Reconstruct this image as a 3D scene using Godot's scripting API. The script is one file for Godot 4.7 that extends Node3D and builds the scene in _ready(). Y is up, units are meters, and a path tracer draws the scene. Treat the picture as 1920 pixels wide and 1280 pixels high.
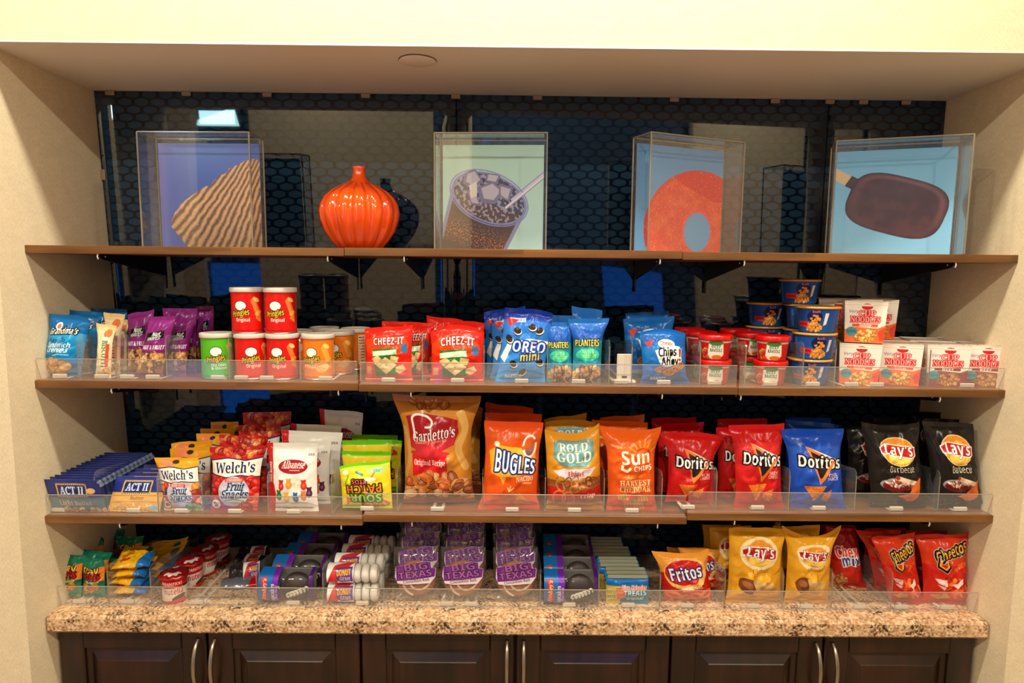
extends Node3D

const LAMP := 1.3

func _ready() -> void:
	# ---- camera, sky, exposure, lamps ----
	var cam := Camera3D.new()
	cam.name = "camera"
	cam.position = Vector3(-0.0314, 1.7458, 1.7496)
	cam.rotation = Vector3(-0.10971, -0.00493, 0.00945)
	cam.fov = 56.7418
	cam.near = 0.02
	cam.current = true
	add_child(cam)
	var we := WorldEnvironment.new()
	we.name = "surroundings"
	var env := Environment.new()
	env.background_mode = Environment.BG_COLOR
	env.background_color = Color(0.02, 0.02, 0.025)
	env.tonemap_mode = Environment.TONE_MAPPER_LINEAR
	env.tonemap_exposure = 1.0
	env.sdfgi_enabled = true
	env.ssao_enabled = true
	env.ssil_enabled = true
	we.environment = env
	add_child(we)
	# ceiling lamps: [x, z, strength]; a row close to the niche and a row behind the camera
	for l in [[-0.58, 0.78, 1.12], [0.03, 0.78, 1.12], [0.64, 0.78, 1.12], [-1.3, 2.2, 2.3], [0.1, 2.2, 2.3], [1.5, 2.2, 2.3]]:
		downlight(Vector3(l[0], 3.1, l[1]), l[2])
	window_glow()
	# ---- the room and the niche ----
	room()
	shelves()
	cabinets()
	top_shelf()
	stock()

func downlight(at: Vector3, power: float) -> void:
	var where := "close above the niche front" if at.z < 1.0 else "over the middle of the room"
	var side := "left" if at.x < -0.5 else ("right" if at.x > 0.5 else "middle")
	var o := thing("ceiling_lamp", "round recessed ceiling lamp %s, %s of three" % [where, side], "lamp", at, "recessed ceiling lamps")
	part(o, "trim_ring", lathe([Vector2(0.062, 0.0), Vector2(0.085, 0.0), Vector2(0.085, -0.006), Vector2(0.062, -0.004)], 32), mat("lamp ring", Color(0.85, 0.84, 0.8), 0.4))
	part(o, "lens", lathe([Vector2(0.0, -0.001), Vector2(0.062, -0.001)], 32), mat("lamp lens", Color(0.9, 0.85, 0.75), 0.4, {"emit": Color(1.0, 0.95, 0.86), "power": 6.0}))
	var a := AreaLight3D.new()
	a.name = "lamp_light"
	a.area_size = Vector2(0.11, 0.11)
	a.light_color = Color(1.0, 0.975, 0.895)
	a.light_energy = power * LAMP
	a.shadow_enabled = true
	a.area_range = 12.0
	a.area_attenuation = 2.0
	o.add_child(a)
	a.position = Vector3(0, -0.012, 0)
	a.rotation = Vector3(-PI / 2, 0, 0)

func window_glow() -> void:
	var o := thing("hanging_lamp", "small bluish white lamp hanging before the left end of the niche", "lamp", Vector3(-1.2, 2.235, 0.9))
	part(o, "panel", prism(PackedVector2Array([Vector2(-0.085, -0.02), Vector2(-0.08, 0.0), Vector2(0.0, 0.025), Vector2(0.06, 0.05), Vector2(0.075, -0.02)]), -0.012, 0.012), mat("cool lamp panel", Color(0.9, 0.95, 1.0), 0.4, {"emit": Color(0.72, 0.97, 1.0), "power": 15.0}))
	part(o, "cord", tube([Vector3(0, 0.03, 0), Vector3(0, 0.4, 0), Vector3(0, 0.865, 0)], 0.003, 8), mat("cord", Color(0.2, 0.2, 0.2), 0.6))
	var a := AreaLight3D.new()
	a.name = "panel_light"
	a.area_size = Vector2(0.14, 0.05)
	a.light_color = Color(0.75, 0.95, 1.0)
	a.light_energy = 0.05
	a.shadow_enabled = true
	a.area_range = 12.0
	a.area_attenuation = 2.0
	o.add_child(a)
	a.position = Vector3(0, 0.01, -0.016)

const W := 1.135
const NZ := 0.37
const SOF := 2.2116

func blue_window(n: int, at: Vector3, size: Vector2, label: String) -> void:
	var o := thing("window_%d" % n, label, "window", at)
	o.set_meta("kind", "structure")
	var f := begin(false)
	var t := 0.012
	for e in [[Vector3(-t, -t, 0), Vector3(0, size.y + t, 0.05)], [Vector3(size.x, -t, 0), Vector3(size.x + t, size.y + t, 0.05)], [Vector3(0, size.y, 0), Vector3(size.x, size.y + t, 0.05)], [Vector3(0, -t, 0), Vector3(size.x, 0, 0.05)]]:
		add_box(f, e[0], e[1], 0.002)
	part(o, "window_frame", done(f), mat("window frame", Color(0.1, 0.12, 0.15), 0.5))
	part(o, "lit_glass", box(Vector3(0, 0, 0.02), Vector3(size.x, size.y, 0.03)), mat("dusk glass", Color(0.03, 0.08, 0.15), 0.2, {"emit": Color(0.12, 0.48, 1.0), "power": 2.0}))
	var a := AreaLight3D.new()
	a.name = "window_light"
	a.area_size = size
	a.light_color = Color(0.1, 0.5, 1.0)
	a.light_energy = 0.06 * size.x * size.y
	a.shadow_enabled = true
	a.area_range = 12.0
	a.area_attenuation = 2.0
	o.add_child(a)
	a.position = Vector3(size.x / 2, size.y / 2, 0.012)

# the sheets lean a little: their tops stand forward, most of all on the left
func sheet_z(x: float, y: float) -> float:
	var t := deg_to_rad(lerpf(3.3, 0.4, clampf((x + 0.177) / 0.997, 0.0, 1.0)))
	return 0.012 * t / deg_to_rad(3.3) - tan(t) * (2.21 - y)

func room() -> void:
	var paper := mat("wall covering", Color(0.945, 0.88, 0.76), 0.75, {"tex": cloth_tex(), "tri": Vector3(4.5, 4.5, 4.5), "spec": 0.25})
	var paint := mat("ceiling paint", Color(0.93, 0.9, 0.84), 0.85, {"spec": 0.2})
	struct("floor", "patterned brown carpet floor in front of the cabinets", "floor", box(Vector3(-3.2, -0.12, -0.2), Vector3(3.2, 0, 3.0)), mat("carpet", Color(0.6, 0.5, 0.39), 0.95))
	struct("ceiling", "plain white ceiling of the room before the niche", "ceiling", box(Vector3(-3.2, 3.1, -0.2), Vector3(3.2, 3.22, 3.0)), paint)
	struct("wall_back", "wall behind the printed sheets at the back of the niche", "wall", box(Vector3(-3.2, 0, -0.22), Vector3(3.2, 3.1, -0.1)), paper)
	struct("wall_left", "cream papered side wall left of the shelves", "wall", box(Vector3(-3.2, 0, -0.1), Vector3(-W, 3.1, NZ)), paper)
	struct("wall_right", "cream papered side wall right of the shelves", "wall", box(Vector3(W, 0, -0.1), Vector3(3.2, 3.1, NZ)), paper)
	struct("wall_upper", "bright cream wall above the niche opening", "wall", box(Vector3(-W, SOF + 0.004, -0.1), Vector3(W, 3.1, NZ)), paper)
	struct("ceiling_niche", "plain painted underside of the niche top", "ceiling", box(Vector3(-W, SOF, -0.1), Vector3(W, SOF + 0.004, NZ)), paint)
	struct("wall_west", "cream wall at the left end of the room", "wall", box(Vector3(-3.3, 0, NZ), Vector3(-3.2, 3.1, 3.0)), paper)
	struct("wall_east", "cream wall at the right end of the room", "wall", box(Vector3(3.2, 0, NZ), Vector3(3.3, 3.1, 3.0)), paper)
	struct("wall_far", "dark blue wall across the room, seen mirrored in the printed sheets", "wall", box(Vector3(-3.2, 0, 2.8), Vector3(3.2, 3.1, 2.92)), mat("blue wall", Color(0.12, 0.24, 0.38), 0.6))
	# what stands across the room and shows mirrored in the glossy sheets
	struct("wall_pier", "wide cream wall pier across the room", "wall", box(Vector3(-1.79, 0, 2.7), Vector3(-0.555, 3.1, 2.8)), paper)
	struct("wall_pilaster", "narrow cream pilaster across the room near the left corner", "wall", box(Vector3(-2.44, 0, 2.7), Vector3(-2.18, 3.1, 2.8)), paper)
	struct("wall_screen", "cream screen wall across the room on the right", "wall", prism(PackedVector2Array([Vector2(1.17, 0), Vector2(1.245, 2.66), Vector2(1.25, 3.1), Vector2(2.36, 3.1), Vector2(2.46, 0)]), 2.7, 2.79), paper)
	blue_window(1, Vector3(-2.168, 0.2, 2.74), Vector2(0.366, 1.27), "low window across the room with blue dusk behind it")
	blue_window(2, Vector3(0.555, 1.14, 2.74), Vector2(0.42, 0.45), "small window across the room with blue dusk behind it")
	blue_window(3, Vector3(-0.5, 0.7, 2.74), Vector2(0.06, 1.0), "narrow window slot across the room with blue dusk behind it")
	# the printed sheets at the back of the niche
	var sheet := StandardMaterial3D.new()
	sheet.resource_name = "printed sheet"
	sheet.albedo_texture = hex_tex(Color8(32, 54, 72), Color8(8, 18, 30))
	sheet.metallic_specular = 0.52
	sheet.roughness = 0.03
	sheet.uv1_triplanar = true
	sheet.uv1_world_triplanar = true
	sheet.uv1_scale = Vector3(1.0 / 0.088, 1.0 / 0.078, 1.0)
	var xs := [-W, -0.177, 0.82, W]
	var nm := ["left", "middle", "right"]
	for k in 3:
		var st := begin()
		var a: float = xs[k] + 0.0012
		var b: float = xs[k + 1] - 0.0012
		for back in [0.0, 0.008]:
			grid(st, 16, 16, func(u, v):
				var x := lerpf(a, b, u)
				var y := lerpf(0.921, SOF - 0.001, v)
				return [Vector3(x, y, sheet_z(x, y) - back), Vector2(u, v)], back > 0.0)
		for x in [a, b]:
			grid(st, 1, 16, func(u, v):
				var y := lerpf(0.921, SOF - 0.001, v)
				return [Vector3(x, y, sheet_z(x, y) - 0.008 * u), Vector2(u, v)])
		solo("backing_sheet", "glossy dark blue backing sheet printed with rounded hexagons, %s of three" % nm[k], "panel", done(st), sheet, Vector3.ZERO, "printed backing sheets")
	var clip := box(Vector3(-0.012, -0.012, 0), Vector3(0.012, 0, 0.006), 0.0015)
	var cx := [-1.09, -0.889, -0.676, -0.416, -0.178, 0.039, 0.403, 0.673, 0.82, 0.91, 1.024]
	var cl := ["in the top left corner of the niche", "just left above the ridged crisp photo", "above the right edge of the crisp photo case", "above the orange gourd vase", "above the cola photo on the sheet seam", "above the right edge of the cola photo case", "above the left part of the candy ring case", "between the candy ring and ice cream cases", "on the right sheet seam", "above the left part of the ice cream case", "above the ice cream bar, nearest the right wall"]
	for k in cx.size():
		solo("sheet_clip", "small clip under the niche top " + cl[k], "clip", clip, mat("clip plastic", Color(0.62, 0.52, 0.42), 0.4), Vector3(cx[k], SOF - 0.0005, sheet_z(cx[k], SOF) + 0.001), "clips along the top of the backing sheets")
	solo("side_clip", "small pale clip on the left edge of the backing sheet above the top shelf", "clip", box(Vector3(-0.004, -0.014, 0), Vector3(0.006, 0.014, 0.006), 0.0015), mat("clip plastic", Color(0.62, 0.52, 0.42), 0.4), Vector3(-W + 0.006, 1.995, sheet_z(-W, 1.995) + 0.001))
	var disc := thing("cover_plate", "round flat cover plate flush in the niche top", "cover", Vector3(-0.24, SOF, 0.282))
	part(disc, "plate", lathe([Vector2(0.0, -0.004), Vector2(0.038, -0.004), Vector2(0.041, -0.0025)], 48), mat("plate paint", Color(0.93, 0.9, 0.84), 0.6))
	part(disc, "rim", lathe([Vector2(0.041, -0.0025), Vector2(0.0425, -0.0005), Vector2(0.039, -0.0005)], 48), mat("plate rim", Color(0.5, 0.42, 0.35), 0.6))

const SHELF := [[1.796, 1.797, 1.795], [1.4845, 1.4825, 1.481], [1.1572, 1.1665, 1.1762]]
const SEAMS := [[-1.135, -0.409, 0.364, 1.135], [-1.135, -0.382, 0.507, 1.135], [-1.135, -0.377, 0.399, 1.135]]
const ZF := 0.293

func shelf_y(s: int, x: float) -> float:
	if s == 3:
		return 0.92
	for k in 3:
		if x <= SEAMS[s][k + 1] or k == 2:
			return SHELF[s][k]
	return 0.0

func shelves() -> void:
	var wood := mat("shelf wood", Color(0.55, 0.33, 0.17), 0.4, {"tex": long_wood_tex(), "tri": Vector3(1.5, 1.5, 1.5)})
	var band := mat("shelf band", Color(0.53, 0.35, 0.165), 0.35, {"tex": long_wood_tex(), "tri": Vector3(1.5, 1.5, 1.5)})
	var which := ["top", "second", "third"]
	var nm := ["left", "middle", "right"]
	for s in 3:
		for k in 3:
			var o := thing("shelf_board", "%s board of the %s brown wooden shelf, counted from above" % [nm[k], which[s]], "shelf", Vector3(0, SHELF[s][k], 0), "wooden shelf boards")
			part(o, "board", box(Vector3(SEAMS[s][k] + 0.0006, -0.018, maxf(sheet_z(SEAMS[s][k], SHELF[s][k]), sheet_z(SEAMS[s][k + 1], SHELF[s][k])) + 0.002), Vector3(SEAMS[s][k + 1] - 0.0006, 0, ZF - 0.0022), 0.001), wood)
			part(o, "edge_band", box(Vector3(SEAMS[s][k] + 0.0006, -0.018, ZF - 0.002), Vector3(SEAMS[s][k + 1] - 0.0006, 0, ZF), 0.0006), band)
		var bx := [-0.973, -0.448, -0.273, 0.314, 0.508, 0.995]
		if s > 0:
			bx = [-0.96, -0.43, -0.26, 0.33, 0.515, 0.985]
		for k in 6:
			bracket(Vector3(bx[k], shelf_y(s, bx[k]) - 0.0185, ZF - 0.006), "dark triangular bracket under the %s shelf, at the %s end of its %s board" % [which[s], ["left", "right", "left", "right", "left", "right"][k], nm[k / 2]])
		if s > 0:
			for k in 3:
				guard(SEAMS[s][k] + 0.003, SEAMS[s][k + 1] - 0.003, SHELF[s][k] + 0.0002, ZF - 0.006, "low clear guard along the front of the %s shelf's %s board" % [which[s], nm[k]])
	for k in 3:
		guard(SEAMS[1][k] + 0.003, SEAMS[1][k + 1] - 0.003, 0.9202, 0.272, "low clear guard along the stone counter, %s length" % nm[k])

func cabinets() -> void:
	var g := mat("granite", Color.WHITE, 0.14, {"tex": granite_tex(), "tri": Vector3(1.9, 1.9, 1.9)})
	var st := begin(false)
	add_box(st, Vector3(-W + 0.001, 0.876, 0.001), Vector3(W - 0.001, 0.92, 0.32), 0.007)
	solo("countertop", "speckled tan and brown granite countertop running the whole niche", "countertop", done(st), g)
	var dark := mat("cabinet box wood", Color(0.12, 0.06, 0.035), 0.45)
	for k in 3:
		var x0 := -1.132 + k * 0.753
		var o := thing("base_cabinet", "dark wooden base cabinet under the %s third of the counter" % ["left", "middle", "right"][k], "cabinet", Vector3(x0 + 0.3765, 0, 0), "base cabinets under the counter")
		part(o, "carcass", box(Vector3(-0.376, 0.1, 0.003), Vector3(0.376, 0.875, 0.258), 0.001), dark)
		part(o, "plinth", box(Vector3(-0.376, 0.001, 0.003), Vector3(0.376, 0.0995, 0.2)), dark)
	var dx := [-1.132, -0.767, -0.39, -0.009, 0.375, 0.753, 1.127]
	for k in 6:
		cabinet_door(k, dx[k], dx[k + 1], 0.12, 0.872, 0.285, 1.0 if k % 2 == 0 else -1.0)

func top_shelf() -> void:
	show_case("crisp", Vector3(-0.7746, 1.7965, 0.2252), -0.0253, 0.265, 0.267, 0.079, "clear case holding a photo of a ridged potato crisp on blue")
	show_case("cola", Vector3(-0.078, 1.7975, 0.2455), -0.054, 0.262, 0.267, 0.087, "clear case holding a photo of an iced cola glass with straw")
	show_case("candy", Vector3(0.4134, 1.7975, 0.2214), 0.3985, 0.2726, 0.266, 0.071, "clear case turned rightwards holding a photo of a red candy ring")
	show_case("ice", Vector3(0.8688, 1.7955, 0.2624), -0.3364, 0.275, 0.264, 0.085, "clear case turned leftwards holding a photo of a chocolate ice cream bar")
	vase(Vector3(-0.402, 1.7975, 0.165))

func stock() -> void:
	stock_first()
	stock_second()
	stock_third()
	stock_fourth()
	stock_fifth()

func stock_first() -> void:
	# the second shelf from the top, left to right
	bag("cookie_bag", "cremes", Vector3(-1.1072, 1.4847, 0.245), 0.0698, {"wb": 0.0945, "wm": 0.0897, "wt": 0.0969, "h": 0.1436, "t": 0.05, "dx": 0.0275, "dl": 0.0079, "dr": -0.0079, "dm": 0.0058, "seed": 1}, "blue cookie bag in front at the far left of the second shelf", "blue bags of mini sandwich cremes")
	bag("cookie_bag", "cremes", Vector3(-1.0998, 1.4847, 0.165), 0.0524, {"wb": 0.0824, "wm": 0.0782, "wt": 0.0849, "h": 0.1532, "t": 0.045, "dl": 0.005, "dr": -0.005, "seed": 2}, "blue cookie bag second in line behind the leftmost blue bag", "blue bags of mini sandwich cremes")
	bag("cookie_bag", "cremes", Vector3(-1.0928, 1.4847, 0.08), 0.0349, {"wb": 0.098, "wm": 0.0931, "wt": 0.101, "h": 0.1544, "t": 0.045, "dl": 0.0017, "dr": -0.0017, "seed": 3}, "blue cookie bag at the back behind the two upright cream bars", "blue bags of mini sandwich cremes")
	bag("biscuit_bar", "biscotti", Vector3(-0.9996, 1.4847, 0.255), 0.0698, {"wb": 0.038, "wm": 0.035, "wt": 0.0489, "h": 0.128, "t": 0.02, "dx": 0.01, "dl": 0.0036, "dr": -0.0036, "seed": 4, "amp": 0.0015}, "cream wrapped biscuit bar standing on end, the front one", "cream wrapped biscuit bars standing on end")
	bag("biscuit_bar", "biscotti", Vector3(-1.0102, 1.4847, 0.2), 0.0524, {"wb": 0.0382, "wm": 0.0351, "wt": 0.052, "h": 0.1503, "t": 0.02, "dx": 0.0068, "dl": 0.003, "dr": -0.003, "seed": 5, "amp": 0.0015}, "cream wrapped biscuit bar standing on end, second behind the front one", "cream wrapped biscuit bars standing on end")
	bag("biscuit_bar", "biscotti", Vector3(-1.0348, 1.4847, 0.13), 0.0524, {"wb": 0.0344, "wm": 0.0316, "wt": 0.0395, "h": 0.1304, "t": 0.02, "dx": 0.0059, "dl": 0.0019, "dr": -0.0019, "seed": 6, "amp": 0.0015}, "cream wrapped biscuit bar standing on end, rearmost against the purple bags", "cream wrapped biscuit bars standing on end")
	bag("nut_bag", "nutmix", Vector3(-0.8954, 1.4847, 0.25), 0.0873, {"wb": 0.0652, "wm": 0.0606, "wt": 0.0638, "h": 0.1479, "t": 0.035, "dx": 0.0354, "dl": -0.0016, "dr": 0.0016, "seed": 7, "amp": 0.002}, "purple nut mix bag leaning right in front of its row", "purple nut mix bags")
	bag("nut_bag", "nutmix", Vector3(-0.9428, 1.4847, 0.205), 0.0698, {"wb": 0.0605, "wm": 0.0574, "wt": 0.0662, "h": 0.1552, "t": 0.035, "dx": 0.0062, "dl": -0.0075, "dr": 0.0075, "seed": 8, "amp": 0.002}, "purple nut mix bag left of and behind the front purple one", "purple nut mix bags")
	bag("nut_bag", "nutmix", Vector3(-0.8564, 1.4847, 0.205), 0.0698, {"wb": 0.0565, "wm": 0.0487, "wt": 0.0513, "h": 0.1411, "t": 0.03, "dx": 0.0276, "dl": -0.0029, "dr": 0.0029, "seed": 9, "amp": 0.002}, "shaded purple nut mix bag right of the front purple one", "purple nut mix bags")
	bag("nut_bag", "nutmix", Vector3(-0.8599, 1.4847, 0.165), 0.0524, {"wb": 0.0831, "wm": 0.0789, "wt": 0.0857, "h": 0.1621, "t": 0.03, "seed": 10, "amp": 0.004}, "purple nut mix bag with gleaming top seal behind the front three", "purple nut mix bags")
	bag("nut_bag", "nutmix", Vector3(-0.8597, 1.4847, 0.12), 0.0524, {"wb": 0.0595, "wm": 0.043, "wt": 0.0453, "h": 0.1396, "t": 0.03, "dx": 0.0136, "dl": 0.0019, "dr": -0.0019, "seed": 11, "amp": 0.002}, "purple nut mix bag edge showing between the gleaming one and the green can", "purple nut mix bags")
	bag("nut_bag", "nutmix", Vector3(-0.8359, 1.4847, 0.085), 0.0524, {"wb": 0.0478, "wm": 0.0455, "wt": 0.0493, "h": 0.1633, "t": 0.03, "dl": -0.0016, "dr": 0.0016, "seed": 12, "amp": 0.002}, "purple nut mix bag at the back right, tallest beside the green can", "purple nut mix bags")
	can("can_green", Vector3(-0.7351, 1.4847, 0.232), "green crisp can with pale lid, the only green one", "", 0.4342)
	can("can_red", Vector3(-0.6539, 1.4847, 0.232), "red crisp can at the bottom left of the block of four", "red crisp cans in a block of two by two", 0.4893)
	can("can_red", Vector3(-0.5777, 1.4847, 0.232), "red crisp can at the bottom right of the block of four", "red crisp cans in a block of two by two", 0.0456)
	can("can_red", Vector3(-0.6598, 1.5937, 0.23), "red crisp can at the top left of the block of four", "red crisp cans in a block of two by two", 0.0422)
	can("can_red", Vector3(-0.5804, 1.5937, 0.23), "red crisp can at the top right of the block of four", "red crisp cans in a block of two by two", 0.0967)
	can("can_red", Vector3(-0.6486, 1.4847, 0.145), "red crisp can behind the bottom left can of the block", "crisp cans in the back rows", 0.4672)
	can("can_red", Vector3(-0.5695, 1.4847, 0.145), "red crisp can behind the bottom right can of the block, lid showing", "crisp cans in the back rows", 0.5236)
	can("can_orange", Vector3(-0.4912, 1.4847, 0.232), "orange crisp can standing in front of the other orange cans", "orange crisp cans", -0.1058)
	can("can_orange", Vector3(-0.463, 1.4847, 0.15), "orange crisp can behind the front orange one, slightly right", "orange crisp cans", -0.0364)
	can("can_orange", Vector3(-0.4403, 1.4847, 0.07), "orange crisp can beside the red cracker bag, barcode side forward", "orange crisp cans", -1.2612)
	can("can_orange", Vector3(-0.5276, 1.4847, 0.055), "orange crisp can rearmost, only its pale lid showing", "orange crisp cans", 0.8849)
	bag("cracker_bag", "cheese", Vector3(-0.3189, 1.4827, 0.25), 0.0698, {"wb": 0.1151, "wm": 0.1092, "wt": 0.1149, "h": 0.1299, "t": 0.04, "dl": -0.005, "dr": 0.005, "seed": 13}, "red cheese cracker bag in front, the left of two", "red cheese cracker bags")
	bag("cracker_bag", "cheese", Vector3(-0.155, 1.4827, 0.25), 0.0698, {"wb": 0.1307, "wm": 0.1225, "wt": 0.129, "h": 0.1193, "t": 0.04, "dm": 0.0167, "seed": 14}, "red cheese cracker bag in front, the right of two", "red cheese cracker bags")
	bag("cracker_bag", "cheese", Vector3(-0.2755, 1.4827, 0.2), 0.0698, {"wb": 0.1084, "wm": 0.0726, "wt": 0.0764, "h": 0.1361, "t": 0.035, "dx": 0.022, "dl": 0.001, "dr": -0.001, "seed": 15}, "red cheese cracker bag in the gap between the two front ones", "red cheese cracker bags")
	bag("cracker_bag", "cheese", Vector3(-0.1429, 1.4827, 0.19), 0.0698, {"wb": 0.0991, "wm": 0.0942, "wt": 0.1022, "h": 0.1409, "t": 0.035, "dl": 0.0055, "dr": -0.0055, "seed": 16}, "red cheese cracker bag rising behind the right front one", "red cheese cracker bags")
	bag("cracker_bag", "cheese", Vector3(-0.2002, 1.4827, 0.1), 0.0524, {"wb": 0.0923, "wm": 0.0877, "wt": 0.0951, "h": 0.1419, "t": 0.035, "dl": 0.0059, "dr": -0.0059, "seed": 17}, "red cheese cracker bag rearmost of the right file, top edge showing", "red cheese cracker bags")
	bag("cracker_bag", "cheese", Vector3(-0.3137, 1.4827, 0.1), 0.0524, {"wb": 0.1005, "wm": 0.0955, "wt": 0.1035, "h": 0.1304, "t": 0.035, "dl": 0.0009, "dr": -0.0009, "seed": 18}, "red cheese cracker bag rearmost of the left file, in shade", "red cheese cracker bags")
	bag("cookie_pouch", "sandwich_cookie", Vector3(-0.0038, 1.4827, 0.25), 0.0873, {"wb": 0.1206, "wm": 0.1095, "wt": 0.1153, "h": 0.1719, "t": 0.04, "dx": 0.0202, "dl": 0.0072, "dr": -0.0072, "dm": 0.0039, "seed": 19}, "bright blue cookie pouch in front with white swoosh and big lettering", "blue bags of mini sandwich cookies")
	bag("cookie_pouch", "sandwich_cookie", Vector3(-0.0208, 1.4827, 0.205), 0.0698, {"wb": 0.1149, "wm": 0.0985, "wt": 0.1037, "h": 0.1662, "t": 0.03, "dx": -0.0029, "dl": -0.0057, "dr": 0.0057, "seed": 20}, "bright blue cookie pouch second, peeking out left of the front one", "blue bags of mini sandwich cookies")
	bag("cookie_pouch", "sandwich_cookie", Vector3(-0.0349, 1.4827, 0.155), 0.0698, {"wb": 0.1062, "wm": 0.1003, "wt": 0.1056, "h": 0.169, "t": 0.03, "dx": -0.0083, "dl": -0.0093, "dr": 0.0093, "seed": 21}, "bright blue cookie pouch third and farthest left in its file", "blue bags of mini sandwich cookies")
	bag("nut_pouch", "trail_nut", Vector3(0.1553, 1.4827, 0.25), 0.0698, {"wb": 0.0694, "wm": 0.068, "wt": 0.0984, "h": 0.1541, "t": 0.035, "dx": 0.0036, "dl": -0.0017, "dr": 0.0017, "seed": 22, "st": 0.07}, "blue and green nut pouch in front, the right of two", "blue and green nut bags")
	bag("nut_pouch", "trail_nut", Vector3(0.0935, 1.4827, 0.245), 0.0698, {"wb": 0.0605, "wm": 0.0578, "wt": 0.0589, "h": 0.1441, "t": 0.035, "dx": -0.0063, "dl": -0.0016, "dr": 0.0016, "seed": 23, "st": 0.07}, "blue and green nut pouch in front, the left of two", "blue and green nut bags")
	bag("nut_pouch", "trail_nut", Vector3(0.1646, 1.4827, 0.165), 0.0524, {"wb": 0.0746, "wm": 0.0709, "wt": 0.077, "h": 0.1741, "t": 0.03, "dl": 0.0057, "dr": -0.0057, "seed": 24, "st": 0.1}, "nut pouch with tall plain header behind the right front one", "blue and green nut bags")
	bag("nut_pouch", "trail_nut", Vector3(0.1013, 1.4827, 0.17), 0.0524, {"wb": 0.0586, "wm": 0.0557, "wt": 0.0605, "h": 0.1557, "t": 0.03, "dl": 0.0011, "dr": -0.0011, "seed": 25, "st": 0.1}, "nut pouch behind the left front one, only its header showing", "blue and green nut bags")
	bag("cookie_bag", "chip_cookie", Vector3(0.3448, 1.4827, 0.25), 0.0698, {"wb": 0.1195, "wm": 0.1047, "wt": 0.1102, "h": 0.1205, "t": 0.05, "dx": -0.008, "dm": 0.011, "seed": 26}, "blue chocolate chip cookie bag in front, lettered white and black", "blue chocolate chip cookie bags")
	bag("cookie_bag", "chip_cookie", Vector3(0.3203, 1.4827, 0.17), 0.0698, {"wb": 0.1251, "wm": 0.1189, "wt": 0.129, "h": 0.1523, "t": 0.045, "dl": -0.0046, "dr": 0.0046, "seed": 27}, "blue chocolate chip cookie bag second, its left ear sticking out", "blue chocolate chip cookie bags")
	bag("cookie_bag", "chip_cookie", Vector3(0.3334, 1.4827, 0.09), 0.0524, {"wb": 0.1107, "wm": 0.1051, "wt": 0.1141, "h": 0.1608, "t": 0.045, "dl": -0.0033, "dr": 0.0033, "seed": 28}, "blue chocolate chip cookie bag rearmost of three, top edge showing", "blue chocolate chip cookie bags")
	soup(Vector3(0.4646, 1.4827, 0.24), "red lidded soup bowl at the bottom front of the left pile", -0.3174)
	soup(Vector3(0.4659, 1.5422, 0.238), "red lidded soup bowl on top of the left front pile", -0.3678)
	soup(Vector3(0.6008, 1.4812, 0.24), "red lidded soup bowl at the bottom front of the right pile", -0.4466)
	soup(Vector3(0.6043, 1.5407, 0.238), "red lidded soup bowl on top of the right front pile", -0.3981)
	soup(Vector3(0.456, 1.4827, 0.152), "red lidded soup bowl in the left file, second from the front, lower", -0.2961)
	soup(Vector3(0.456, 1.5422, 0.152), "red lidded soup bowl in the left file, second from the front, upper", 0.0039)
	soup(Vector3(0.4526, 1.4827, 0.064), "red lidded soup bowl in the left file, third from the front, lower", 0.1204)
	soup(Vector3(0.4526, 1.5422, 0.064), "red lidded soup bowl in the left file, third from the front, upper", 0.4204)
	soup(Vector3(0.5844, 1.4812, 0.152), "red lidded soup bowl in the right file, second from the front, lower", -0.3679)
	soup(Vector3(0.5844, 1.5407, 0.152), "red lidded soup bowl in the right file, second from the front, upper", -0.0679)
	soup(Vector3(0.5751, 1.4812, 0.064), "red lidded soup bowl in the right file, third from the front, lower", -0.8453)
	soup(Vector3(0.5751, 1.5407, 0.064), "red lidded soup bowl in the right file, third from the front, upper", -0.5453)
	macaroni(Vector3(0.7038, 1.4812, 0.222), "blue macaroni cup at the bottom of the front stack", -0.4985)
	macaroni(Vector3(0.7117, 1.5444, 0.222), "blue macaroni cup second from the bottom of the front stack", -0.3027)
	macaroni(Vector3(0.7169, 1.6076, 0.222), "blue macaroni cup third up in the front stack, facing forward", -0.7055)
	macaroni(Vector3(0.7175, 1.6708, 0.115), "blue macaroni cup standing alone on top of the whole pile", -0.3296)
	macaroni(Vector3(0.7334, 1.4812, 0.12), "blue macaroni cup in the stack right behind the front stack, lowest", 0.0612)
	macaroni(Vector3(0.7334, 1.5444, 0.12), "blue macaroni cup in the stack right behind the front stack, middle", 0.0612)
	macaroni(Vector3(0.7334, 1.6076, 0.12), "blue macaroni cup in the stack right behind the front stack, uppermost", 0.0612)
	macaroni(Vector3(0.6633, 1.4812, 0.042), "blue macaroni cup in the stack farthest left behind red lids, lowest", -0.1864)
	macaroni(Vector3(0.6633, 1.5444, 0.042), "blue macaroni cup in the stack farthest left behind red lids, middle", -0.1864)
	macaroni(Vector3(0.6633, 1.6076, 0.042), "blue macaroni cup in the stack farthest left behind red lids, uppermost", -0.1864)
	carton("cup_box_orange", Vector3(0.8338, 1.4812, 0.2), "white and orange noodle carton at the bottom left in front", "white and orange noodle cartons", -0.4019)
	carton("cup_box_orange", Vector3(0.9347, 1.4812, 0.2), "white and orange noodle carton at the bottom right in front", "white and orange noodle cartons", -0.4481)
	carton("cup_box_orange", Vector3(0.8416, 1.5837, 0.198), "white and orange noodle carton stacked on top in front", "white and orange noodle cartons", -0.4144)
	carton("cup_box_orange", Vector3(0.9278, 1.5837, 0.1), "white and orange noodle carton stacked behind the top front one", "white and orange noodle cartons", -0.425)
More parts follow.
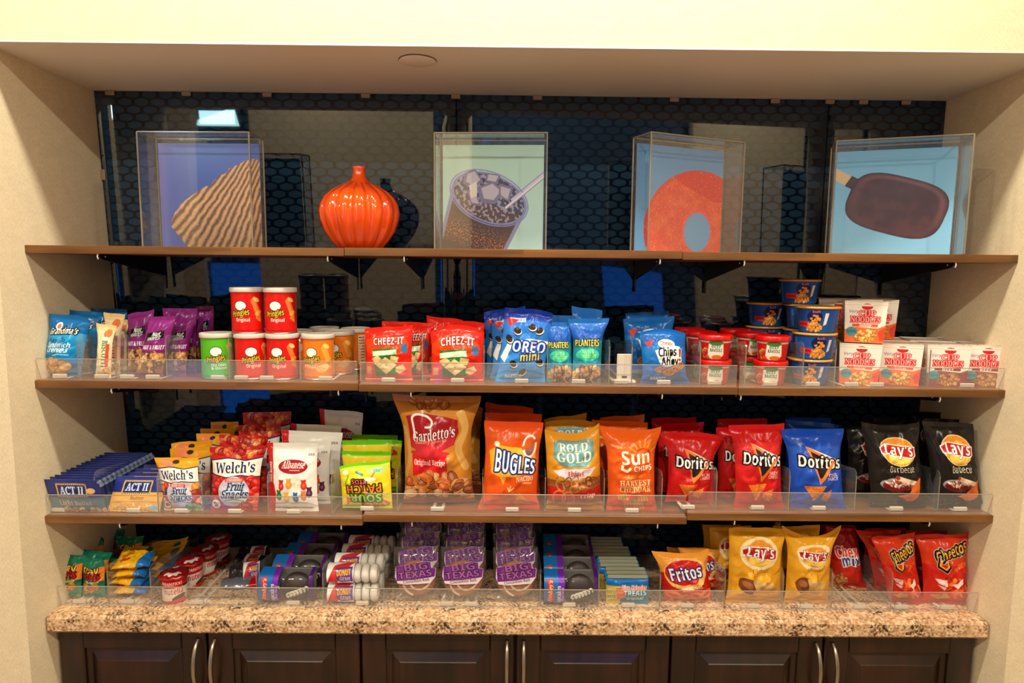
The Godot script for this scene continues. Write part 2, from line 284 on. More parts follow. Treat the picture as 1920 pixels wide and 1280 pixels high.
	carton("cup_box_orange", Vector3(0.8247, 1.5837, 0.1), "white and orange noodle carton peeking out beside the blue cups", "white and orange noodle cartons", -0.389)
	carton("cup_box_orange", Vector3(0.8487, 1.4812, 0.1), "white and orange noodle carton second row bottom, left file", "white and orange noodle cartons", -0.3676)
	carton("cup_box_orange", Vector3(0.9504, 1.4812, 0.1), "white and orange noodle carton second row bottom, right file", "white and orange noodle cartons", -0.4026)
	carton("cup_box_brown", Vector3(1.0319, 1.4812, 0.215), "white and brown noodle carton in front, left of two", "white and brown noodle cartons", -0.2927)

func stock_second() -> void:
	carton("cup_box_brown", Vector3(1.1241, 1.4812, 0.215), "white and brown noodle carton in front against the right wall", "white and brown noodle cartons", -0.3204)
	carton("cup_box_brown", Vector3(1.0527, 1.4812, 0.112), "white and brown noodle carton in the left brown file, behind the front one", "white and brown noodle cartons", -0.2631)
	carton("cup_box_brown", Vector3(1.151, 1.4812, 0.112), "white and brown noodle carton in the right brown file, behind the front one", "white and brown noodle cartons", -0.2814)
	# the third shelf, left to right
	popcorn("popcorn_light", Vector3(-1.0674, 1.1574, 0.264), -0.2618, 0.131, 0.09, "dark blue light butter popcorn packet at the very front of its long row", "dark blue popcorn packets in a leaning row", -0.002)
	popcorn("popcorn_light", Vector3(-1.0678, 1.1574, 0.2453), -0.2618, 0.131, 0.09, "dark blue popcorn packet second from the front of the long leaning row", "dark blue popcorn packets in a leaning row", -0.002)
	popcorn("popcorn_light", Vector3(-1.0683, 1.1574, 0.2266), -0.2618, 0.131, 0.09, "dark blue popcorn packet third from the front of the long leaning row", "dark blue popcorn packets in a leaning row", -0.002)
	popcorn("popcorn_light", Vector3(-1.0687, 1.1574, 0.2079), -0.2618, 0.131, 0.09, "dark blue popcorn packet fourth from the front of the long leaning row", "dark blue popcorn packets in a leaning row", -0.002)
	popcorn("popcorn_light", Vector3(-1.0692, 1.1574, 0.1892), -0.2618, 0.131, 0.09, "dark blue popcorn packet fifth from the front of the long leaning row", "dark blue popcorn packets in a leaning row", -0.002)
	popcorn("popcorn_light", Vector3(-1.0696, 1.1574, 0.1705), -0.2618, 0.131, 0.09, "dark blue popcorn packet sixth from the front of the long leaning row", "dark blue popcorn packets in a leaning row", -0.002)
	popcorn("popcorn_light", Vector3(-1.07, 1.1574, 0.1518), -0.2618, 0.131, 0.09, "dark blue popcorn packet seventh from the front of the long leaning row", "dark blue popcorn packets in a leaning row", -0.002)
	popcorn("popcorn_light", Vector3(-1.0704, 1.1574, 0.1331), -0.2618, 0.131, 0.09, "dark blue popcorn packet eighth from the front of the long leaning row", "dark blue popcorn packets in a leaning row", -0.002)
	popcorn("popcorn_light", Vector3(-1.0708, 1.1574, 0.1144), -0.2618, 0.131, 0.09, "dark blue popcorn packet ninth from the front of the long leaning row", "dark blue popcorn packets in a leaning row", -0.002)
	popcorn("popcorn_light", Vector3(-1.0711, 1.1574, 0.0957), -0.2618, 0.131, 0.09, "dark blue popcorn packet tenth from the front of the long leaning row", "dark blue popcorn packets in a leaning row", -0.002)
	popcorn("popcorn_light", Vector3(-1.0715, 1.1574, 0.077), -0.2618, 0.131, 0.09, "dark blue popcorn packet eleventh from the front of the long leaning row", "dark blue popcorn packets in a leaning row", -0.002)
	popcorn("popcorn_light", Vector3(-1.0719, 1.1574, 0.0583), -0.2618, 0.131, 0.09, "dark blue popcorn packet twelfth from the front of the long leaning row", "dark blue popcorn packets in a leaning row", -0.002)
	popcorn("popcorn_light", Vector3(-1.0722, 1.1574, 0.0396), -0.2618, 0.131, 0.09, "dark blue popcorn packet thirteenth from the front of the long leaning row", "dark blue popcorn packets in a leaning row", -0.002)
	popcorn("popcorn_butter", Vector3(-0.9414, 1.1574, 0.262), 0.2793, 0.128, 0.083, "blue and yellow butter popcorn packet in front of the short row", "blue and yellow popcorn packets", 0.012)
	popcorn("popcorn_butter", Vector3(-0.9381, 1.1574, 0.232), 0.2793, 0.118, 0.083, "blue and yellow butter popcorn packet, second of the short row", "blue and yellow popcorn packets", 0.012)
	popcorn("popcorn_butter", Vector3(-0.9347, 1.1574, 0.202), 0.2793, 0.118, 0.083, "blue and yellow butter popcorn packet, third of the short row", "blue and yellow popcorn packets", 0.012)
	popcorn("popcorn_butter", Vector3(-0.9312, 1.1574, 0.172), 0.2793, 0.118, 0.083, "blue and yellow butter popcorn packet, fourth of the short row", "blue and yellow popcorn packets", 0.012)
	bag("fruit_snack_bag", "fruit_mixed", Vector3(-0.8238, 1.1574, 0.252), 0.0873, {"wb": 0.0978, "wm": 0.0929, "wt": 0.1054, "h": 0.1299, "t": 0.033, "dx": -0.0186, "seed": 29, "amp": 0.002}, "yellow topped fruit snack bag in front of its stepped row", "yellow topped fruit snack bags")
	bag("fruit_snack_bag", "fruit_mixed", Vector3(-0.8305, 1.1574, 0.205), 0.0873, {"wb": 0.1018, "wm": 0.0967, "wt": 0.1049, "h": 0.1412, "t": 0.03, "dl": -0.0032, "dr": 0.0032, "seed": 30, "amp": 0.002}, "yellow topped fruit snack bag second, its lettering half hidden", "yellow topped fruit snack bags")
	bag("fruit_snack_bag", "fruit_mixed", Vector3(-0.845, 1.1574, 0.17), 0.0873, {"wb": 0.1015, "wm": 0.0964, "wt": 0.1046, "h": 0.1472, "t": 0.03, "dl": -0.0054, "dr": 0.0054, "seed": 31, "amp": 0.003}, "yellow topped fruit snack bag third, with glossy dark top edge", "yellow topped fruit snack bags")
	bag("fruit_snack_bag", "fruit_mixed", Vector3(-0.8102, 1.1574, 0.125), 0.0698, {"wb": 0.0831, "wm": 0.0789, "wt": 0.0857, "h": 0.1572, "t": 0.03, "seed": 32, "amp": 0.002}, "yellow topped fruit snack bag fourth in the stepped row", "yellow topped fruit snack bags")
	bag("fruit_snack_bag", "fruit_mixed", Vector3(-0.8148, 1.1574, 0.09), 0.0698, {"wb": 0.0904, "wm": 0.0859, "wt": 0.0932, "h": 0.1612, "t": 0.03, "seed": 33, "amp": 0.002}, "yellow topped fruit snack bag fifth in the stepped row", "yellow topped fruit snack bags")
	bag("fruit_snack_bag", "fruit_mixed", Vector3(-0.8129, 1.1574, 0.05), 0.0698, {"wb": 0.0741, "wm": 0.0703, "wt": 0.0764, "h": 0.1705, "t": 0.03, "dl": -0.0011, "dr": 0.0011, "seed": 34, "amp": 0.002}, "yellow topped fruit snack bag rearmost and topmost of the row", "yellow topped fruit snack bags")
	bag("fruit_snack_bag", "fruit_red", Vector3(-0.7007, 1.1574, 0.25), 0.0873, {"wb": 0.1138, "wm": 0.116, "wt": 0.1396, "h": 0.1574, "t": 0.04, "dx": 0.0084, "dl": -0.0019, "dr": 0.0019, "seed": 35, "amp": 0.002}, "red fruit snack bag in front with strawberries", "red fruit snack bags")
	bag("fruit_snack_bag", "fruit_red", Vector3(-0.7021, 1.1574, 0.195), 0.0873, {"wb": 0.1228, "wm": 0.1167, "wt": 0.1268, "h": 0.1707, "t": 0.03, "dl": 0.0009, "dr": -0.0009, "seed": 36, "amp": 0.004}, "red fruit snack bag second, glossy top over the front one", "red fruit snack bags")
	bag("fruit_snack_bag", "fruit_red", Vector3(-0.6857, 1.1574, 0.13), 0.0698, {"wb": 0.1087, "wm": 0.1033, "wt": 0.1122, "h": 0.1828, "t": 0.03, "dx": -0.0009, "dl": -0.0019, "dr": 0.0019, "seed": 37, "amp": 0.002}, "red fruit snack bag third in its row", "red fruit snack bags")
	bag("fruit_snack_bag", "fruit_red", Vector3(-0.6866, 1.1574, 0.07), 0.0524, {"wb": 0.1277, "wm": 0.1213, "wt": 0.1319, "h": 0.2039, "t": 0.03, "dx": -0.0011, "dl": -0.002, "dr": 0.002, "seed": 38, "amp": 0.002}, "red fruit snack bag rearmost and tallest of the red ones", "red fruit snack bags")
	bag("gummy_bag", "gummi", Vector3(-0.5553, 1.1574, 0.25), 0.0698, {"wb": 0.1216, "wm": 0.1156, "wt": 0.125, "h": 0.1683, "t": 0.045, "dx": -0.0023, "dl": 0.0008, "dr": -0.0008, "seed": 39, "amp": 0.0025}, "white gummy candy bag in front with red oval and coloured bears", "white gummy candy bags")
	bag("gummy_bag", "gummi", Vector3(-0.5388, 1.1574, 0.2), 0.0698, {"wb": 0.1186, "wm": 0.1127, "wt": 0.1223, "h": 0.1589, "t": 0.04, "dl": 0.0009, "dr": -0.0009, "seed": 40, "amp": 0.0025}, "white gummy candy bag second, edge showing right of the front one", "white gummy candy bags")
	bag("gummy_bag", "gummi", Vector3(-0.541, 1.1574, 0.155), 0.0698, {"wb": 0.1552, "wm": 0.1474, "wt": 0.1601, "h": 0.1726, "t": 0.04, "dl": 0.0029, "dr": -0.0029, "seed": 41, "amp": 0.003}, "white gummy candy bag third with red strip corner", "white gummy candy bags")
	bag("gummy_bag", "gummi", Vector3(-0.542, 1.1574, 0.11), 0.0524, {"wb": 0.1302, "wm": 0.1237, "wt": 0.1344, "h": 0.1797, "t": 0.035, "dl": 0.0038, "dr": -0.0038, "seed": 42, "amp": 0.0025}, "white gummy candy bag fourth, just above the third", "white gummy candy bags")
	bag("gummy_bag", "gummi", Vector3(-0.4874, 1.1574, 0.06), 0.0524, {"wb": 0.1155, "wm": 0.1097, "wt": 0.1193, "h": 0.2071, "t": 0.035, "dx": -0.0008, "dl": 0.0062, "dr": -0.0062, "seed": 43, "amp": 0.0025}, "white gummy candy bag rearmost, standing highest in shade", "white gummy candy bags")
	bag("sour_candy_bag", "sour", Vector3(-0.3745, 1.1667, 0.25), 0.0698, {"wb": 0.1217, "wm": 0.1217, "wt": 0.1229, "h": 0.1112, "t": 0.035, "dx": -0.0071, "dl": -0.0092, "dr": 0.0092, "seed": 44, "amp": 0.002}, "yellow sour candy bag standing upside down in front", "yellow and green sour candy bags")
	bag("sour_candy_bag", "sour_top", Vector3(-0.3875, 1.1574, 0.205), 0.0698, {"wb": 0.1211, "wm": 0.1151, "wt": 0.1248, "h": 0.1358, "t": 0.03, "dl": 0.0009, "dr": -0.0009, "seed": 45, "amp": 0.002}, "yellow and green sour candy bag second, right way up", "yellow and green sour candy bags")
	bag("sour_candy_bag", "sour_top", Vector3(-0.3948, 1.1574, 0.165), 0.0698, {"wb": 0.1268, "wm": 0.1204, "wt": 0.1307, "h": 0.1535, "t": 0.03, "dl": -0.002, "dr": 0.002, "seed": 46, "amp": 0.002}, "yellow and green sour candy bag third in the file", "yellow and green sour candy bags")
	bag("sour_candy_bag", "sour_top", Vector3(-0.3567, 1.1667, 0.125), 0.0698, {"wb": 0.0875, "wm": 0.0831, "wt": 0.0901, "h": 0.1347, "t": 0.03, "dl": 0.0018, "dr": -0.0018, "seed": 47, "amp": 0.002}, "yellow and green sour candy bag fourth, shifted right", "yellow and green sour candy bags")
	bag("sour_candy_bag", "sour_top", Vector3(-0.392, 1.1574, 0.085), 0.0524, {"wb": 0.1215, "wm": 0.1155, "wt": 0.1253, "h": 0.1473, "t": 0.03, "dl": 0.001, "dr": -0.001, "seed": 48, "amp": 0.002}, "yellow and green sour candy bag rearmost of five", "yellow and green sour candy bags")
	bag("snack_mix_bag", "snack_mix", Vector3(-0.2023, 1.1707, 0.22), 0.0524, {"wb": 0.1776, "wm": 0.1651, "wt": 0.2207, "h": 0.2708, "t": 0.075, "dx": -0.0073, "dl": 0.0017, "dr": -0.0017, "dm": -0.0027, "seed": 49, "amp": 0.006, "st": 0.06}, "large tan snack mix bag with red shield, tallest on the third shelf", "large tan snack mix bags")
	bag("snack_mix_bag", "snack_mix", Vector3(-0.192, 1.1667, 0.1), 0.0349, {"wb": 0.179, "wm": 0.1701, "wt": 0.1848, "h": 0.2206, "t": 0.06, "dl": 0.0021, "dr": -0.0021, "seed": 50, "amp": 0.004}, "tan snack mix bag hidden behind the large front one", "large tan snack mix bags")
	bag("corn_snack_bag", "horn", Vector3(-0.0278, 1.1667, 0.25), 0.0698, {"wb": 0.1522, "wm": 0.1303, "wt": 0.1448, "h": 0.2161, "t": 0.055, "dx": 0.0104, "dl": 0.002, "dr": -0.002, "seed": 51, "amp": 0.004, "st": 0.07}, "orange corn snack bag in front with blue and white lettering", "orange corn horn snack bags")
	bag("corn_snack_bag", "horn", Vector3(-0.0183, 1.1667, 0.16), 0.0524, {"wb": 0.1426, "wm": 0.1354, "wt": 0.1473, "h": 0.2169, "t": 0.05, "dl": 0.0015, "dr": -0.0015, "seed": 52, "amp": 0.003}, "orange corn snack bag second, darker top strip showing", "orange corn horn snack bags")
	bag("corn_snack_bag", "horn", Vector3(-0.0286, 1.1667, 0.085), 0.0349, {"wb": 0.1253, "wm": 0.119, "wt": 0.1294, "h": 0.2224, "t": 0.045, "dl": 0.0089, "dr": -0.0089, "seed": 53, "amp": 0.003}, "orange corn snack bag rearmost, in deep shade", "orange corn horn snack bags")
	bag("pretzel_bag", "pretzel", Vector3(0.1341, 1.1667, 0.25), 0.0698, {"wb": 0.1402, "wm": 0.1301, "wt": 0.1342, "h": 0.2061, "t": 0.06, "dx": -0.0092, "dl": -0.0079, "dr": 0.0079, "dm": -0.018, "seed": 54, "amp": 0.005}, "golden pretzel bag in front with teal badge", "golden pretzel bags")
	bag("pretzel_bag", "pretzel", Vector3(0.128, 1.1667, 0.165), 0.0524, {"wb": 0.1251, "wm": 0.1189, "wt": 0.1292, "h": 0.1957, "t": 0.05, "dm": 0.0077, "seed": 55, "amp": 0.004}, "golden pretzel bag second, its badge showing over the front one", "golden pretzel bags")
	bag("pretzel_bag", "pretzel", Vector3(0.1219, 1.1667, 0.09), 0.0349, {"wb": 0.1108, "wm": 0.1053, "wt": 0.1144, "h": 0.1958, "t": 0.045, "dl": -0.01, "dr": 0.01, "seed": 56, "amp": 0.004}, "golden pretzel bag rearmost, only a corner showing", "golden pretzel bags")
	bag("grain_chip_bag", "sun_chip", Vector3(0.2738, 1.1667, 0.25), 0.0698, {"wb": 0.1231, "wm": 0.1144, "wt": 0.1517, "h": 0.208, "t": 0.06, "dx": -0.0059, "dl": 0.002, "dr": -0.002, "dm": -0.0107, "seed": 57, "amp": 0.005}, "orange grain chip bag in front with white lettering", "orange grain chip bags")
	bag("grain_chip_bag", "sun_chip", Vector3(0.2562, 1.1667, 0.165), 0.0524, {"wb": 0.14, "wm": 0.133, "wt": 0.1446, "h": 0.2002, "t": 0.05, "dl": 0.0036, "dr": -0.0036, "seed": 58, "amp": 0.005}, "orange grain chip bag second, gleaming top edge", "orange grain chip bags")
	bag("grain_chip_bag", "sun_chip", Vector3(0.2753, 1.1667, 0.09), 0.0349, {"wb": 0.1165, "wm": 0.1107, "wt": 0.1203, "h": 0.1971, "t": 0.045, "dl": -0.0056, "dr": 0.0056, "seed": 59, "amp": 0.003}, "orange grain chip bag rearmost, in shade", "orange grain chip bags")
	bag("corn_chip_bag", "corn_red", Vector3(0.4239, 1.1764, 0.22), 0.0524, {"wb": 0.1221, "wm": 0.1123, "wt": 0.1575, "h": 0.1702, "t": 0.06, "dx": 0.0038, "dl": 0.0048, "dr": -0.0048, "dm": 0.0068, "seed": 60, "amp": 0.004}, "red corn chip bag in front of the left red file", "red corn chip bags")
	bag("corn_chip_bag", "corn_red", Vector3(0.4179, 1.1764, 0.145), 0.0524, {"wb": 0.1184, "wm": 0.1125, "wt": 0.1222, "h": 0.1809, "t": 0.05, "dl": -0.0055, "dr": 0.0055, "seed": 61, "amp": 0.004}, "red corn chip bag second in the left red file", "red corn chip bags")
	bag("corn_chip_bag", "corn_red", Vector3(0.4187, 1.1764, 0.075), 0.0349, {"wb": 0.1179, "wm": 0.112, "wt": 0.1216, "h": 0.1801, "t": 0.045, "dl": -0.002, "dr": 0.002, "seed": 62, "amp": 0.003}, "red corn chip bag rearmost of the left red file", "red corn chip bags")
	bag("corn_chip_bag", "corn_red", Vector3(0.5867, 1.1764, 0.25), 0.0698, {"wb": 0.1261, "wm": 0.1135, "wt": 0.1397, "h": 0.2043, "t": 0.06, "dx": -0.0086, "dl": -0.0026, "dr": 0.0026, "seed": 63, "amp": 0.005}, "red corn chip bag in front of the right red file, beside the blue", "red corn chip bags")
	bag("corn_chip_bag", "corn_red", Vector3(0.5587, 1.1764, 0.185), 0.0524, {"wb": 0.1028, "wm": 0.0977, "wt": 0.106, "h": 0.1821, "t": 0.05, "dx": -0.0083, "dl": -0.0011, "dr": 0.0011, "seed": 64, "amp": 0.004}, "red corn chip bag second in the right red file, left edge showing", "red corn chip bags")
	bag("corn_chip_bag", "corn_red", Vector3(0.5929, 1.1764, 0.105), 0.0349, {"wb": 0.1297, "wm": 0.1233, "wt": 0.1339, "h": 0.1864, "t": 0.045, "dl": -0.0013, "dr": 0.0013, "seed": 65, "amp": 0.003}, "red corn chip bag rearmost of the right red file", "red corn chip bags")
	bag("corn_chip_bag", "corn_blue", Vector3(0.732, 1.1764, 0.25), 0.0698, {"wb": 0.1299, "wm": 0.126, "wt": 0.1556, "h": 0.1942, "t": 0.055, "dx": -0.0187, "dl": -0.002, "dr": 0.002, "seed": 66, "amp": 0.005}, "blue corn chip bag in front, its top left ear flaring", "blue corn chip bags")
	bag("corn_chip_bag", "corn_blue", Vector3(0.7529, 1.1764, 0.16), 0.0524, {"wb": 0.1348, "wm": 0.1281, "wt": 0.1392, "h": 0.1915, "t": 0.05, "dx": 0.0011, "dl": 0.0072, "dr": -0.0072, "seed": 67, "amp": 0.004}, "blue corn chip bag behind the front blue one", "blue corn chip bags")
	bag("corn_chip_bag", "corn_blue", Vector3(0.7849, 1.1764, 0.085), 0.0349, {"wb": 0.1121, "wm": 0.1065, "wt": 0.1156, "h": 0.1855, "t": 0.045, "dl": 0.001, "dr": -0.001, "seed": 68, "amp": 0.003}, "blue corn chip bag rearmost, lost in shade", "blue corn chip bags")
	bag("potato_chip_bag", "potato_black", Vector3(0.933, 1.1764, 0.25), 0.0698, {"wb": 0.1373, "wm": 0.129, "wt": 0.143, "h": 0.2142, "t": 0.06, "dx": -0.0316, "dm": -0.0093, "seed": 69, "amp": 0.0045}, "black potato chip bag in front, the left of two", "black barbecue potato chip bags")
	bag("potato_chip_bag", "potato_black", Vector3(0.906, 1.1764, 0.175), 0.0524, {"wb": 0.1345, "wm": 0.1278, "wt": 0.1388, "h": 0.1902, "t": 0.05, "dx": 0.0012, "dl": -0.0076, "dr": 0.0076, "seed": 70, "amp": 0.007}, "black potato chip bag behind the left front one, crumpled edge showing", "black barbecue potato chip bags")
	bag("potato_chip_bag", "potato_black", Vector3(0.9765, 1.1764, 0.095), 0.0349, {"wb": 0.1245, "wm": 0.1183, "wt": 0.1285, "h": 0.1887, "t": 0.045, "dx": 0.0008, "dl": -0.0057, "dr": 0.0057, "seed": 71, "amp": 0.005}, "black potato chip bag rearmost of the left black file", "black barbecue potato chip bags")
	bag("potato_chip_bag", "potato_black", Vector3(1.0824, 1.1764, 0.25), 0.0698, {"wb": 0.1226, "wm": 0.1153, "wt": 0.1279, "h": 0.214, "t": 0.06, "dx": -0.0394, "dl": 0.0035, "dr": -0.0035, "seed": 72, "amp": 0.0045}, "black potato chip bag in front against the right wall", "black barbecue potato chip bags")
	bag("potato_chip_bag", "potato_black", Vector3(1.088, 1.1764, 0.16), 0.0524, {"wb": 0.0941, "wm": 0.0894, "wt": 0.0971, "h": 0.202, "t": 0.05, "dx": 0.0019, "dl": 0.001, "dr": -0.001, "seed": 73, "amp": 0.005}, "black potato chip bag second in the right black file", "black barbecue potato chip bags")
	bag("potato_chip_bag", "potato_black", Vector3(1.1046, 1.1764, 0.085), 0.0349, {"wb": 0.1054, "wm": 0.1002, "wt": 0.1088, "h": 0.2042, "t": 0.045, "dx": 0.0013, "dl": 0.0025, "dr": -0.0025, "seed": 74, "amp": 0.004}, "black potato chip bag rearmost of the right black file", "black barbecue potato chip bags")
	# the counter, left to right
	bag("corn_nut_bag", "crunchy_corn", Vector3(-1.1358, 0.9202, 0.225), 0.0524, {"wb": 0.0565, "wm": 0.0554, "wt": 0.0655, "h": 0.1059, "t": 0.03, "dx": 0.0052, "dl": 0.0012, "dr": -0.0012, "seed": 75, "amp": 0.005}, "green corn snack bag in front at the far left of the counter", "green corn snack bags")
	bag("corn_nut_bag", "crunchy_corn", Vector3(-1.0742, 0.9202, 0.225), 0.0524, {"wb": 0.0546, "wm": 0.0535, "wt": 0.0559, "h": 0.0988, "t": 0.03, "dl": 0.0033, "dr": -0.0033, "seed": 76, "amp": 0.005}, "green corn snack bag in front, right of the leftmost one", "green corn snack bags")

func stock_third() -> void:
	bag("corn_nut_bag", "crunchy_corn", Vector3(-1.102, 0.9202, 0.18), 0.0698, {"wb": 0.0693, "wm": 0.0659, "wt": 0.0879, "h": 0.0949, "t": 0.03, "dl": 0.004, "dr": -0.004, "seed": 77, "amp": 0.005}, "green corn snack bag with pale top edge behind the front two", "green corn snack bags")
	bag("corn_nut_bag", "crunchy_corn", Vector3(-1.1556, 0.9202, 0.11), 0.0349, {"wb": 0.0681, "wm": 0.0588, "wt": 0.0619, "h": 0.1057, "t": 0.03, "dx": 0.0011, "dl": 0.0103, "dr": -0.0103, "seed": 78, "amp": 0.006}, "green corn snack bag standing tallest at the back left", "green corn snack bags")
	bag("corn_nut_bag", "crunchy_corn", Vector3(-1.0795, 0.9202, 0.15), 0.384, {"wb": 0.0737, "wm": 0.07, "wt": 0.0744, "h": 0.0591, "t": 0.03, "dx": 0.022, "dl": 0.0087, "dr": -0.0087, "seed": 79, "amp": 0.006}, "green corn snack bag slumped beside the yellow packets", "green corn snack bags")
	bag("corn_nut_bag", "crunchy_corn", Vector3(-1.079, 0.9202, 0.08), 0.1396, {"wb": 0.0747, "wm": 0.071, "wt": 0.0767, "h": 0.0903, "t": 0.03, "dx": 0.0053, "dl": -0.0018, "dr": 0.0018, "seed": 80, "amp": 0.006}, "green corn snack bag in the second row, third from left", "green corn snack bags")
	bag("corn_nut_bag", "crunchy_corn", Vector3(-1.1501, 0.9202, 0.04), 0.1047, {"wb": 0.072, "wm": 0.0684, "wt": 0.0739, "h": 0.0906, "t": 0.03, "dx": 0.0041, "dl": -0.0034, "dr": 0.0034, "seed": 81, "amp": 0.006}, "green corn snack bag at the very back, under the shelf", "green corn snack bags")
	bag("snack_packet", "yellow_pack", Vector3(-0.9827, 0.933, 0.235), 1.4661, {"wb": 0.08, "wm": 0.0768, "wt": 0.08, "h": 0.1, "t": 0.026, "seed": 82, "amp": 0.003}, "yellow and blue packet at the bottom of the flat pile", "yellow snack packets piled flat", 0.03, 0.1)
	bag("snack_packet", "yellow_pack", Vector3(-0.9914, 0.955, 0.234), 1.4661, {"wb": 0.08, "wm": 0.0768, "wt": 0.08, "h": 0.1, "t": 0.026, "seed": 83, "amp": 0.003}, "yellow and blue packet second from the bottom of the pile", "yellow snack packets piled flat", -0.02, -0.05)
	bag("snack_packet", "yellow_pack", Vector3(-0.9808, 0.977, 0.236), 1.4661, {"wb": 0.075, "wm": 0.072, "wt": 0.075, "h": 0.1, "t": 0.026, "seed": 84, "amp": 0.003}, "yellow and blue packet third from the bottom, blue corner gleaming", "yellow snack packets piled flat", 0.04, 0.1)
	bag("snack_packet", "yellow_pack", Vector3(-0.9754, 1, 0.234), 1.4661, {"wb": 0.086, "wm": 0.0826, "wt": 0.086, "h": 0.1, "t": 0.026, "seed": 85, "amp": 0.003}, "yellow packet tilted on top of the flat pile", "yellow snack packets piled flat", 0.06, 0.2)
	bag("snack_packet", "yellow_pack", Vector3(-1.0023, 0.9202, 0.09), 0.5236, {"wb": 0.1084, "wm": 0.103, "wt": 0.1089, "h": 0.0623, "t": 0.03, "dx": 0.0251, "dl": -0.0221, "dr": 0.0221, "seed": 86, "amp": 0.005}, "yellow packet leaning in the second row behind the flat pile", "yellow snack packets piled flat")
	bag("snack_packet", "yellow_pack", Vector3(-1.0058, 0.9202, 0.03), 0.2443, {"wb": 0.1009, "wm": 0.0958, "wt": 0.1026, "h": 0.0584, "t": 0.03, "dx": 0.0125, "dl": -0.0099, "dr": 0.0099, "seed": 87, "amp": 0.005}, "yellow packet at the back under the shelf, behind the spread cups", "yellow snack packets piled flat")
	jar(Vector3(-0.865, 0.9203, 0.236), "red lidded spread cup in front, its label facing forward", 0.3534)
	jar(Vector3(-0.8607, 0.9203, 0.165), "red lidded spread cup second from the front of its row", 0.9822)
	jar(Vector3(-0.8562, 0.9203, 0.094), "red lidded spread cup third from the front of its row", 1.3622)
	jar(Vector3(-0.8515, 0.9203, 0.023), "red lidded spread cup fourth from the front of its row", 0.7435)
	cakes(Vector3(-0.5776, 0.9203, 0.222), "cupcake pack in front of the file left of the donuts", Vector3.ZERO)
	cakes(Vector3(-0.5664, 0.9243, 0.16), "cupcake pack second in the file left of the donuts", Vector3.ZERO)
	cakes(Vector3(-0.5551, 0.9283, 0.098), "cupcake pack third in the file left of the donuts", Vector3.ZERO)
	cakes(Vector3(-0.5437, 0.9323, 0.036), "cupcake pack fourth in the file left of the donuts", Vector3.ZERO)
	cakes(Vector3(0.1276, 0.9203, 0.222), "cupcake pack in front of the file right of the cinnamon rolls", Vector3.ZERO)
	cakes(Vector3(0.1302, 0.9243, 0.16), "cupcake pack second in the file right of the cinnamon rolls", Vector3.ZERO)
	cakes(Vector3(0.1328, 0.9283, 0.098), "cupcake pack third in the file right of the cinnamon rolls", Vector3.ZERO)
	cakes(Vector3(0.1354, 0.9323, 0.036), "cupcake pack fourth in the file right of the cinnamon rolls", Vector3.ZERO)
	donuts(Vector3(-0.4136, 0.9203, 0.24), "white powdered donut pack, first pile from the front, lower")
	donuts(Vector3(-0.4136, 0.97, 0.24), "white powdered donut pack, first pile from the front, upper")
	donuts(Vector3(-0.4101, 0.9203, 0.184), "white powdered donut pack, second pile from the front, lower")
	donuts(Vector3(-0.4101, 0.97, 0.184), "white powdered donut pack, second pile from the front, upper")
	donuts(Vector3(-0.4065, 0.9203, 0.128), "white powdered donut pack, third pile from the front, lower")
	donuts(Vector3(-0.4065, 0.97, 0.128), "white powdered donut pack, third pile from the front, upper")
	donuts(Vector3(-0.4028, 0.9203, 0.072), "white powdered donut pack, fourth pile from the front, lower")
	donuts(Vector3(-0.4028, 0.97, 0.072), "white powdered donut pack, fourth pile from the front, upper")
	roll_pack(Vector3(-0.2582, 0.9203, 0.234), 0.0873, "wrapped cinnamon roll with purple label, left file, in front", 88, 0.02)
	roll_pack(Vector3(-0.2585, 0.9323, 0.174), 0.0873, "wrapped cinnamon roll with purple label, left file, second from front", 89, 0.04)
	roll_pack(Vector3(-0.2586, 0.9463, 0.114), 0.0873, "wrapped cinnamon roll with purple label, left file, third from front", 90, 0.06)
	roll_pack(Vector3(-0.2588, 0.9603, 0.054), 0.0873, "wrapped cinnamon roll with purple label, left file, fourth from front", 91, 0.08)
	roll_pack(Vector3(-0.1417, 0.9203, 0.234), 0.0873, "wrapped cinnamon roll with purple label, middle file, in front", 92, 0)
	roll_pack(Vector3(-0.1417, 0.9323, 0.174), 0.0873, "wrapped cinnamon roll with purple label, middle file, second from front", 93, 0.02)
	roll_pack(Vector3(-0.1416, 0.9463, 0.114), 0.0873, "wrapped cinnamon roll with purple label, middle file, third from front", 94, 0.04)
	roll_pack(Vector3(-0.1415, 0.9603, 0.054), 0.0873, "wrapped cinnamon roll with purple label, middle file, fourth from front", 95, 0.06)
	roll_pack(Vector3(-0.0063, 0.9203, 0.234), 0.0873, "wrapped cinnamon roll with purple label, right file, in front", 96, 0.03)
	roll_pack(Vector3(-0.006, 0.9323, 0.174), 0.0873, "wrapped cinnamon roll with purple label, right file, second from front", 97, 0.05)
	roll_pack(Vector3(-0.0057, 0.9463, 0.114), 0.0873, "wrapped cinnamon roll with purple label, right file, third from front", 98, 0.07)
	roll_pack(Vector3(-0.0054, 0.9603, 0.054), 0.0873, "wrapped cinnamon roll with purple label, right file, fourth from front", 99, 0.09)
	treat(Vector3(0.2714, 0.9203, 0.245), {"wb": 0.106, "wm": 0.106, "wt": 0.106, "h": 0.07, "t": 0.019, "seed": 100, "amp": 0.0015, "sb": 0.12, "st": 0.13}, "blue crispy rice treat at the very front of its long file")
	treat(Vector3(0.2719, 0.9203, 0.2255), {"wb": 0.106, "wm": 0.106, "wt": 0.106, "h": 0.0705, "t": 0.019, "seed": 101, "amp": 0.0015, "sb": 0.12, "st": 0.13}, "blue crispy rice treat second from the front of its long file")
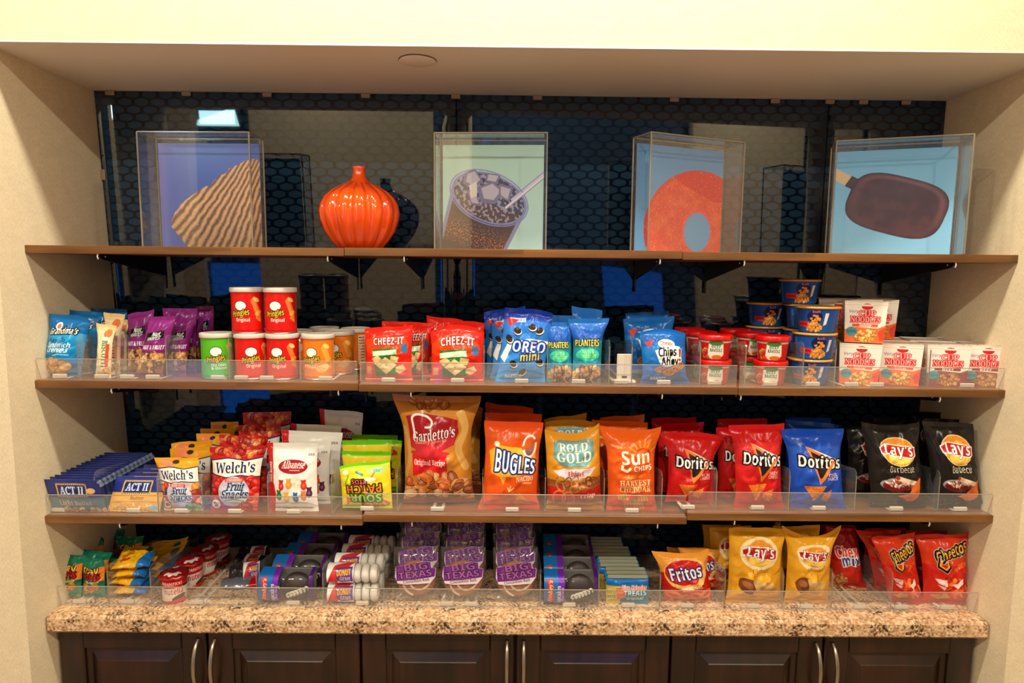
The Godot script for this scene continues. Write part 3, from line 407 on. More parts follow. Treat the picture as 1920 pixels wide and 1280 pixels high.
	treat(Vector3(0.2724, 0.9203, 0.206), {"wb": 0.106, "wm": 0.106, "wt": 0.106, "h": 0.071, "t": 0.019, "seed": 102, "amp": 0.0015, "sb": 0.12, "st": 0.13}, "blue crispy rice treat third from the front of its long file")
	treat(Vector3(0.2609, 0.9203, 0.1865), {"wb": 0.106, "wm": 0.106, "wt": 0.106, "h": 0.0715, "t": 0.019, "seed": 103, "amp": 0.0015, "sb": 0.12, "st": 0.13}, "blue crispy rice treat fourth from the front of its long file")
	treat(Vector3(0.2614, 0.9203, 0.167), {"wb": 0.106, "wm": 0.106, "wt": 0.106, "h": 0.072, "t": 0.019, "seed": 104, "amp": 0.0015, "sb": 0.12, "st": 0.13}, "blue crispy rice treat fifth from the front of its long file")
	treat(Vector3(0.2619, 0.9203, 0.1475), {"wb": 0.106, "wm": 0.106, "wt": 0.106, "h": 0.0725, "t": 0.019, "seed": 105, "amp": 0.0015, "sb": 0.12, "st": 0.13}, "blue crispy rice treat sixth from the front of its long file")
	treat(Vector3(0.2504, 0.9203, 0.128), {"wb": 0.106, "wm": 0.106, "wt": 0.106, "h": 0.073, "t": 0.019, "seed": 106, "amp": 0.0015, "sb": 0.12, "st": 0.13}, "blue crispy rice treat seventh from the front of its long file")
	treat(Vector3(0.2509, 0.9203, 0.1085), {"wb": 0.106, "wm": 0.106, "wt": 0.106, "h": 0.0735, "t": 0.019, "seed": 107, "amp": 0.0015, "sb": 0.12, "st": 0.13}, "blue crispy rice treat eighth from the front of its long file")
	treat(Vector3(0.2514, 0.9203, 0.089), {"wb": 0.106, "wm": 0.106, "wt": 0.106, "h": 0.074, "t": 0.019, "seed": 108, "amp": 0.0015, "sb": 0.12, "st": 0.13}, "blue crispy rice treat ninth from the front of its long file")
	treat(Vector3(0.2399, 0.9203, 0.0695), {"wb": 0.106, "wm": 0.106, "wt": 0.106, "h": 0.0745, "t": 0.019, "seed": 109, "amp": 0.0015, "sb": 0.12, "st": 0.13}, "blue crispy rice treat tenth from the front of its long file")
	treat(Vector3(0.2404, 0.9203, 0.05), {"wb": 0.106, "wm": 0.106, "wt": 0.106, "h": 0.075, "t": 0.019, "seed": 110, "amp": 0.0015, "sb": 0.12, "st": 0.13}, "blue crispy rice treat eleventh from the front of its long file")
	treat(Vector3(0.2409, 0.9203, 0.0305), {"wb": 0.106, "wm": 0.106, "wt": 0.106, "h": 0.0755, "t": 0.019, "seed": 111, "amp": 0.0015, "sb": 0.12, "st": 0.13}, "blue crispy rice treat twelfth from the front of its long file")
	bag("corn_strip_bag", "corn_strip", Vector3(0.431, 0.9202, 0.23), 0.0698, {"wb": 0.1221, "wm": 0.1197, "wt": 0.1471, "h": 0.1317, "t": 0.05, "dx": -0.0245, "dl": -0.0013, "dr": 0.0013, "dm": -0.0078, "seed": 112, "amp": 0.005}, "red and orange corn strip bag in front", "red and orange corn strip bags")
	bag("corn_strip_bag", "corn_strip", Vector3(0.486, 0.9202, 0.17), 0.0524, {"wb": 0.0916, "wm": 0.087, "wt": 0.1151, "h": 0.1113, "t": 0.04, "dx": -0.0137, "dl": 0.0039, "dr": -0.0039, "seed": 113, "amp": 0.005}, "red corn strip bag second, showing right of the front one", "red and orange corn strip bags")
	bag("corn_strip_bag", "corn_strip", Vector3(0.4635, 0.9202, 0.1), 0.0349, {"wb": 0.1134, "wm": 0.1077, "wt": 0.1167, "h": 0.0831, "t": 0.04, "seed": 114, "amp": 0.005}, "red corn strip bag rearmost of three", "red and orange corn strip bags")
	bag("potato_chip_bag", "potato_yellow", Vector3(0.5943, 0.9202, 0.23), 0.0698, {"wb": 0.1487, "wm": 0.1314, "wt": 0.146, "h": 0.1898, "t": 0.06, "dx": 0.0033, "dl": 0.0022, "dr": -0.0022, "seed": 115, "amp": 0.007}, "yellow potato chip bag in front, the left of two, badge crumpled", "yellow potato chip bags")
	bag("potato_chip_bag", "potato_yellow", Vector3(0.7262, 0.9202, 0.23), 0.0698, {"wb": 0.1147, "wm": 0.109, "wt": 0.1513, "h": 0.1984, "t": 0.06, "dx": 0.0102, "dm": -0.0275, "seed": 116, "amp": 0.006}, "yellow potato chip bag in front, the right of two, top edge dipping", "yellow potato chip bags")
	bag("potato_chip_bag", "potato_yellow", Vector3(0.5592, 0.9202, 0.15), 0.0349, {"wb": 0.1094, "wm": 0.1039, "wt": 0.1128, "h": 0.1618, "t": 0.05, "dl": -0.0019, "dr": 0.0019, "seed": 117, "amp": 0.005}, "yellow potato chip bag second in the left yellow file, edge showing", "yellow potato chip bags")
	bag("potato_chip_bag", "potato_yellow", Vector3(0.5638, 0.9202, 0.07), 0.0175, {"wb": 0.1032, "wm": 0.098, "wt": 0.1063, "h": 0.1345, "t": 0.045, "dl": -0.0019, "dr": 0.0019, "seed": 118, "amp": 0.004}, "yellow potato chip bag rearmost of the left yellow file", "yellow potato chip bags")
	bag("potato_chip_bag", "potato_yellow", Vector3(0.7365, 0.9202, 0.145), 0.0349, {"wb": 0.1208, "wm": 0.1148, "wt": 0.1246, "h": 0.164, "t": 0.05, "dl": -0.002, "dr": 0.002, "seed": 119, "amp": 0.004}, "yellow potato chip bag behind the right front yellow one", "yellow potato chip bags")
	bag("cereal_mix_bag", "square_mix", Vector3(0.8784, 0.9202, 0.15), 0.0349, {"wb": 0.0942, "wm": 0.0798, "wt": 0.084, "h": 0.1612, "t": 0.05, "dx": -0.0242, "dl": 0.0041, "dr": -0.0041, "seed": 120, "amp": 0.004}, "red cereal mix bag with blue lettering, set back from the edge", "red square cereal mix bags")
	bag("cereal_mix_bag", "square_mix", Vector3(0.8892, 0.9202, 0.065), 0.0175, {"wb": 0.0924, "wm": 0.0878, "wt": 0.0953, "h": 0.1349, "t": 0.045, "dl": 0.0012, "dr": -0.0012, "seed": 121, "amp": 0.004}, "red cereal mix bag behind the lettered one", "red square cereal mix bags")
	bag("cheese_puff_bag", "cheese_puff", Vector3(0.9833, 0.9202, 0.23), 0.0698, {"wb": 0.0811, "wm": 0.0852, "wt": 0.1098, "h": 0.1734, "t": 0.05, "dx": -0.038, "dl": -0.0074, "dr": 0.0074, "seed": 122, "amp": 0.006}, "red cheese puff bag in front, left of two, leaning right", "red cheese puff bags")
	bag("cheese_puff_bag", "cheese_puff", Vector3(1.0831, 0.9202, 0.23), 0.0698, {"wb": 0.1225, "wm": 0.1127, "wt": 0.1383, "h": 0.1777, "t": 0.055, "dx": -0.01, "dl": -0.0069, "dr": 0.0069, "seed": 123, "amp": 0.006}, "red cheese puff bag in front against the right wall", "red cheese puff bags")
	bag("cheese_puff_bag", "cheese_puff", Vector3(0.9818, 0.9202, 0.17), 0.0524, {"wb": 0.0846, "wm": 0.0804, "wt": 0.119, "h": 0.1619, "t": 0.05, "dx": -0.04, "seed": 124, "amp": 0.006}, "red cheese puff bag second, left edge showing beside the cereal mix", "red cheese puff bags")
	bag("cheese_puff_bag", "cheese_puff", Vector3(1.0936, 0.9202, 0.145), 0.0349, {"wb": 0.124, "wm": 0.1178, "wt": 0.1279, "h": 0.1537, "t": 0.05, "seed": 125, "amp": 0.004}, "red cheese puff bag behind the right front one", "red cheese puff bags")
	bag("cheese_puff_bag", "cheese_puff", Vector3(1.0176, 0.9202, 0.07), 0.0175, {"wb": 0.1151, "wm": 0.1093, "wt": 0.1186, "h": 0.1288, "t": 0.045, "seed": 126, "amp": 0.004}, "red cheese puff bag rearmost, under the shelf", "red cheese puff bags")

func stock_fourth() -> void:
	# dividers and pusher tracks
	divider(Vector3(-1.0462, 1.4862, 0.27), 0.104, 0.24, "clear upright divider between the blue cookie bags and the cream biscuit bars")
	divider(Vector3(-0.9582, 1.4862, 0.27), 0.104, 0.24, "clear upright divider between the cream biscuit bars and the purple nut bags")
	divider(Vector3(-0.8388, 1.4862, 0.27), 0.104, 0.24, "clear upright divider between the purple nut bags and the green can")
	divider(Vector3(-0.6916, 1.4862, 0.27), 0.104, 0.24, "clear upright divider between the green can and the red cans")
	divider(Vector3(-0.5241, 1.4862, 0.27), 0.104, 0.24, "clear upright divider between the red cans and the orange cans")
	divider(Vector3(-0.3817, 1.4842, 0.27), 0.104, 0.24, "clear upright divider between the orange cans and the left red cracker bags")
	divider(Vector3(-0.2354, 1.4842, 0.27), 0.104, 0.24, "clear upright divider between the left red cracker bags and the right red cracker bags")
	divider(Vector3(-0.0903, 1.4842, 0.27), 0.104, 0.24, "clear upright divider between the right red cracker bags and the bright blue cookie pouches")
	divider(Vector3(0.06, 1.4842, 0.27), 0.104, 0.24, "clear upright divider between the bright blue cookie pouches and the nut pouches")
	divider(Vector3(0.2067, 1.4842, 0.27), 0.104, 0.24, "clear upright divider between the nut pouches and the empty paddle lane")
	divider(Vector3(0.2598, 1.4842, 0.27), 0.104, 0.24, "clear upright divider between the empty paddle lane and the chocolate chip cookie bags")
	divider(Vector3(0.4218, 1.4842, 0.27), 0.104, 0.24, "clear upright divider between the chocolate chip cookie bags and the left soup bowls")
	divider(Vector3(0.5294, 1.4827, 0.27), 0.104, 0.24, "clear upright divider between the left soup bowls and the right soup bowls")
	divider(Vector3(0.6663, 1.4827, 0.27), 0.104, 0.24, "clear upright divider between the right soup bowls and the macaroni cups")
	divider(Vector3(0.7424, 1.4827, 0.27), 0.104, 0.24, "clear upright divider between the macaroni cups and the orange noodle cartons")
	divider(Vector3(0.967, 1.4827, 0.27), 0.104, 0.24, "clear upright divider between the orange noodle cartons and the brown noodle cartons")
	divider(Vector3(-1.0264, 1.1589, 0.27), 0.1, 0.24, "clear upright divider between the dark blue popcorn packets and the blue and yellow popcorn packets")
	divider(Vector3(-0.8758, 1.1589, 0.27), 0.1, 0.24, "clear upright divider between the blue and yellow popcorn packets and the yellow fruit snacks")
	divider(Vector3(-0.7689, 1.1589, 0.27), 0.1, 0.24, "clear upright divider between the yellow fruit snacks and the red fruit snacks")
	divider(Vector3(-0.6104, 1.1589, 0.27), 0.1, 0.24, "clear upright divider between the red fruit snacks and the white gummy bags")
	divider(Vector3(-0.4569, 1.1589, 0.27), 0.1, 0.24, "clear upright divider between the white gummy bags and the sour candy bags")
	divider(Vector3(-0.2981, 1.1682, 0.27), 0.1, 0.24, "clear upright divider between the sour candy bags and the large snack mix bags")
	divider(Vector3(-0.0914, 1.1682, 0.27), 0.1, 0.24, "clear upright divider between the large snack mix bags and the orange corn snacks")
	divider(Vector3(0.0599, 1.1682, 0.27), 0.1, 0.24, "clear upright divider between the orange corn snacks and the golden pretzel bags")
	divider(Vector3(0.2023, 1.1682, 0.27), 0.1, 0.24, "clear upright divider between the golden pretzel bags and the orange grain chips")
	divider(Vector3(0.3422, 1.1682, 0.27), 0.1, 0.24, "clear upright divider between the orange grain chips and the left red corn chips")
	divider(Vector3(0.4744, 1.1779, 0.27), 0.1, 0.24, "clear upright divider between the left red corn chips and the right red corn chips")
	divider(Vector3(0.6509, 1.1779, 0.27), 0.1, 0.24, "clear upright divider between the right red corn chips and the blue corn chips")
	divider(Vector3(0.8119, 1.1779, 0.27), 0.1, 0.24, "clear upright divider between the blue corn chips and the left black chips")
	divider(Vector3(1.0146, 1.1779, 0.27), 0.1, 0.24, "clear upright divider between the left black chips and the right black chips")
	divider(Vector3(-1.0151, 0.9217, 0.262), 0.098, 0.24, "clear upright divider between the green corn snack bags and the flat yellow packets")
	divider(Vector3(-0.9099, 0.9217, 0.262), 0.098, 0.24, "clear upright divider between the flat yellow packets and the spread cups")
	divider(Vector3(-0.649, 0.9217, 0.262), 0.098, 0.24, "clear upright divider between the spread cups and the left cupcake packs")
	divider(Vector3(-0.4855, 0.9217, 0.262), 0.098, 0.24, "clear upright divider between the left cupcake packs and the powdered donut packs")
	divider(Vector3(-0.3351, 0.9217, 0.262), 0.098, 0.24, "clear upright divider between the powdered donut packs and the cinnamon rolls")
	divider(Vector3(0.0521, 0.9217, 0.262), 0.098, 0.24, "clear upright divider between the cinnamon rolls and the right cupcake packs")
	divider(Vector3(0.1964, 0.9217, 0.262), 0.098, 0.24, "clear upright divider between the right cupcake packs and the crispy rice treats")
	divider(Vector3(0.3487, 0.9217, 0.262), 0.098, 0.24, "clear upright divider between the crispy rice treats and the corn strip bags")
	divider(Vector3(0.5091, 0.9217, 0.262), 0.098, 0.24, "clear upright divider between the corn strip bags and the left yellow chips")
	divider(Vector3(0.6537, 0.9217, 0.262), 0.098, 0.24, "clear upright divider between the left yellow chips and the right yellow chips")
	divider(Vector3(0.7759, 0.9217, 0.262), 0.098, 0.24, "clear upright divider between the right yellow chips and the cereal mix bags")
	divider(Vector3(0.9246, 0.9217, 0.262), 0.098, 0.24, "clear upright divider between the cereal mix bags and the left cheese puffs")
	track(Vector3(-1.0921, 1.4847, 0.27), "white pusher track and tab in the lane of the blue cookie bags")
	track(Vector3(-0.994, 1.4847, 0.27), "white pusher track and tab in the lane of the cream biscuit bars")
	track(Vector3(-0.8733, 1.4847, 0.27), "white pusher track and tab in the lane of the purple nut bags")
	track(Vector3(-0.9333, 1.4847, 0.27), "white pusher track, the left one of two under the purple nut bags")
	track(Vector3(-0.7197, 1.4847, 0.27), "white pusher track and tab in the lane of the green can")
	track(Vector3(-0.6038, 1.4847, 0.27), "white pusher track and tab in the lane of the red cans")
	track(Vector3(-0.6638, 1.4847, 0.27), "white pusher track, the left one of two under the red cans")
	track(Vector3(-0.4651, 1.4847, 0.27), "white pusher track and tab in the lane of the orange cans")
	track(Vector3(-0.3163, 1.4827, 0.27), "white pusher track and tab in the lane of the left red cracker bags")
	track(Vector3(-0.1521, 1.4827, 0.27), "white pusher track and tab in the lane of the right red cracker bags")
	track(Vector3(-0.0005, 1.4827, 0.27), "white pusher track and tab in the lane of the bright blue cookie pouches")
	track(Vector3(0.1348, 1.4827, 0.27), "white pusher track and tab in the lane of the nut pouches")
	track(Vector3(0.2361, 1.4827, 0.27), "white pusher track and tab in the lane of the empty paddle lane")
	track(Vector3(0.3373, 1.4827, 0.27), "white pusher track and tab in the lane of the chocolate chip cookie bags")
	track(Vector3(0.4577, 1.4827, 0.27), "white pusher track and tab in the lane of the left soup bowls")
	track(Vector3(0.5908, 1.4812, 0.27), "white pusher track and tab in the lane of the right soup bowls")
	track(Vector3(0.6923, 1.4812, 0.27), "white pusher track and tab in the lane of the macaroni cups")
	track(Vector3(0.8446, 1.4812, 0.27), "white pusher track and tab in the lane of the orange noodle cartons")
	track(Vector3(0.7846, 1.4812, 0.27), "white pusher track, the left one of two under the orange noodle cartons")
	track(Vector3(1.0606, 1.4812, 0.27), "white pusher track and tab in the lane of the brown noodle cartons")
	track(Vector3(-1.1173, 1.1574, 0.27), "white pusher track and tab in the lane of the dark blue popcorn packets")
	track(Vector3(-0.9371, 1.1574, 0.27), "white pusher track and tab in the lane of the blue and yellow popcorn packets")
	track(Vector3(-0.8211, 1.1574, 0.27), "white pusher track and tab in the lane of the yellow fruit snacks")
	track(Vector3(-0.6921, 1.1574, 0.27), "white pusher track and tab in the lane of the red fruit snacks")
	track(Vector3(-0.5502, 1.1574, 0.27), "white pusher track and tab in the lane of the white gummy bags")
	track(Vector3(-0.3719, 1.1667, 0.27), "white pusher track and tab in the lane of the sour candy bags")
	track(Vector3(-0.2013, 1.1667, 0.27), "white pusher track and tab in the lane of the large snack mix bags")

func stock_fifth() -> void:
	track(Vector3(-0.0201, 1.1667, 0.27), "white pusher track and tab in the lane of the orange corn snacks")
	track(Vector3(0.1314, 1.1667, 0.27), "white pusher track and tab in the lane of the golden pretzel bags")
	track(Vector3(0.2714, 1.1667, 0.27), "white pusher track and tab in the lane of the orange grain chips")
	track(Vector3(0.4075, 1.1764, 0.27), "white pusher track and tab in the lane of the left red corn chips")
	track(Vector3(0.5763, 1.1764, 0.27), "white pusher track and tab in the lane of the right red corn chips")
	track(Vector3(0.7257, 1.1764, 0.27), "white pusher track and tab in the lane of the blue corn chips")
	track(Vector3(0.9142, 1.1764, 0.27), "white pusher track and tab in the lane of the left black chips")
	track(Vector3(1.0704, 1.1764, 0.27), "white pusher track and tab in the lane of the right black chips")
	track(Vector3(-1.0872, 0.9202, 0.262), "white pusher track and tab in the lane of the green corn snack bags")
	track(Vector3(-0.9687, 0.9202, 0.262), "white pusher track and tab in the lane of the flat yellow packets")
	track(Vector3(-0.7974, 0.9202, 0.262), "white pusher track and tab in the lane of the spread cups")
	track(Vector3(-0.5599, 0.9202, 0.262), "white pusher track and tab in the lane of the left cupcake packs")
	track(Vector3(-0.3893, 0.9202, 0.262), "white pusher track and tab in the lane of the powdered donut packs")
	track(Vector3(-0.1196, 0.9202, 0.262), "white pusher track and tab in the lane of the cinnamon rolls")
	track(Vector3(-0.1796, 0.9202, 0.262), "white pusher track, the left one of two under the cinnamon rolls")
	track(Vector3(0.1239, 0.9202, 0.262), "white pusher track and tab in the lane of the right cupcake packs")
	track(Vector3(0.2711, 0.9202, 0.262), "white pusher track and tab in the lane of the crispy rice treats")
	track(Vector3(0.417, 0.9202, 0.262), "white pusher track and tab in the lane of the corn strip bags")
	track(Vector3(0.5816, 0.9202, 0.262), "white pusher track and tab in the lane of the left yellow chips")
	track(Vector3(0.7145, 0.9202, 0.262), "white pusher track and tab in the lane of the right yellow chips")
	track(Vector3(0.8477, 0.9202, 0.262), "white pusher track and tab in the lane of the cereal mix bags")
	track(Vector3(0.9512, 0.9202, 0.262), "white pusher track and tab in the lane of the left cheese puffs")
	track(Vector3(1.0643, 0.9202, 0.262), "white pusher track and tab in the lane of the right cheese puffs")
	paddle(Vector3(0.2467, 1.4829, 0.25), "white upright pusher paddle standing in the empty lane beside the nut pouches")
	cake_wrap(Vector3(-0.7313, 0.9203, 0.17), "crumpled cake wrapper with red end lying on the counter beside the cups")
	dark_pack(Vector3(-0.7263, 0.9203, 0.14), "dark chocolate donut pack with purple label, nearest behind the crumpled wrapper", 0.3)
	dark_pack(Vector3(-0.7383, 0.9203, 0.085), "dark chocolate donut pack with purple label, middle behind the crumpled wrapper", -0.2)
	dark_pack(Vector3(-0.7453, 0.9203, 0.04), "dark chocolate donut pack with purple label, farthest behind the crumpled wrapper", 0.1)

func treat(at: Vector3, d: Dictionary, label: String) -> void:
	var o := thing("crispy_treat", label, "snack bar", at, "blue crispy rice treats in a file", Vector3(-0.12, 0, 0))
	pouch(o, "crispy", d)
	# the pale fin seal folded along the top
	var w: float = d.wb
	part(o, "fin_seal", box(Vector3(-w * 0.47, d.h - 0.005, 0.001), Vector3(w * 0.47, d.h + 0.0035, 0.0045), 0.0008), mat("fin seal", Color(0.66, 0.66, 0.56), 0.35, {"metal": 0.2}))

func paddle(at: Vector3, label: String) -> void:
	var o := thing("pusher_paddle", label, "paddle", at)
	var w := mat("white plastic", Color(0.82, 0.76, 0.68), 0.4)
	part(o, "plate", box(Vector3(-0.0185, 0.004, -0.003), Vector3(0.0185, 0.07, 0.0), 0.003), w)
	part(o, "foot", box(Vector3(-0.026, 0.0, -0.012), Vector3(0.026, 0.008, 0.014), 0.002), w)
	part(o, "latch_slot", box(Vector3(-0.006, 0.012, -0.001), Vector3(0.006, 0.017, 0.0006)), mat("dark slot", Color(0.03, 0.03, 0.05), 0.5))

func cake_wrap(at: Vector3, label: String) -> void:
	var o := thing("cake_wrapper", label, "wrapper", at, "", Vector3(0, 0.1, 0))
	var n := noise(77, 1.0)
	var st := begin()
	grid(st, 20, 12, func(u, v):
		var a: float = v * TAU
		var k: float = 0.75 + 0.25 * sin(PI * u)
		return [Vector3((u - 0.5) * 0.085, 0.012 + sin(a) * (0.011 + 0.002 * n.get_noise_2d(u * 9, v * 5)) * k, cos(a) * (0.03 + 0.004 * n.get_noise_2d(u * 7, v * 6)) * k), Vector2(u, v)])
	part(o, "film", done(st), mat("silver film", Color(0.55, 0.55, 0.6), 0.2, {"metal": 0.5}))
	var e := begin()
	grid(e, 8, 12, func(u, v):
		var a: float = v * TAU
		return [Vector3(0.032 + u * 0.028, 0.0125 + sin(a) * 0.0118 * (1.0 - u * 0.3), cos(a) * 0.0315 * (1.0 - u * 0.2)), Vector2(u, v)])
	part(o, "red_end", done(e), mat("red film", Color(0.75, 0.05, 0.06), 0.25))

func dark_pack(at: Vector3, label: String, turn := 0.0) -> void:
	var o := thing("chocolate_donut_pack", label, "pack", at, "dark chocolate donut packs", Vector3(0, turn, 0))
	if not meshes.has("donut"):
		var st := begin()
		grid(st, 24, 12, func(u, v):
			var a: float = u * TAU
			var b: float = v * TAU
			var r := 0.0145 + 0.0088 * cos(b)
			return [Vector3(0.0098 * sin(b), cos(a) * r, sin(a) * r), Vector2(u, v)])
		meshes["donut"] = done(st)
	for k in 4:
		part(o, "donut", meshes["donut"], mat("chocolate glaze", Color(0.05, 0.022, 0.015), 0.2), Vector3(-0.031 + k * 0.0206, 0.0243, 0))
	var lb := begin()
	grid(lb, 6, 10, func(u, v):
		var a: float = lerpf(-0.4, 1.9, v)
		return [Vector3(lerpf(-0.005, 0.035, u), 0.0243 + cos(PI / 2 - a) * 0.025, sin(PI / 2 - a) * 0.025), Vector2(u, 1.0 - v)])
	part(o, "label_band", done(lb), printed("donut_label", 0.35))
	part(o, "clear_wrapper", film_mesh(0.1, 0.052, 0.054, 91, 0.003), film())

# ---------- packages ----------
func printed(kind: String, rough := 0.24, spec := 0.36) -> StandardMaterial3D:
	if mats.has("print " + kind):
		return mats["print " + kind]
	return mat("print " + kind, Color.WHITE, rough, {"tex": face(kind), "spec": spec})

const BACKS := {
	"cremes": Color(0.07, 0.35, 0.6), "biscotti": Color(0.9, 0.8, 0.6), "nutmix": Color(0.4, 0.1, 0.36), "cheese": Color(0.75, 0.1, 0.06), "sandwich_cookie": Color(0.1, 0.25, 0.6),
	"trail_nut": Color(0.12, 0.36, 0.65), "chip_cookie": Color(0.08, 0.34, 0.62), "fruit_mixed": Color(0.85, 0.6, 0.15), "fruit_red": Color(0.7, 0.1, 0.08), "gummi": Color(0.85, 0.83, 0.8),
	"sour": Color(0.8, 0.75, 0.15), "sour_top": Color(0.8, 0.75, 0.15), "snack_mix": Color(0.7, 0.45, 0.15), "horn": Color(0.8, 0.28, 0.08), "pretzel": Color(0.8, 0.52, 0.12), "sun_chip": Color(0.8, 0.32, 0.1),
	"corn_red": Color(0.7, 0.08, 0.07), "corn_blue": Color(0.1, 0.25, 0.6), "potato_black": Color(0.08, 0.07, 0.07), "potato_yellow": Color(0.85, 0.6, 0.12), "crunchy_corn": Color(0.08, 0.4, 0.3),
	"yellow_pack": Color(0.85, 0.6, 0.1), "corn_strip": Color(0.75, 0.1, 0.08), "square_mix": Color(0.65, 0.1, 0.08), "cheese_puff": Color(0.75, 0.13, 0.07),
	"popcorn_light": Color(0.07, 0.13, 0.38), "popcorn_butter": Color(0.08, 0.14, 0.4), "crispy": Color(0.06, 0.38, 0.5),
}

func plain(kind: String) -> StandardMaterial3D:
	return mat("back " + kind, BACKS.get(kind, Color(0.5, 0.5, 0.5)), 0.3, {"spec": 0.36})

# a filled pouch: printed front, plain back, flat crimped seals above and below
func pouch(o: Node3D, kind: String, d: Dictionary) -> void:
	var n := noise(int(d.get("seed", 1)) * 17 + 3, 1.0, 2)
	var wb: float = d.wb
	var wm: float = d.get("wm", wb * 0.95)
	var wt: float = d.get("wt", wb)
	var h: float = d.h
	var t: float = d.t
	var sb: float = d.get("sb", 0.045)
	var s_t: float = d.get("st", 0.055)
	var amp: float = d.get("amp", 0.003)
	var dx: float = d.get("dx", 0.0)
	var dl: float = d.get("dl", 0.0)
	var dm: float = d.get("dm", 0.0)
	var dr: float = d.get("dr", 0.0)
	var bl: float = d.get("bl", 0.0)
	var br: float = d.get("br", 0.0)
	var bow: float = d.get("bow", 0.0)
	var place := func(u: float, v: float, side: float) -> Vector3:
		var e := 2.0 * u - 1.0
		var hw: float = wm / 2.0 + (wb - wm) / 2.0 * exp(-pow(v / 0.12, 2.0)) + (wt - wm) / 2.0 * exp(-pow((1.0 - v) / 0.2, 2.0))
		var x := dx * v + e * hw
		x += sin(v * PI) * bow
		var top := dl * u * 0.0 + lerpf(dm, dr if e > 0 else dl, e * e)
		var bot := lerpf(0.0, br if e > 0 else bl, e * e)
		var y := h * v + top * smoothstep(0.35, 1.0, v) + bot * (1.0 - smoothstep(0.0, 0.5, v))
		var vv := clampf((v - sb) / (1.0 - sb - s_t), 0.0, 1.0)
		var a := pow(maxf(sin(PI * pow(vv, 0.85)), 0.0), 0.6)
		var b := pow(maxf(1.0 - pow(absf(e), 2.4), 0.0), 0.75)
		var ends := exp(-vv / 0.16) + exp(-(1.0 - vv) / 0.16)
		var z := side * (t / 2.0 * a * b + 0.0004)
		z += amp * 1.6 * n.get_noise_3d(u * 1.6, v * 0.9, 4.0) * (0.4 + ends)
		z += side * amp * 2.6 * n.get_noise_3d(u * 6.0, v * 1.5, 9.0 + side) * ends * a
		z += side * amp * 1.5 * n.get_noise_3d(u * 3.0, v * 4.0, 20.0 + side) * a * b
		# creases that run from the corners towards the middle
		var crease := absf(n.get_noise_3d(u * 1.9 + v * 1.3, v * 2.2 - u, 33.0 + side))
		z -= side * amp * 1.6 * exp(-crease * 11.0) * a * b
		var fold := absf(n.get_noise_3d(u * 1.6 - v * 1.2, v * 2.6 + u, 51.0 + side))
		z += side * amp * 1.2 * exp(-fold * 13.0) * a * b
		return Vector3(x, y, z)
	var spans := {"body": [sb, 1.0 - s_t, 34], "top_seal": [1.0 - s_t, 1.0, 7], "bottom_seal": [0.0, sb, 6]}
	for name_ in spans:
		var s: Array = spans[name_]
		var crimp: float = 0.0 if name_ == "body" else 0.0007
		var f := begin()
		grid(f, 26, s[2], func(u, v):
			var w: float = lerpf(s[0], s[1], v)
			var p: Vector3 = place.call(u, w, 1.0)
			p.z += crimp * sin(v * s[2] * PI)
			return [p, Vector2(u, 1.0 - w)])
		var mesh := done(f)
		var k := begin()
		grid(k, 12, s[2], func(u, v):
			var w: float = lerpf(s[0], s[1], v)
			var p: Vector3 = place.call(u, w, -1.0)
			p.z += crimp * sin(v * s[2] * PI)
			return [p, Vector2(u, 1.0 - w)], true)
		k.generate_normals()
		k.commit(mesh)
		var g := part(o, name_, mesh, printed(kind))
		g.set_surface_override_material(1, plain(kind))

func bag(called: String, kind: String, at: Vector3, tilt: float, d: Dictionary, label: String, group := "", roll := 0.0, turn := 0.0) -> Node3D:
	var o := thing(called, label, "bag", at, group, Vector3(-tilt, turn, roll))
	pouch(o, kind, d)
	return o

# another bag of the same make, with its parts
func again(o: Node3D, at: Vector3, turn: Vector3, label: String, scale_ := 1.0) -> Node3D:
	var c: Node3D = o.duplicate()
	c.name = numbered(String(o.name).rstrip("_0123456789"))
	add_child(c, true)
	c.position = at
	c.rotation = turn
	c.scale = Vector3.ONE * scale_
	c.set_meta("label", label)
	return c

func can(kind: String, at: Vector3, label: String, group: String, turn := 0.0) -> void:
	var o := thing("crisp_can", label, "can", at, group, Vector3(0, turn, 0))
	if not meshes.has("can"):
		meshes["can"] = lathe([Vector2(0.036, 0.002), Vector2(0.0362, 0.006), Vector2(0.0362, 0.1), Vector2(0.036, 0.103)], 40)
		meshes["can_foot"] = lathe([Vector2(0.0, 0.003), Vector2(0.033, 0.003), Vector2(0.035, 0.0), Vector2(0.037, 0.0), Vector2(0.0372, 0.003), Vector2(0.036, 0.004)], 40)
		meshes["can_lid"] = lathe([Vector2(0.0362, 0.099), Vector2(0.0382, 0.0985), Vector2(0.0388, 0.1), Vector2(0.0388, 0.108), Vector2(0.038, 0.1095), Vector2(0.035, 0.1095), Vector2(0.0335, 0.107), Vector2(0.0, 0.107)], 40)
	part(o, "tube", meshes["can"], printed(kind, 0.3))
	part(o, "bottom_rim", meshes["can_foot"], mat("tin", Color(0.75, 0.74, 0.72), 0.3, {"metal": 1.0}))
	part(o, "lid", meshes["can_lid"], mat("lid plastic", Color(0.86, 0.8, 0.74), 0.35, {"back": Color(0.4, 0.35, 0.3)}))

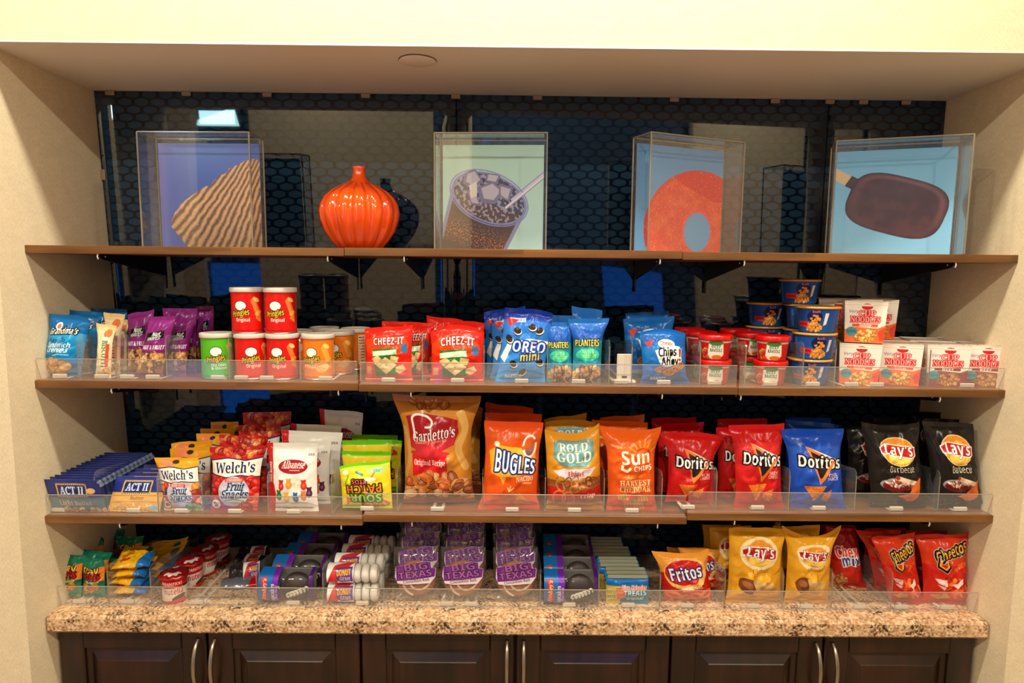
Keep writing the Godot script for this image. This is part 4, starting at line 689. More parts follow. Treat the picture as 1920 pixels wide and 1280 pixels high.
func soup(at: Vector3, label: String, turn := 0.0) -> void:
	var o := thing("soup_bowl", label, "cup", at, "red lidded soup bowls", Vector3(0, turn, 0))
	if not meshes.has("soup"):
		meshes["soup"] = lathe([Vector2(0.0, 0.001), Vector2(0.029, 0.001), Vector2(0.03, 0.0), Vector2(0.0315, 0.003), Vector2(0.0365, 0.05)], 40)
		meshes["soup_lid"] = lathe([Vector2(0.0368, 0.047), Vector2(0.0395, 0.0465), Vector2(0.0402, 0.049), Vector2(0.0402, 0.056), Vector2(0.039, 0.059), Vector2(0.036, 0.0595), Vector2(0.0335, 0.057), Vector2(0.0, 0.057)], 40)
	part(o, "bowl", meshes["soup"], printed("soup_cup", 0.4))
	part(o, "lid", meshes["soup_lid"], mat("red lid", Color(0.8, 0.03, 0.02), 0.3, {"coat": 0.4}))

func macaroni(at: Vector3, label: String, turn := 0.0) -> void:
	var o := thing("pasta_cup", label, "cup", at, "blue macaroni cups", Vector3(0, turn, 0))
	if not meshes.has("mac"):
		meshes["mac"] = lathe([Vector2(0.0, 0.003), Vector2(0.038, 0.003), Vector2(0.0395, 0.0), Vector2(0.0405, 0.003), Vector2(0.0475, 0.059)], 40)
		meshes["mac_rim"] = lathe([Vector2(0.047, 0.0575), Vector2(0.0505, 0.058), Vector2(0.0512, 0.06), Vector2(0.0505, 0.0625), Vector2(0.047, 0.0635), Vector2(0.0465, 0.0615)], 40)
		meshes["mac_film"] = lathe([Vector2(0.0, 0.0622), Vector2(0.03, 0.0626), Vector2(0.047, 0.0632)], 40)
	part(o, "cup", meshes["mac"], printed("noodle_cup", 0.35))
	part(o, "rim", meshes["mac_rim"], mat("yellow rim", Color(0.85, 0.58, 0.16), 0.3, {"coat": 0.3}))
	part(o, "foil_lid", meshes["mac_film"], mat("foil lid", Color(0.7, 0.66, 0.6), 0.3, {"metal": 0.6}))

# a waxed carton that widens upwards, with a notch in the top edge
func carton(kind: String, at: Vector3, label: String, group: String, turn := 0.0) -> void:
	var o := thing("noodle_carton", label, "carton", at, group, Vector3(0, turn, 0))
	var a := 0.0412
	var b := 0.0458
	var h := 0.101
	if not meshes.has("carton"):
		var st := begin(false)
		for k in 4:
			var q := Basis(Vector3.UP, k * PI / 2)
			for e in [[Vector3(-a, 0, a), Vector3(-b, h, b), Vector3(b, h, b), Vector3(a, 0, a)]]:
				var uvs := [Vector2(0, 1), Vector2(0, 0), Vector2(1, 0), Vector2(1, 1)]
				for i in [0, 1, 2, 0, 2, 3]:
					st.set_uv(uvs[i])
					st.add_vertex(q * e[i])
		quad(st, Vector3(-a, 0.0005, a), Vector3(a, 0.0005, a), Vector3(a, 0.0005, -a), Vector3(-a, 0.0005, -a))
		meshes["carton"] = done(st)
		var tp := begin(false)
		var m := 0.02
		quad(tp, Vector3(-b, h - 0.002, -b), Vector3(b, h - 0.002, -b), Vector3(b, h - 0.002, b - 0.012), Vector3(-b, h - 0.002, b - 0.012))
		quad(tp, Vector3(-b, h - 0.001, b - 0.014), Vector3(-m, h - 0.001, b - 0.014), Vector3(-m, h + 0.0006, b), Vector3(-b, h + 0.0006, b))
		quad(tp, Vector3(m, h - 0.001, b - 0.014), Vector3(b, h - 0.001, b - 0.014), Vector3(b, h + 0.0006, b), Vector3(m, h + 0.0006, b))
		meshes["carton_top"] = done(tp)
		var fl := begin()
		grid(fl, 12, 3, func(u, v):
			var x: float = (u - 0.5) * 2.0 * m
			return [Vector3(x, h + 0.0012 - v * 0.003 - 0.004 * sin(u * PI) * (1.0 - v), b - 0.001 - v * 0.012), Vector2(u, v)])
		meshes["carton_flap"] = done(fl)
	part(o, "sleeve", meshes["carton"], printed(kind, 0.45))
	part(o, "top", meshes["carton_top"], mat("carton white", Color(0.86, 0.8, 0.74), 0.5))
	part(o, "finger_flap", meshes["carton_flap"], mat("carton white", Color(0.86, 0.8, 0.74), 0.5))

# flat microwave bag in a clear sleeve, standing on its long edge
func popcorn(kind: String, at: Vector3, tilt: float, w: float, h: float, label: String, group: String, shear := 0.0, roll := 0.0) -> Node3D:
	var o := thing("popcorn_packet", label, "packet", at, group, Vector3(-tilt, 0, roll))
	pouch(o, kind, {"wb": w, "wm": w * 0.985, "wt": w, "h": h, "t": 0.013, "seed": 40 + taken.get("popcorn_packet", 0) % 3, "amp": 0.0012, "sb": 0.03, "st": 0.05, "dx": shear})
	var f := begin()
	var s := 1.03
	grid(f, 10, 8, func(u, v): return [Vector3((u - 0.5) * w * s + 0.004 + shear * v, h * v * s, 0.0085 * pow(maxf(sin(PI * u) * sin(PI * v), 0.0), 0.4) + 0.001), Vector2(u, v)])
	grid(f, 10, 8, func(u, v): return [Vector3((u - 0.5) * w * s + 0.004 + shear * v, h * v * s, -0.0085 * pow(maxf(sin(PI * u) * sin(PI * v), 0.0), 0.4) - 0.001), Vector2(u, v)], true)
	part(o, "clear_wrapper", done(f), mat("wrapper film", Color(0.9, 0.92, 1.0, 0.02), 0.12, {"pane": true, "spec": 0.33}))
	var e := begin()
	grid(e, 8, 8, func(u, v):
		var a: float = u * TAU
		return [Vector3(w * 0.5 + 0.003 + shear + cos(a) * 0.009 * v, h - 0.008 + sin(a) * 0.009 * v, 0.002 + 0.003 * sin(a * 3.0) * v), Vector2(u, v)])
	part(o, "wrapper_twist", done(e), mat("film end", Color(0.5, 0.55, 0.65), 0.2, {"spec": 0.9}))
	return o

func jar(at: Vector3, label: String, turn := 0.0) -> void:
	var o := thing("spread_cup", label, "jar", at, "chocolate spread cups in a diagonal row", Vector3(0, turn, 0))
	if not meshes.has("jar"):
		meshes["jar"] = lathe([Vector2(0.0, 0.002), Vector2(0.026, 0.001), Vector2(0.0275, 0.0), Vector2(0.0285, 0.004), Vector2(0.0295, 0.062)], 36)
		meshes["jar_neck"] = lathe([Vector2(0.0294, 0.061), Vector2(0.0285, 0.064), Vector2(0.0295, 0.068), Vector2(0.0315, 0.0705)], 36)
		var st := begin()
		grid(st, 40, 4, func(u, v):
			var a: float = u * TAU
			var r: float = 0.0345 * v
			return [Vector3(cos(a) * r, 0.073 - 0.005 * v * v + 0.0018 * v * v * sin(a * 9.0), sin(a) * r + 0.004 * v * maxf(cos(a), 0.0)), Vector2(u, v)])
		grid(st, 40, 2, func(u, v):
			var a: float = u * TAU
			return [Vector3(cos(a) * 0.0345, lerpf(0.068, 0.0635, v) + 0.0018 * sin(a * 9.0), sin(a) * 0.0345 + 0.004 * maxf(cos(a), 0.0)), Vector2(u, v)])
		meshes["jar_lid"] = done(st)
		var sw := begin()
		grid(sw, 16, 4, func(u, v):
			var a: float = 0.6 + u * 2.2
			var r: float = 0.012 + 0.014 * v
			return [Vector3(cos(a) * r, 0.0736 - 0.005 * v * v, sin(a) * r), Vector2(u, v)])
		meshes["jar_sweep"] = done(sw)
	part(o, "cup", meshes["jar"], printed("spread_jar", 0.3))
	part(o, "chocolate_band", meshes["jar_neck"], mat("chocolate seen", Color(0.2, 0.1, 0.05), 0.3))
	part(o, "foil_lid", meshes["jar_lid"], mat("red foil", Color(0.6, 0.07, 0.09), 0.3, {"metal": 0.2}))
	part(o, "lid_stripe", meshes["jar_sweep"], mat("white foil", Color(0.8, 0.76, 0.74), 0.3))

func film() -> StandardMaterial3D:
	return mat("clear film", Color(0.95, 0.95, 1.0, 0.015), 0.08, {"pane": true, "spec": 0.32})

func film_mesh(w: float, h: float, t: float, seed_: int, amp := 0.004) -> ArrayMesh:
	var n := noise(seed_, 1.0, 2)
	var st := begin()
	for side in [1.0, -1.0]:
		grid(st, 16, 12, func(u, v):
			var b := pow(maxf(1.0 - pow(absf(2.0 * u - 1.0), 3.0), 0.0), 0.5) * pow(maxf(1.0 - pow(absf(2.0 * v - 1.0), 3.0), 0.0), 0.5)
			return [Vector3((u - 0.5) * w, v * h, side * (t / 2.0 * b + 0.0005) + side * amp * n.get_noise_2d(u * 5.0, v * 4.0 + side) * b), Vector2(u, v)], side < 0)
	return done(st)

# six sugared rings on edge under a printed label
func donuts(at: Vector3, label: String) -> void:
	var o := thing("donut_pack", label, "pack", at, "packs of white powdered donuts")
	if not meshes.has("donut"):
		var st := begin()
		grid(st, 24, 12, func(u, v):
			var a: float = u * TAU
			var b: float = v * TAU
			var r := 0.0145 + 0.0088 * cos(b)
			return [Vector3(0.0098 * sin(b), cos(a) * r, sin(a) * r), Vector2(u, v)])
		meshes["donut"] = done(st)
		var lb := begin()
		grid(lb, 8, 12, func(u, v):
			var a: float = lerpf(-0.7, 1.75, v)
			return [Vector3(lerpf(-0.062, 0.004, u), 0.0243 + cos(PI / 2 - a) * 0.0249, sin(PI / 2 - a) * 0.0249), Vector2(u, 1.0 - v)])
		meshes["donut_label"] = done(lb)
		var sf := begin()
		grid(sf, 20, 14, func(u, v):
			var a: float = v * TAU
			var e := pow(maxf(1.0 - pow(absf(2.0 * u - 1.0), 8.0), 0.0), 0.5)
			return [Vector3(lerpf(-0.068, 0.068, u), 0.0243 + cos(a) * 0.0262 * (0.3 + 0.7 * e), sin(a) * 0.0262 * (0.2 + 0.8 * e)), Vector2(u, v)])
		meshes["donut_film"] = done(sf)
	for k in 6:
		part(o, "donut", meshes["donut"], mat("sugar", Color(0.86, 0.83, 0.78), 0.8), Vector3(-0.0515 + k * 0.0206, 0.0243, 0))
	part(o, "label_band", meshes["donut_label"], printed("donut_label", 0.35))
	part(o, "clear_wrapper", meshes["donut_film"], film())

# two iced cakes on a tray; printed film on the left, clear on the right
func cakes(at: Vector3, label: String, turn := Vector3.ZERO, shut := 0.0) -> Node3D:
	var o := thing("cupcake_pack", label, "pack", at, "packs of chocolate cupcakes", turn)
	if not meshes.has("cake"):
		meshes["cake"] = lathe([Vector2(0.0, 0.0), Vector2(0.021, 0.0), Vector2(0.0265, 0.022), Vector2(0.0285, 0.026), Vector2(0.027, 0.036), Vector2(0.02, 0.043), Vector2(0.0, 0.046)], 30)
		var st := begin()
		var pts := []
		for k in 57:
			var a := k * 0.7
			var x := lerpf(-0.022, 0.022, k / 56.0)
			pts.append(Vector3(x + cos(a) * 0.0034, 0.0468 - 12.0 * (x * x + 0.00008), 0.009 + sin(a) * 0.0042))
		add_tube(st, pts, 0.0019, 6)
		meshes["icing"] = done(st)
		meshes["cake_tray"] = box(Vector3(-0.064, 0, -0.004), Vector3(0.064, 0.078, 0.002), 0.002)
		var lb := begin()
		grid(lb, 8, 12, func(u, v):
			return [Vector3(lerpf(-0.0665, -0.016, u), v * 0.082, 0.004 + 0.0425 * pow(maxf(1.0 - pow(absf(2.0 * v - 1.0), 3.4), 0.0), 0.5) * lerpf(0.96, 1.06, u)), Vector2(u, 1.0 - v)])
		meshes["cake_label"] = done(lb)
		var rt := begin()
		grid(rt, 3, 12, func(u, v):
			return [Vector3(lerpf(0.058, 0.0665, u), v * 0.082, 0.004 + 0.0425 * pow(maxf(1.0 - pow(absf(2.0 * v - 1.0), 3.4), 0.0), 0.5) * lerpf(1.0, 0.8, u)), Vector2(u, 1.0 - v)])
		meshes["cake_end"] = done(rt)
		var fm := begin()
		var nz := noise(5, 1.0)
		grid(fm, 14, 12, func(u, v):
			return [Vector3(lerpf(-0.016, 0.058, u), v * 0.082, 0.004 + (0.0425 + 0.002 * nz.get_noise_2d(u * 5, v * 5)) * pow(maxf(1.0 - pow(absf(2.0 * v - 1.0), 3.4), 0.0), 0.5)), Vector2(u, 1.0 - v)])
		meshes["cake_film"] = done(fm)
	part(o, "tray", meshes["cake_tray"], mat("grey card", Color(0.4, 0.38, 0.36), 0.6))
	for k in 2:
		var c := part(o, "cupcake", meshes["cake"], mat("chocolate cake", Color(0.16, 0.08, 0.045), 0.5), Vector3(-0.041 + k * 0.064, 0.039, -0.002), Vector3(PI / 2 - 0.1, 0, 0))
		c.scale = Vector3(1.22, 0.92, 1.22) if k else Vector3(0.85, 0.85, 0.85)
		part(c, "icing", meshes["icing"], mat("icing", Color(0.86, 0.83, 0.76), 0.5), Vector3(0, 0.0, 0.0), Vector3(0, 0.35, 0))
	part(o, "printed_wrapper", meshes["cake_label"], printed("cake_label", 0.3))
	part(o, "purple_edge", meshes["cake_end"], mat("purple film", Color(0.28, 0.08, 0.42), 0.3))
	part(o, "clear_wrapper", meshes["cake_film"], film())
	return o

func roll_pack(at: Vector3, tilt: float, label: String, seed_: int, turn := 0.0) -> void:
	var o := thing("cinnamon_roll", label, "roll", at, "wrapped cinnamon rolls", Vector3(-tilt, 0, turn))
	o.scale = Vector3(1.1, 1.1, 1.0)
	if not meshes.has("bun"):
		var st := begin()
		grid(st, 60, 12, func(u, v):
			var a: float = u * TAU
			var r: float = 0.042 * v
			var sp := 0.5 + 0.5 * cos(v * 16.0 + a)
			return [Vector3(cos(a) * r * 1.08, 0.05 + sin(a) * r, 0.004 + 0.0095 * pow(maxf(1.0 - pow(v, 4.0), 0.0), 0.6) + 0.0045 * sp * (1.0 - v * v)), Vector2(u, v)])
		grid(st, 30, 3, func(u, v):
			var a: float = u * TAU
			return [Vector3(cos(a) * 0.042 * 1.08 * (1.0 - 0.2 * v), 0.05 + sin(a) * 0.042 * (1.0 - 0.2 * v), 0.004 - 0.014 * v), Vector2(u, v)])
		meshes["bun"] = done(st)
		var ic := begin()
		for arm in 3:
			var pts := []
			for k in 26:
				var v := 0.16 + 0.03 * k
				var a := arm * 2.1 + v * 5.0
				pts.append(Vector3(cos(a) * 0.042 * v, 0.05 + sin(a) * 0.04 * v, 0.016 - 0.007 * v * v))
			add_tube(ic, pts, 0.0028, 6)
		meshes["glaze"] = done(ic)
		var lb := begin()
		var out := PackedVector2Array([Vector2(.06, .28), Vector2(.4, .18), Vector2(.69, .05), Vector2(.86, .09), Vector2(.88, .33), Vector2(.97, .36), Vector2(.95, .72), Vector2(.84, .96), Vector2(.3, 1.0), Vector2(.1, .96), Vector2(.04, .7)])
		var t := Geometry2D.triangulate_polygon(out)
		for q in range(0, t.size(), 3):
			for i in [t[q], t[q + 1], t[q + 2]]:
				lb.set_uv(out[i])
				lb.add_vertex(Vector3((out[i].x - 0.5) * 0.1, 0.1 - out[i].y * 0.056, 0.0225 - 0.02 * pow(out[i].x - 0.5, 2.0)))
		meshes["roll_label"] = done(lb)
	part(o, "bun", meshes["bun"], mat("baked", Color(0.62, 0.36, 0.16), 0.55), Vector3(0, 0.002, 0), Vector3.ZERO)
	part(o, "glaze", meshes["glaze"], mat("glaze", Color(0.85, 0.78, 0.68), 0.3), Vector3(0, 0.002, 0))
	part(o, "label_sticker", meshes["roll_label"], printed("roll_label", 0.25))
	var key := "roll_film%d" % (seed_ % 3)
	if not meshes.has(key):
		meshes[key] = film_mesh(0.102, 0.124, 0.05, 70 + seed_ % 3, 0.006)
	part(o, "clear_wrapper", meshes[key], pane("crinkled film", Color(0.95, 0.95, 1.0, 0.02), 0.12))

# ---------- shop fittings ----------
func divider(at: Vector3, h: float, deep: float, label: String) -> void:
	var o := thing("shelf_divider", label, "divider", at, "clear shelf dividers")
	var key := "div %.3f %.3f" % [h, deep]
	if not meshes.has(key):
		var out := PackedVector2Array([Vector2(0, 0), Vector2(deep, 0), Vector2(deep, h * 0.7)])
		for k in 7:
			var a := k / 6.0 * PI / 2
			out.append(Vector2(0.015 - sin(a) * 0.015, h - 0.015 + cos(a) * 0.015))
		meshes[key] = prism(out, -0.0011, 0.0011)
		meshes[key + "edge"] = box(Vector3(-0.0012, 0.0, -0.0007), Vector3(0.0012, h - 0.015, 0.0009), 0.0003)
		meshes[key + "foot"] = box(Vector3(-0.003, -0.0014, -deep), Vector3(0.003, 0.0, 0.0), 0.0003)
	part(o, "blade", meshes[key], pane("acrylic", Color(0.9, 0.9, 0.88, 0.05)), Vector3.ZERO, Vector3(0, PI / 2, 0))
	part(o, "front_edge", meshes[key + "edge"], mat("acrylic edge", Color(0.5, 0.46, 0.4), 0.15, {"spec": 0.9}))
	part(o, "foot", meshes[key + "foot"], pane("acrylic", Color(0.9, 0.9, 0.88, 0.05)))

func track(at: Vector3, label: String, deep := 0.25) -> void:
	var o := thing("pusher_track", label, "track", at, "white pusher tracks along the shelves")
	if not meshes.has("track"):
		meshes["track"] = box(Vector3(-0.004, 0, -deep), Vector3(0.004, 0.0013, 0.0), 0.0003)
		meshes["track_tab"] = box(Vector3(-0.016, 0, -0.004), Vector3(0.016, 0.01, 0.003), 0.0015)
	for s in [-0.011, 0.011]:
		part(o, "rail", meshes["track"], mat("white plastic", Color(0.82, 0.76, 0.68), 0.4), Vector3(s, 0.0, 0))
	part(o, "front_tab", meshes["track_tab"], mat("white plastic", Color(0.82, 0.76, 0.68), 0.4), Vector3(0, 0.0013, 0))

func guard(x0: float, x1: float, y: float, z: float, label: String) -> void:
	var o := thing("front_guard", label, "guard", Vector3((x0 + x1) / 2, y, z), "clear guards along the shelf fronts")
	var w := (x1 - x0) / 2
	part(o, "fence", box(Vector3(-w, 0, -0.0015), Vector3(w, 0.05, 0.0015)), mat("acrylic fence", Color(0.86, 0.84, 0.8, 0.08), 0.04, {"pane": true, "spec": 0.33}))
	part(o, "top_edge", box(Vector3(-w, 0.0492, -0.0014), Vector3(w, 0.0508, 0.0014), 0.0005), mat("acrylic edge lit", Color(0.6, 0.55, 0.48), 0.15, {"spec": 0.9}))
	part(o, "base", box(Vector3(-w, 0, -0.01), Vector3(w, 0.0012, -0.0016)), mat("acrylic fence", Color(0.86, 0.84, 0.8, 0.08), 0.04, {"pane": true, "spec": 0.33}))

func bracket(at: Vector3, label: String) -> void:
	var o := thing("shelf_bracket", label, "bracket", at, "dark shelf brackets")
	if not meshes.has("bracket"):
		meshes["bracket"] = prism(PackedVector2Array([Vector2(0, 0), Vector2(0, -0.006), Vector2(0.01, -0.012), Vector2(0.285, -0.052), Vector2(0.285, 0)]), -0.0025, 0.0025)
		meshes["bracket_tip"] = tube([Vector3(0, 0.0, 0.001), Vector3(0, -0.006, 0.003), Vector3(0, -0.0115, 0.0)], 0.0016, 8)
		meshes["bracket_hook"] = box(Vector3(-0.002, -0.085, -0.287), Vector3(0.002, -0.05, -0.279), 0.0005)
		meshes["bracket_screw"] = box(Vector3(-0.0035, -0.0075, -0.024), Vector3(0.0035, -0.0035, -0.02), 0.001)
	var dark := mat("bracket steel", Color(0.02, 0.022, 0.03), 0.45)
	part(o, "arm", meshes["bracket"], dark, Vector3.ZERO, Vector3(0, PI / 2, 0))
	part(o, "bright_tip", meshes["bracket_tip"], mat("bright tip", Color(0.85, 0.83, 0.8), 0.25))
	part(o, "wall_hook", meshes["bracket_hook"], dark)
	part(o, "screw", meshes["bracket_screw"], mat("bright tip", Color(0.85, 0.83, 0.8), 0.25))

func show_case(kind: String, at: Vector3, turn: float, w: float, h: float, d: float, label: String) -> void:
	var o := thing("display_case", label, "case", at, "clear display cases on the top shelf", Vector3(0, turn, 0))
	var t := 0.003
	var x := w / 2
	var cl := pane("case acrylic", Color(0.85, 0.9, 0.95, 0.012), 0.02)
	part(o, "front_pane", box(Vector3(-x + t, 0, -t), Vector3(x - t, h - t, 0)), cl)
	part(o, "back_pane", box(Vector3(-x + t, 0, -d), Vector3(x - t, h - t, -d + t)), cl)
	part(o, "side_pane", box(Vector3(-x, 0, -d), Vector3(-x + t, h - t, 0)), cl)
	part(o, "side_pane", box(Vector3(x - t, 0, -d), Vector3(x, h - t, 0)), cl)
	part(o, "top_pane", box(Vector3(-x, h - t, -d), Vector3(x, h, 0)), cl)
	var st := begin(false)
	var e := 0.0017
	for k in [[-x, 0.0], [x, 0.0], [-x, -d], [x, -d]]:
		add_box(st, Vector3(k[0] - e, 0, k[1] - e), Vector3(k[0] + e, h, k[1] + e), 0.0006)
	for z in [0.0, -d]:
		add_box(st, Vector3(-x, h - e, z - e), Vector3(x, h + e, z + e), 0.0006)
	for k in [-x, x]:
		add_box(st, Vector3(k - e, h - e, -d), Vector3(k + e, h + e, 0), 0.0006)
	part(o, "polished_edges", done(st), mat("case edge", Color(0.5, 0.45, 0.38), 0.2, {"spec": 0.8}))
	var p := begin(false)
	var pw := x - 0.007
	var ph := h - 0.012
	var q := [Vector3(-pw, 0.001, 0), Vector3(-pw, ph, 0), Vector3(pw, ph, 0), Vector3(pw, 0.001, 0)]
	var uv := [Vector2(0, 1), Vector2(0, 0), Vector2(1, 0), Vector2(1, 1)]
	for i in [0, 1, 2, 0, 2, 3]:
		p.set_uv(uv[i])
		p.add_vertex(q[i])
	var pm := done(p)
	part(o, "photo_print", pm, mat("photo " + kind, Color.WHITE, 0.3, {"tex": picture(kind)}), Vector3(0, 0, -d + t + 0.0045))
	part(o, "photo_board", box(Vector3(-pw, 0.001, -d + t + 0.0008), Vector3(pw, ph, -d + t + 0.0042)), mat("photo board", Color(0.6, 0.62, 0.75), 0.6))

func vase(at: Vector3) -> void:
	var o := thing("gourd_vase", "glossy orange ribbed gourd shaped ceramic vase standing alone on the top shelf", "vase", at)
	var pr := [Vector2(0.0, 0.002), Vector2(0.046, 0.0), Vector2(0.056, 0.004), Vector2(0.072, 0.022), Vector2(0.087, 0.045), Vector2(0.096, 0.07), Vector2(0.0985, 0.09), Vector2(0.095, 0.108), Vector2(0.086, 0.125), Vector2(0.07, 0.14), Vector2(0.05, 0.152), Vector2(0.033, 0.16)]
	part(o, "body", lathe(pr, 168, 14, 0.11), mat("orange glaze", Color(0.9, 0.29, 0.03), 0.1, {"coat": 1.0, "coat_rough": 0.03}))
	var nk := [Vector2(0.036, 0.158), Vector2(0.024, 0.166), Vector2(0.017, 0.175), Vector2(0.0145, 0.185), Vector2(0.015, 0.194), Vector2(0.0175, 0.199), Vector2(0.016, 0.2), Vector2(0.0125, 0.197), Vector2(0.011, 0.185), Vector2(0.0, 0.18)]
	part(o, "neck", lathe(nk, 40), mat("orange glaze", Color(0.9, 0.29, 0.03), 0.1, {"coat": 1.0, "coat_rough": 0.03}))

func cabinet_door(k: int, x0: float, x1: float, y0: float, y1: float, z: float, handle_side: float) -> void:
	var words_ := ["leftmost, handle on its right", "second from left, handle on its left", "third from left, handle on its right", "fourth from left, handle on its left", "fifth from left, handle on its right", "rightmost, handle on its left"]
	var o := thing("cabinet_door", "dark raised panel cabinet door, " + words_[k], "cabinet door", Vector3((x0 + x1) / 2, y0, z), "dark cabinet doors under the counter")
	var w := (x1 - x0) / 2 - 0.0025
	var h := y1 - y0
	var s := 0.06
	var dark := mat("dark wood", Color(0.22, 0.105, 0.05), 0.33, {"tex": wood_tex(), "tri": Vector3(1.6, 1.6, 1.6), "coat": 0.25, "coat_rough": 0.25})
	part(o, "top_rail", box(Vector3(-w + s, h - 0.055, -0.02), Vector3(w - s, h, 0), 0.002), dark)
	part(o, "bottom_rail", box(Vector3(-w + s, 0, -0.02), Vector3(w - s, 0.055, 0), 0.002), dark)
	part(o, "stile", box(Vector3(-w, 0, -0.02), Vector3(-w + s, h, 0), 0.003), dark)
	part(o, "stile", box(Vector3(w - s, 0, -0.02), Vector3(w, h, 0), 0.003), dark)
	var st := begin(false)
	var a := Vector2(w - s, h / 2 - 0.055)
	var steps := [[0.0, -0.011], [0.008, -0.013], [0.012, -0.013], [0.032, -0.004], [0.034, -0.0025], [0.036, -0.0025]]
	for i in steps.size() - 1:
		var p: Vector2 = a - Vector2.ONE * steps[i][0]
		var q: Vector2 = a - Vector2.ONE * steps[i + 1][0]
		for e in [[Vector2(-1, 1), Vector2(1, 1)], [Vector2(1, 1), Vector2(1, -1)], [Vector2(1, -1), Vector2(-1, -1)], [Vector2(-1, -1), Vector2(-1, 1)]]:
			var l := func(v: Vector2, r: Vector2, zz: float) -> Vector3: return Vector3(v.x * r.x, h / 2 + v.y * r.y, zz)
			quad(st, l.call(e[0], p, steps[i][1]), l.call(e[1], p, steps[i][1]), l.call(e[1], q, steps[i + 1][1]), l.call(e[0], q, steps[i + 1][1]))
	var c: Vector2 = a - Vector2.ONE * 0.036
	quad(st, Vector3(-c.x, h / 2 + c.y, -0.0025), Vector3(c.x, h / 2 + c.y, -0.0025), Vector3(c.x, h / 2 - c.y, -0.0025), Vector3(-c.x, h / 2 - c.y, -0.0025))
	part(o, "raised_panel", done(st), dark)
	var pts := []
	for i in 17:
		var t := i / 16.0
		pts.append(Vector3(0, lerpf(-0.065, 0.065, t), 0.03 * pow(maxf(sin(PI * t), 0.0), 0.55)))
	part(o, "handle", tube(pts, 0.005, 10), mat("brushed nickel", Color(0.72, 0.68, 0.62), 0.28, {"metal": 1.0}), Vector3(handle_side * (w - 0.018), h - 0.095, 0), Vector3(0, 0, 0))

# ---------- surfaces ----------
func wood_tex() -> ImageTexture:
	if prints.has("wood"):
		return prints["wood"]
	var im := Image.create(256, 256, false, Image.FORMAT_RGBA8)
	var n := noise(21, 0.02, 4)
	var m := noise(22, 0.012, 2)
	for y in 256:
		for x in 256:
			var g := 0.72 + 0.3 * n.get_noise_2d(x * 3.5, y * 0.35) + 0.35 * m.get_noise_2d(x, y)
			im.set_pixel(x, y, Color(g, g * 0.97, g * 0.94))
	prints["wood"] = ImageTexture.create_from_image(im)
	return prints["wood"]

func long_wood_tex() -> ImageTexture:
	if prints.has("long wood"):
		return prints["long wood"]
	var im := Image.create(256, 256, false, Image.FORMAT_RGBA8)
	var n := noise(31, 0.02, 4)
	for y in 256:
		for x in 256:
			var g := 0.86 + 0.3 * n.get_noise_2d(x * 0.3, y * 4.0)
			im.set_pixel(x, y, Color(g, g * 0.97, g * 0.94))
	prints["long wood"] = ImageTexture.create_from_image(im)
	return prints["long wood"]

func granite_tex() -> ImageTexture:
	var s := 512
	var im := Image.create(s, s, false, Image.FORMAT_RGBA8)
	var a := noise(41, 0.035, 3).get_seamless_image(s, s)
	var b := noise(42, 0.06, 2).get_seamless_image(s, s)
	var c := noise(43, 0.11, 2).get_seamless_image(s, s)
	var e := noise(44, 0.014, 2).get_seamless_image(s, s)
	var dd := noise(45, 0.09, 2).get_seamless_image(s, s)
	for y in s:
		for x in s:
			var va := a.get_pixel(x, y).r
			var vb := b.get_pixel(x, y).r
			var vc := c.get_pixel(x, y).r
			var ve := e.get_pixel(x, y).r
			var vd := dd.get_pixel(x, y).r
			var k := Color(0.80, 0.63, 0.46).lerp(Color(0.88, 0.74, 0.58), smoothstep(0.35, 0.7, va))
			k = k.lerp(Color(0.68, 0.49, 0.32), smoothstep(0.52, 0.66, vb) * 0.7)
			k = k.lerp(Color(0.92, 0.86, 0.78), smoothstep(0.62, 0.74, vc) * 0.55)
			k = k.lerp(Color(0.42, 0.29, 0.19), smoothstep(0.38, 0.32, vc + 0.4 * (0.5 - ve)) * 0.6)
			k = k.lerp(Color(0.16, 0.13, 0.11), smoothstep(0.27, 0.2, vd + 0.6 * (0.5 - ve)) * 0.8)
			im.set_pixel(x, y, k)
	return ImageTexture.create_from_image(im)

func cloth_tex() -> ImageTexture:
	var s := 256
	var im := Image.create(s, s, false, Image.FORMAT_RGBA8)
	var n := noise(51, 0.05, 3)
	var m := noise(52, 0.02, 2)
	for y in s:
		for x in s:
			var g := 0.95 + 0.07 * n.get_noise_2d(x * 8.0, y * 1.6) + 0.04 * n.get_noise_2d(x * 1.8 + 80.0, y * 8.0) + 0.02 * m.get_noise_2d(x, y)
			im.set_pixel(x, y, Color(g, g * 0.985, g * 0.96))
	return ImageTexture.create_from_image(im)

# the printed sheet behind the shelves: rounded cells on dark lines, one repeat of two by two cells
func hex_tex(cell: Color, line: Color) -> ImageTexture:
	var w := 176
	var h := 156
	var im := Image.create(w, h, false, Image.FORMAT_RGBA8)
	for y in h:
		for x in w:
			# four rows of 19.5 mm, two columns of 44 mm
			var best := INF
			var second := INF
			for r in range(-1, 6):
				for q in range(-1, 4):
					var cx := q * 88.0 + (44.0 if posmod(r, 2) else 0.0)
					var cy := r * 39.0
					var d := Vector2((x - cx) / 88.0, (y - cy) / 45.0).length()
					if d < best:
						second = best
						best = d
					elif d < second:
						second = d
			var e := second - best
			im.set_pixel(x, y, line.lerp(cell, smoothstep(0.13, 0.25, e)))
	return ImageTexture.create_from_image(im)

# ---------- the printing on every kind of package ----------
const WHITE := Color(0.96, 0.95, 0.92)
const BLACK := Color(0.05, 0.045, 0.05)

func c8(r: int, g: int, b: int) -> Color:
	return Color8(r, g, b)

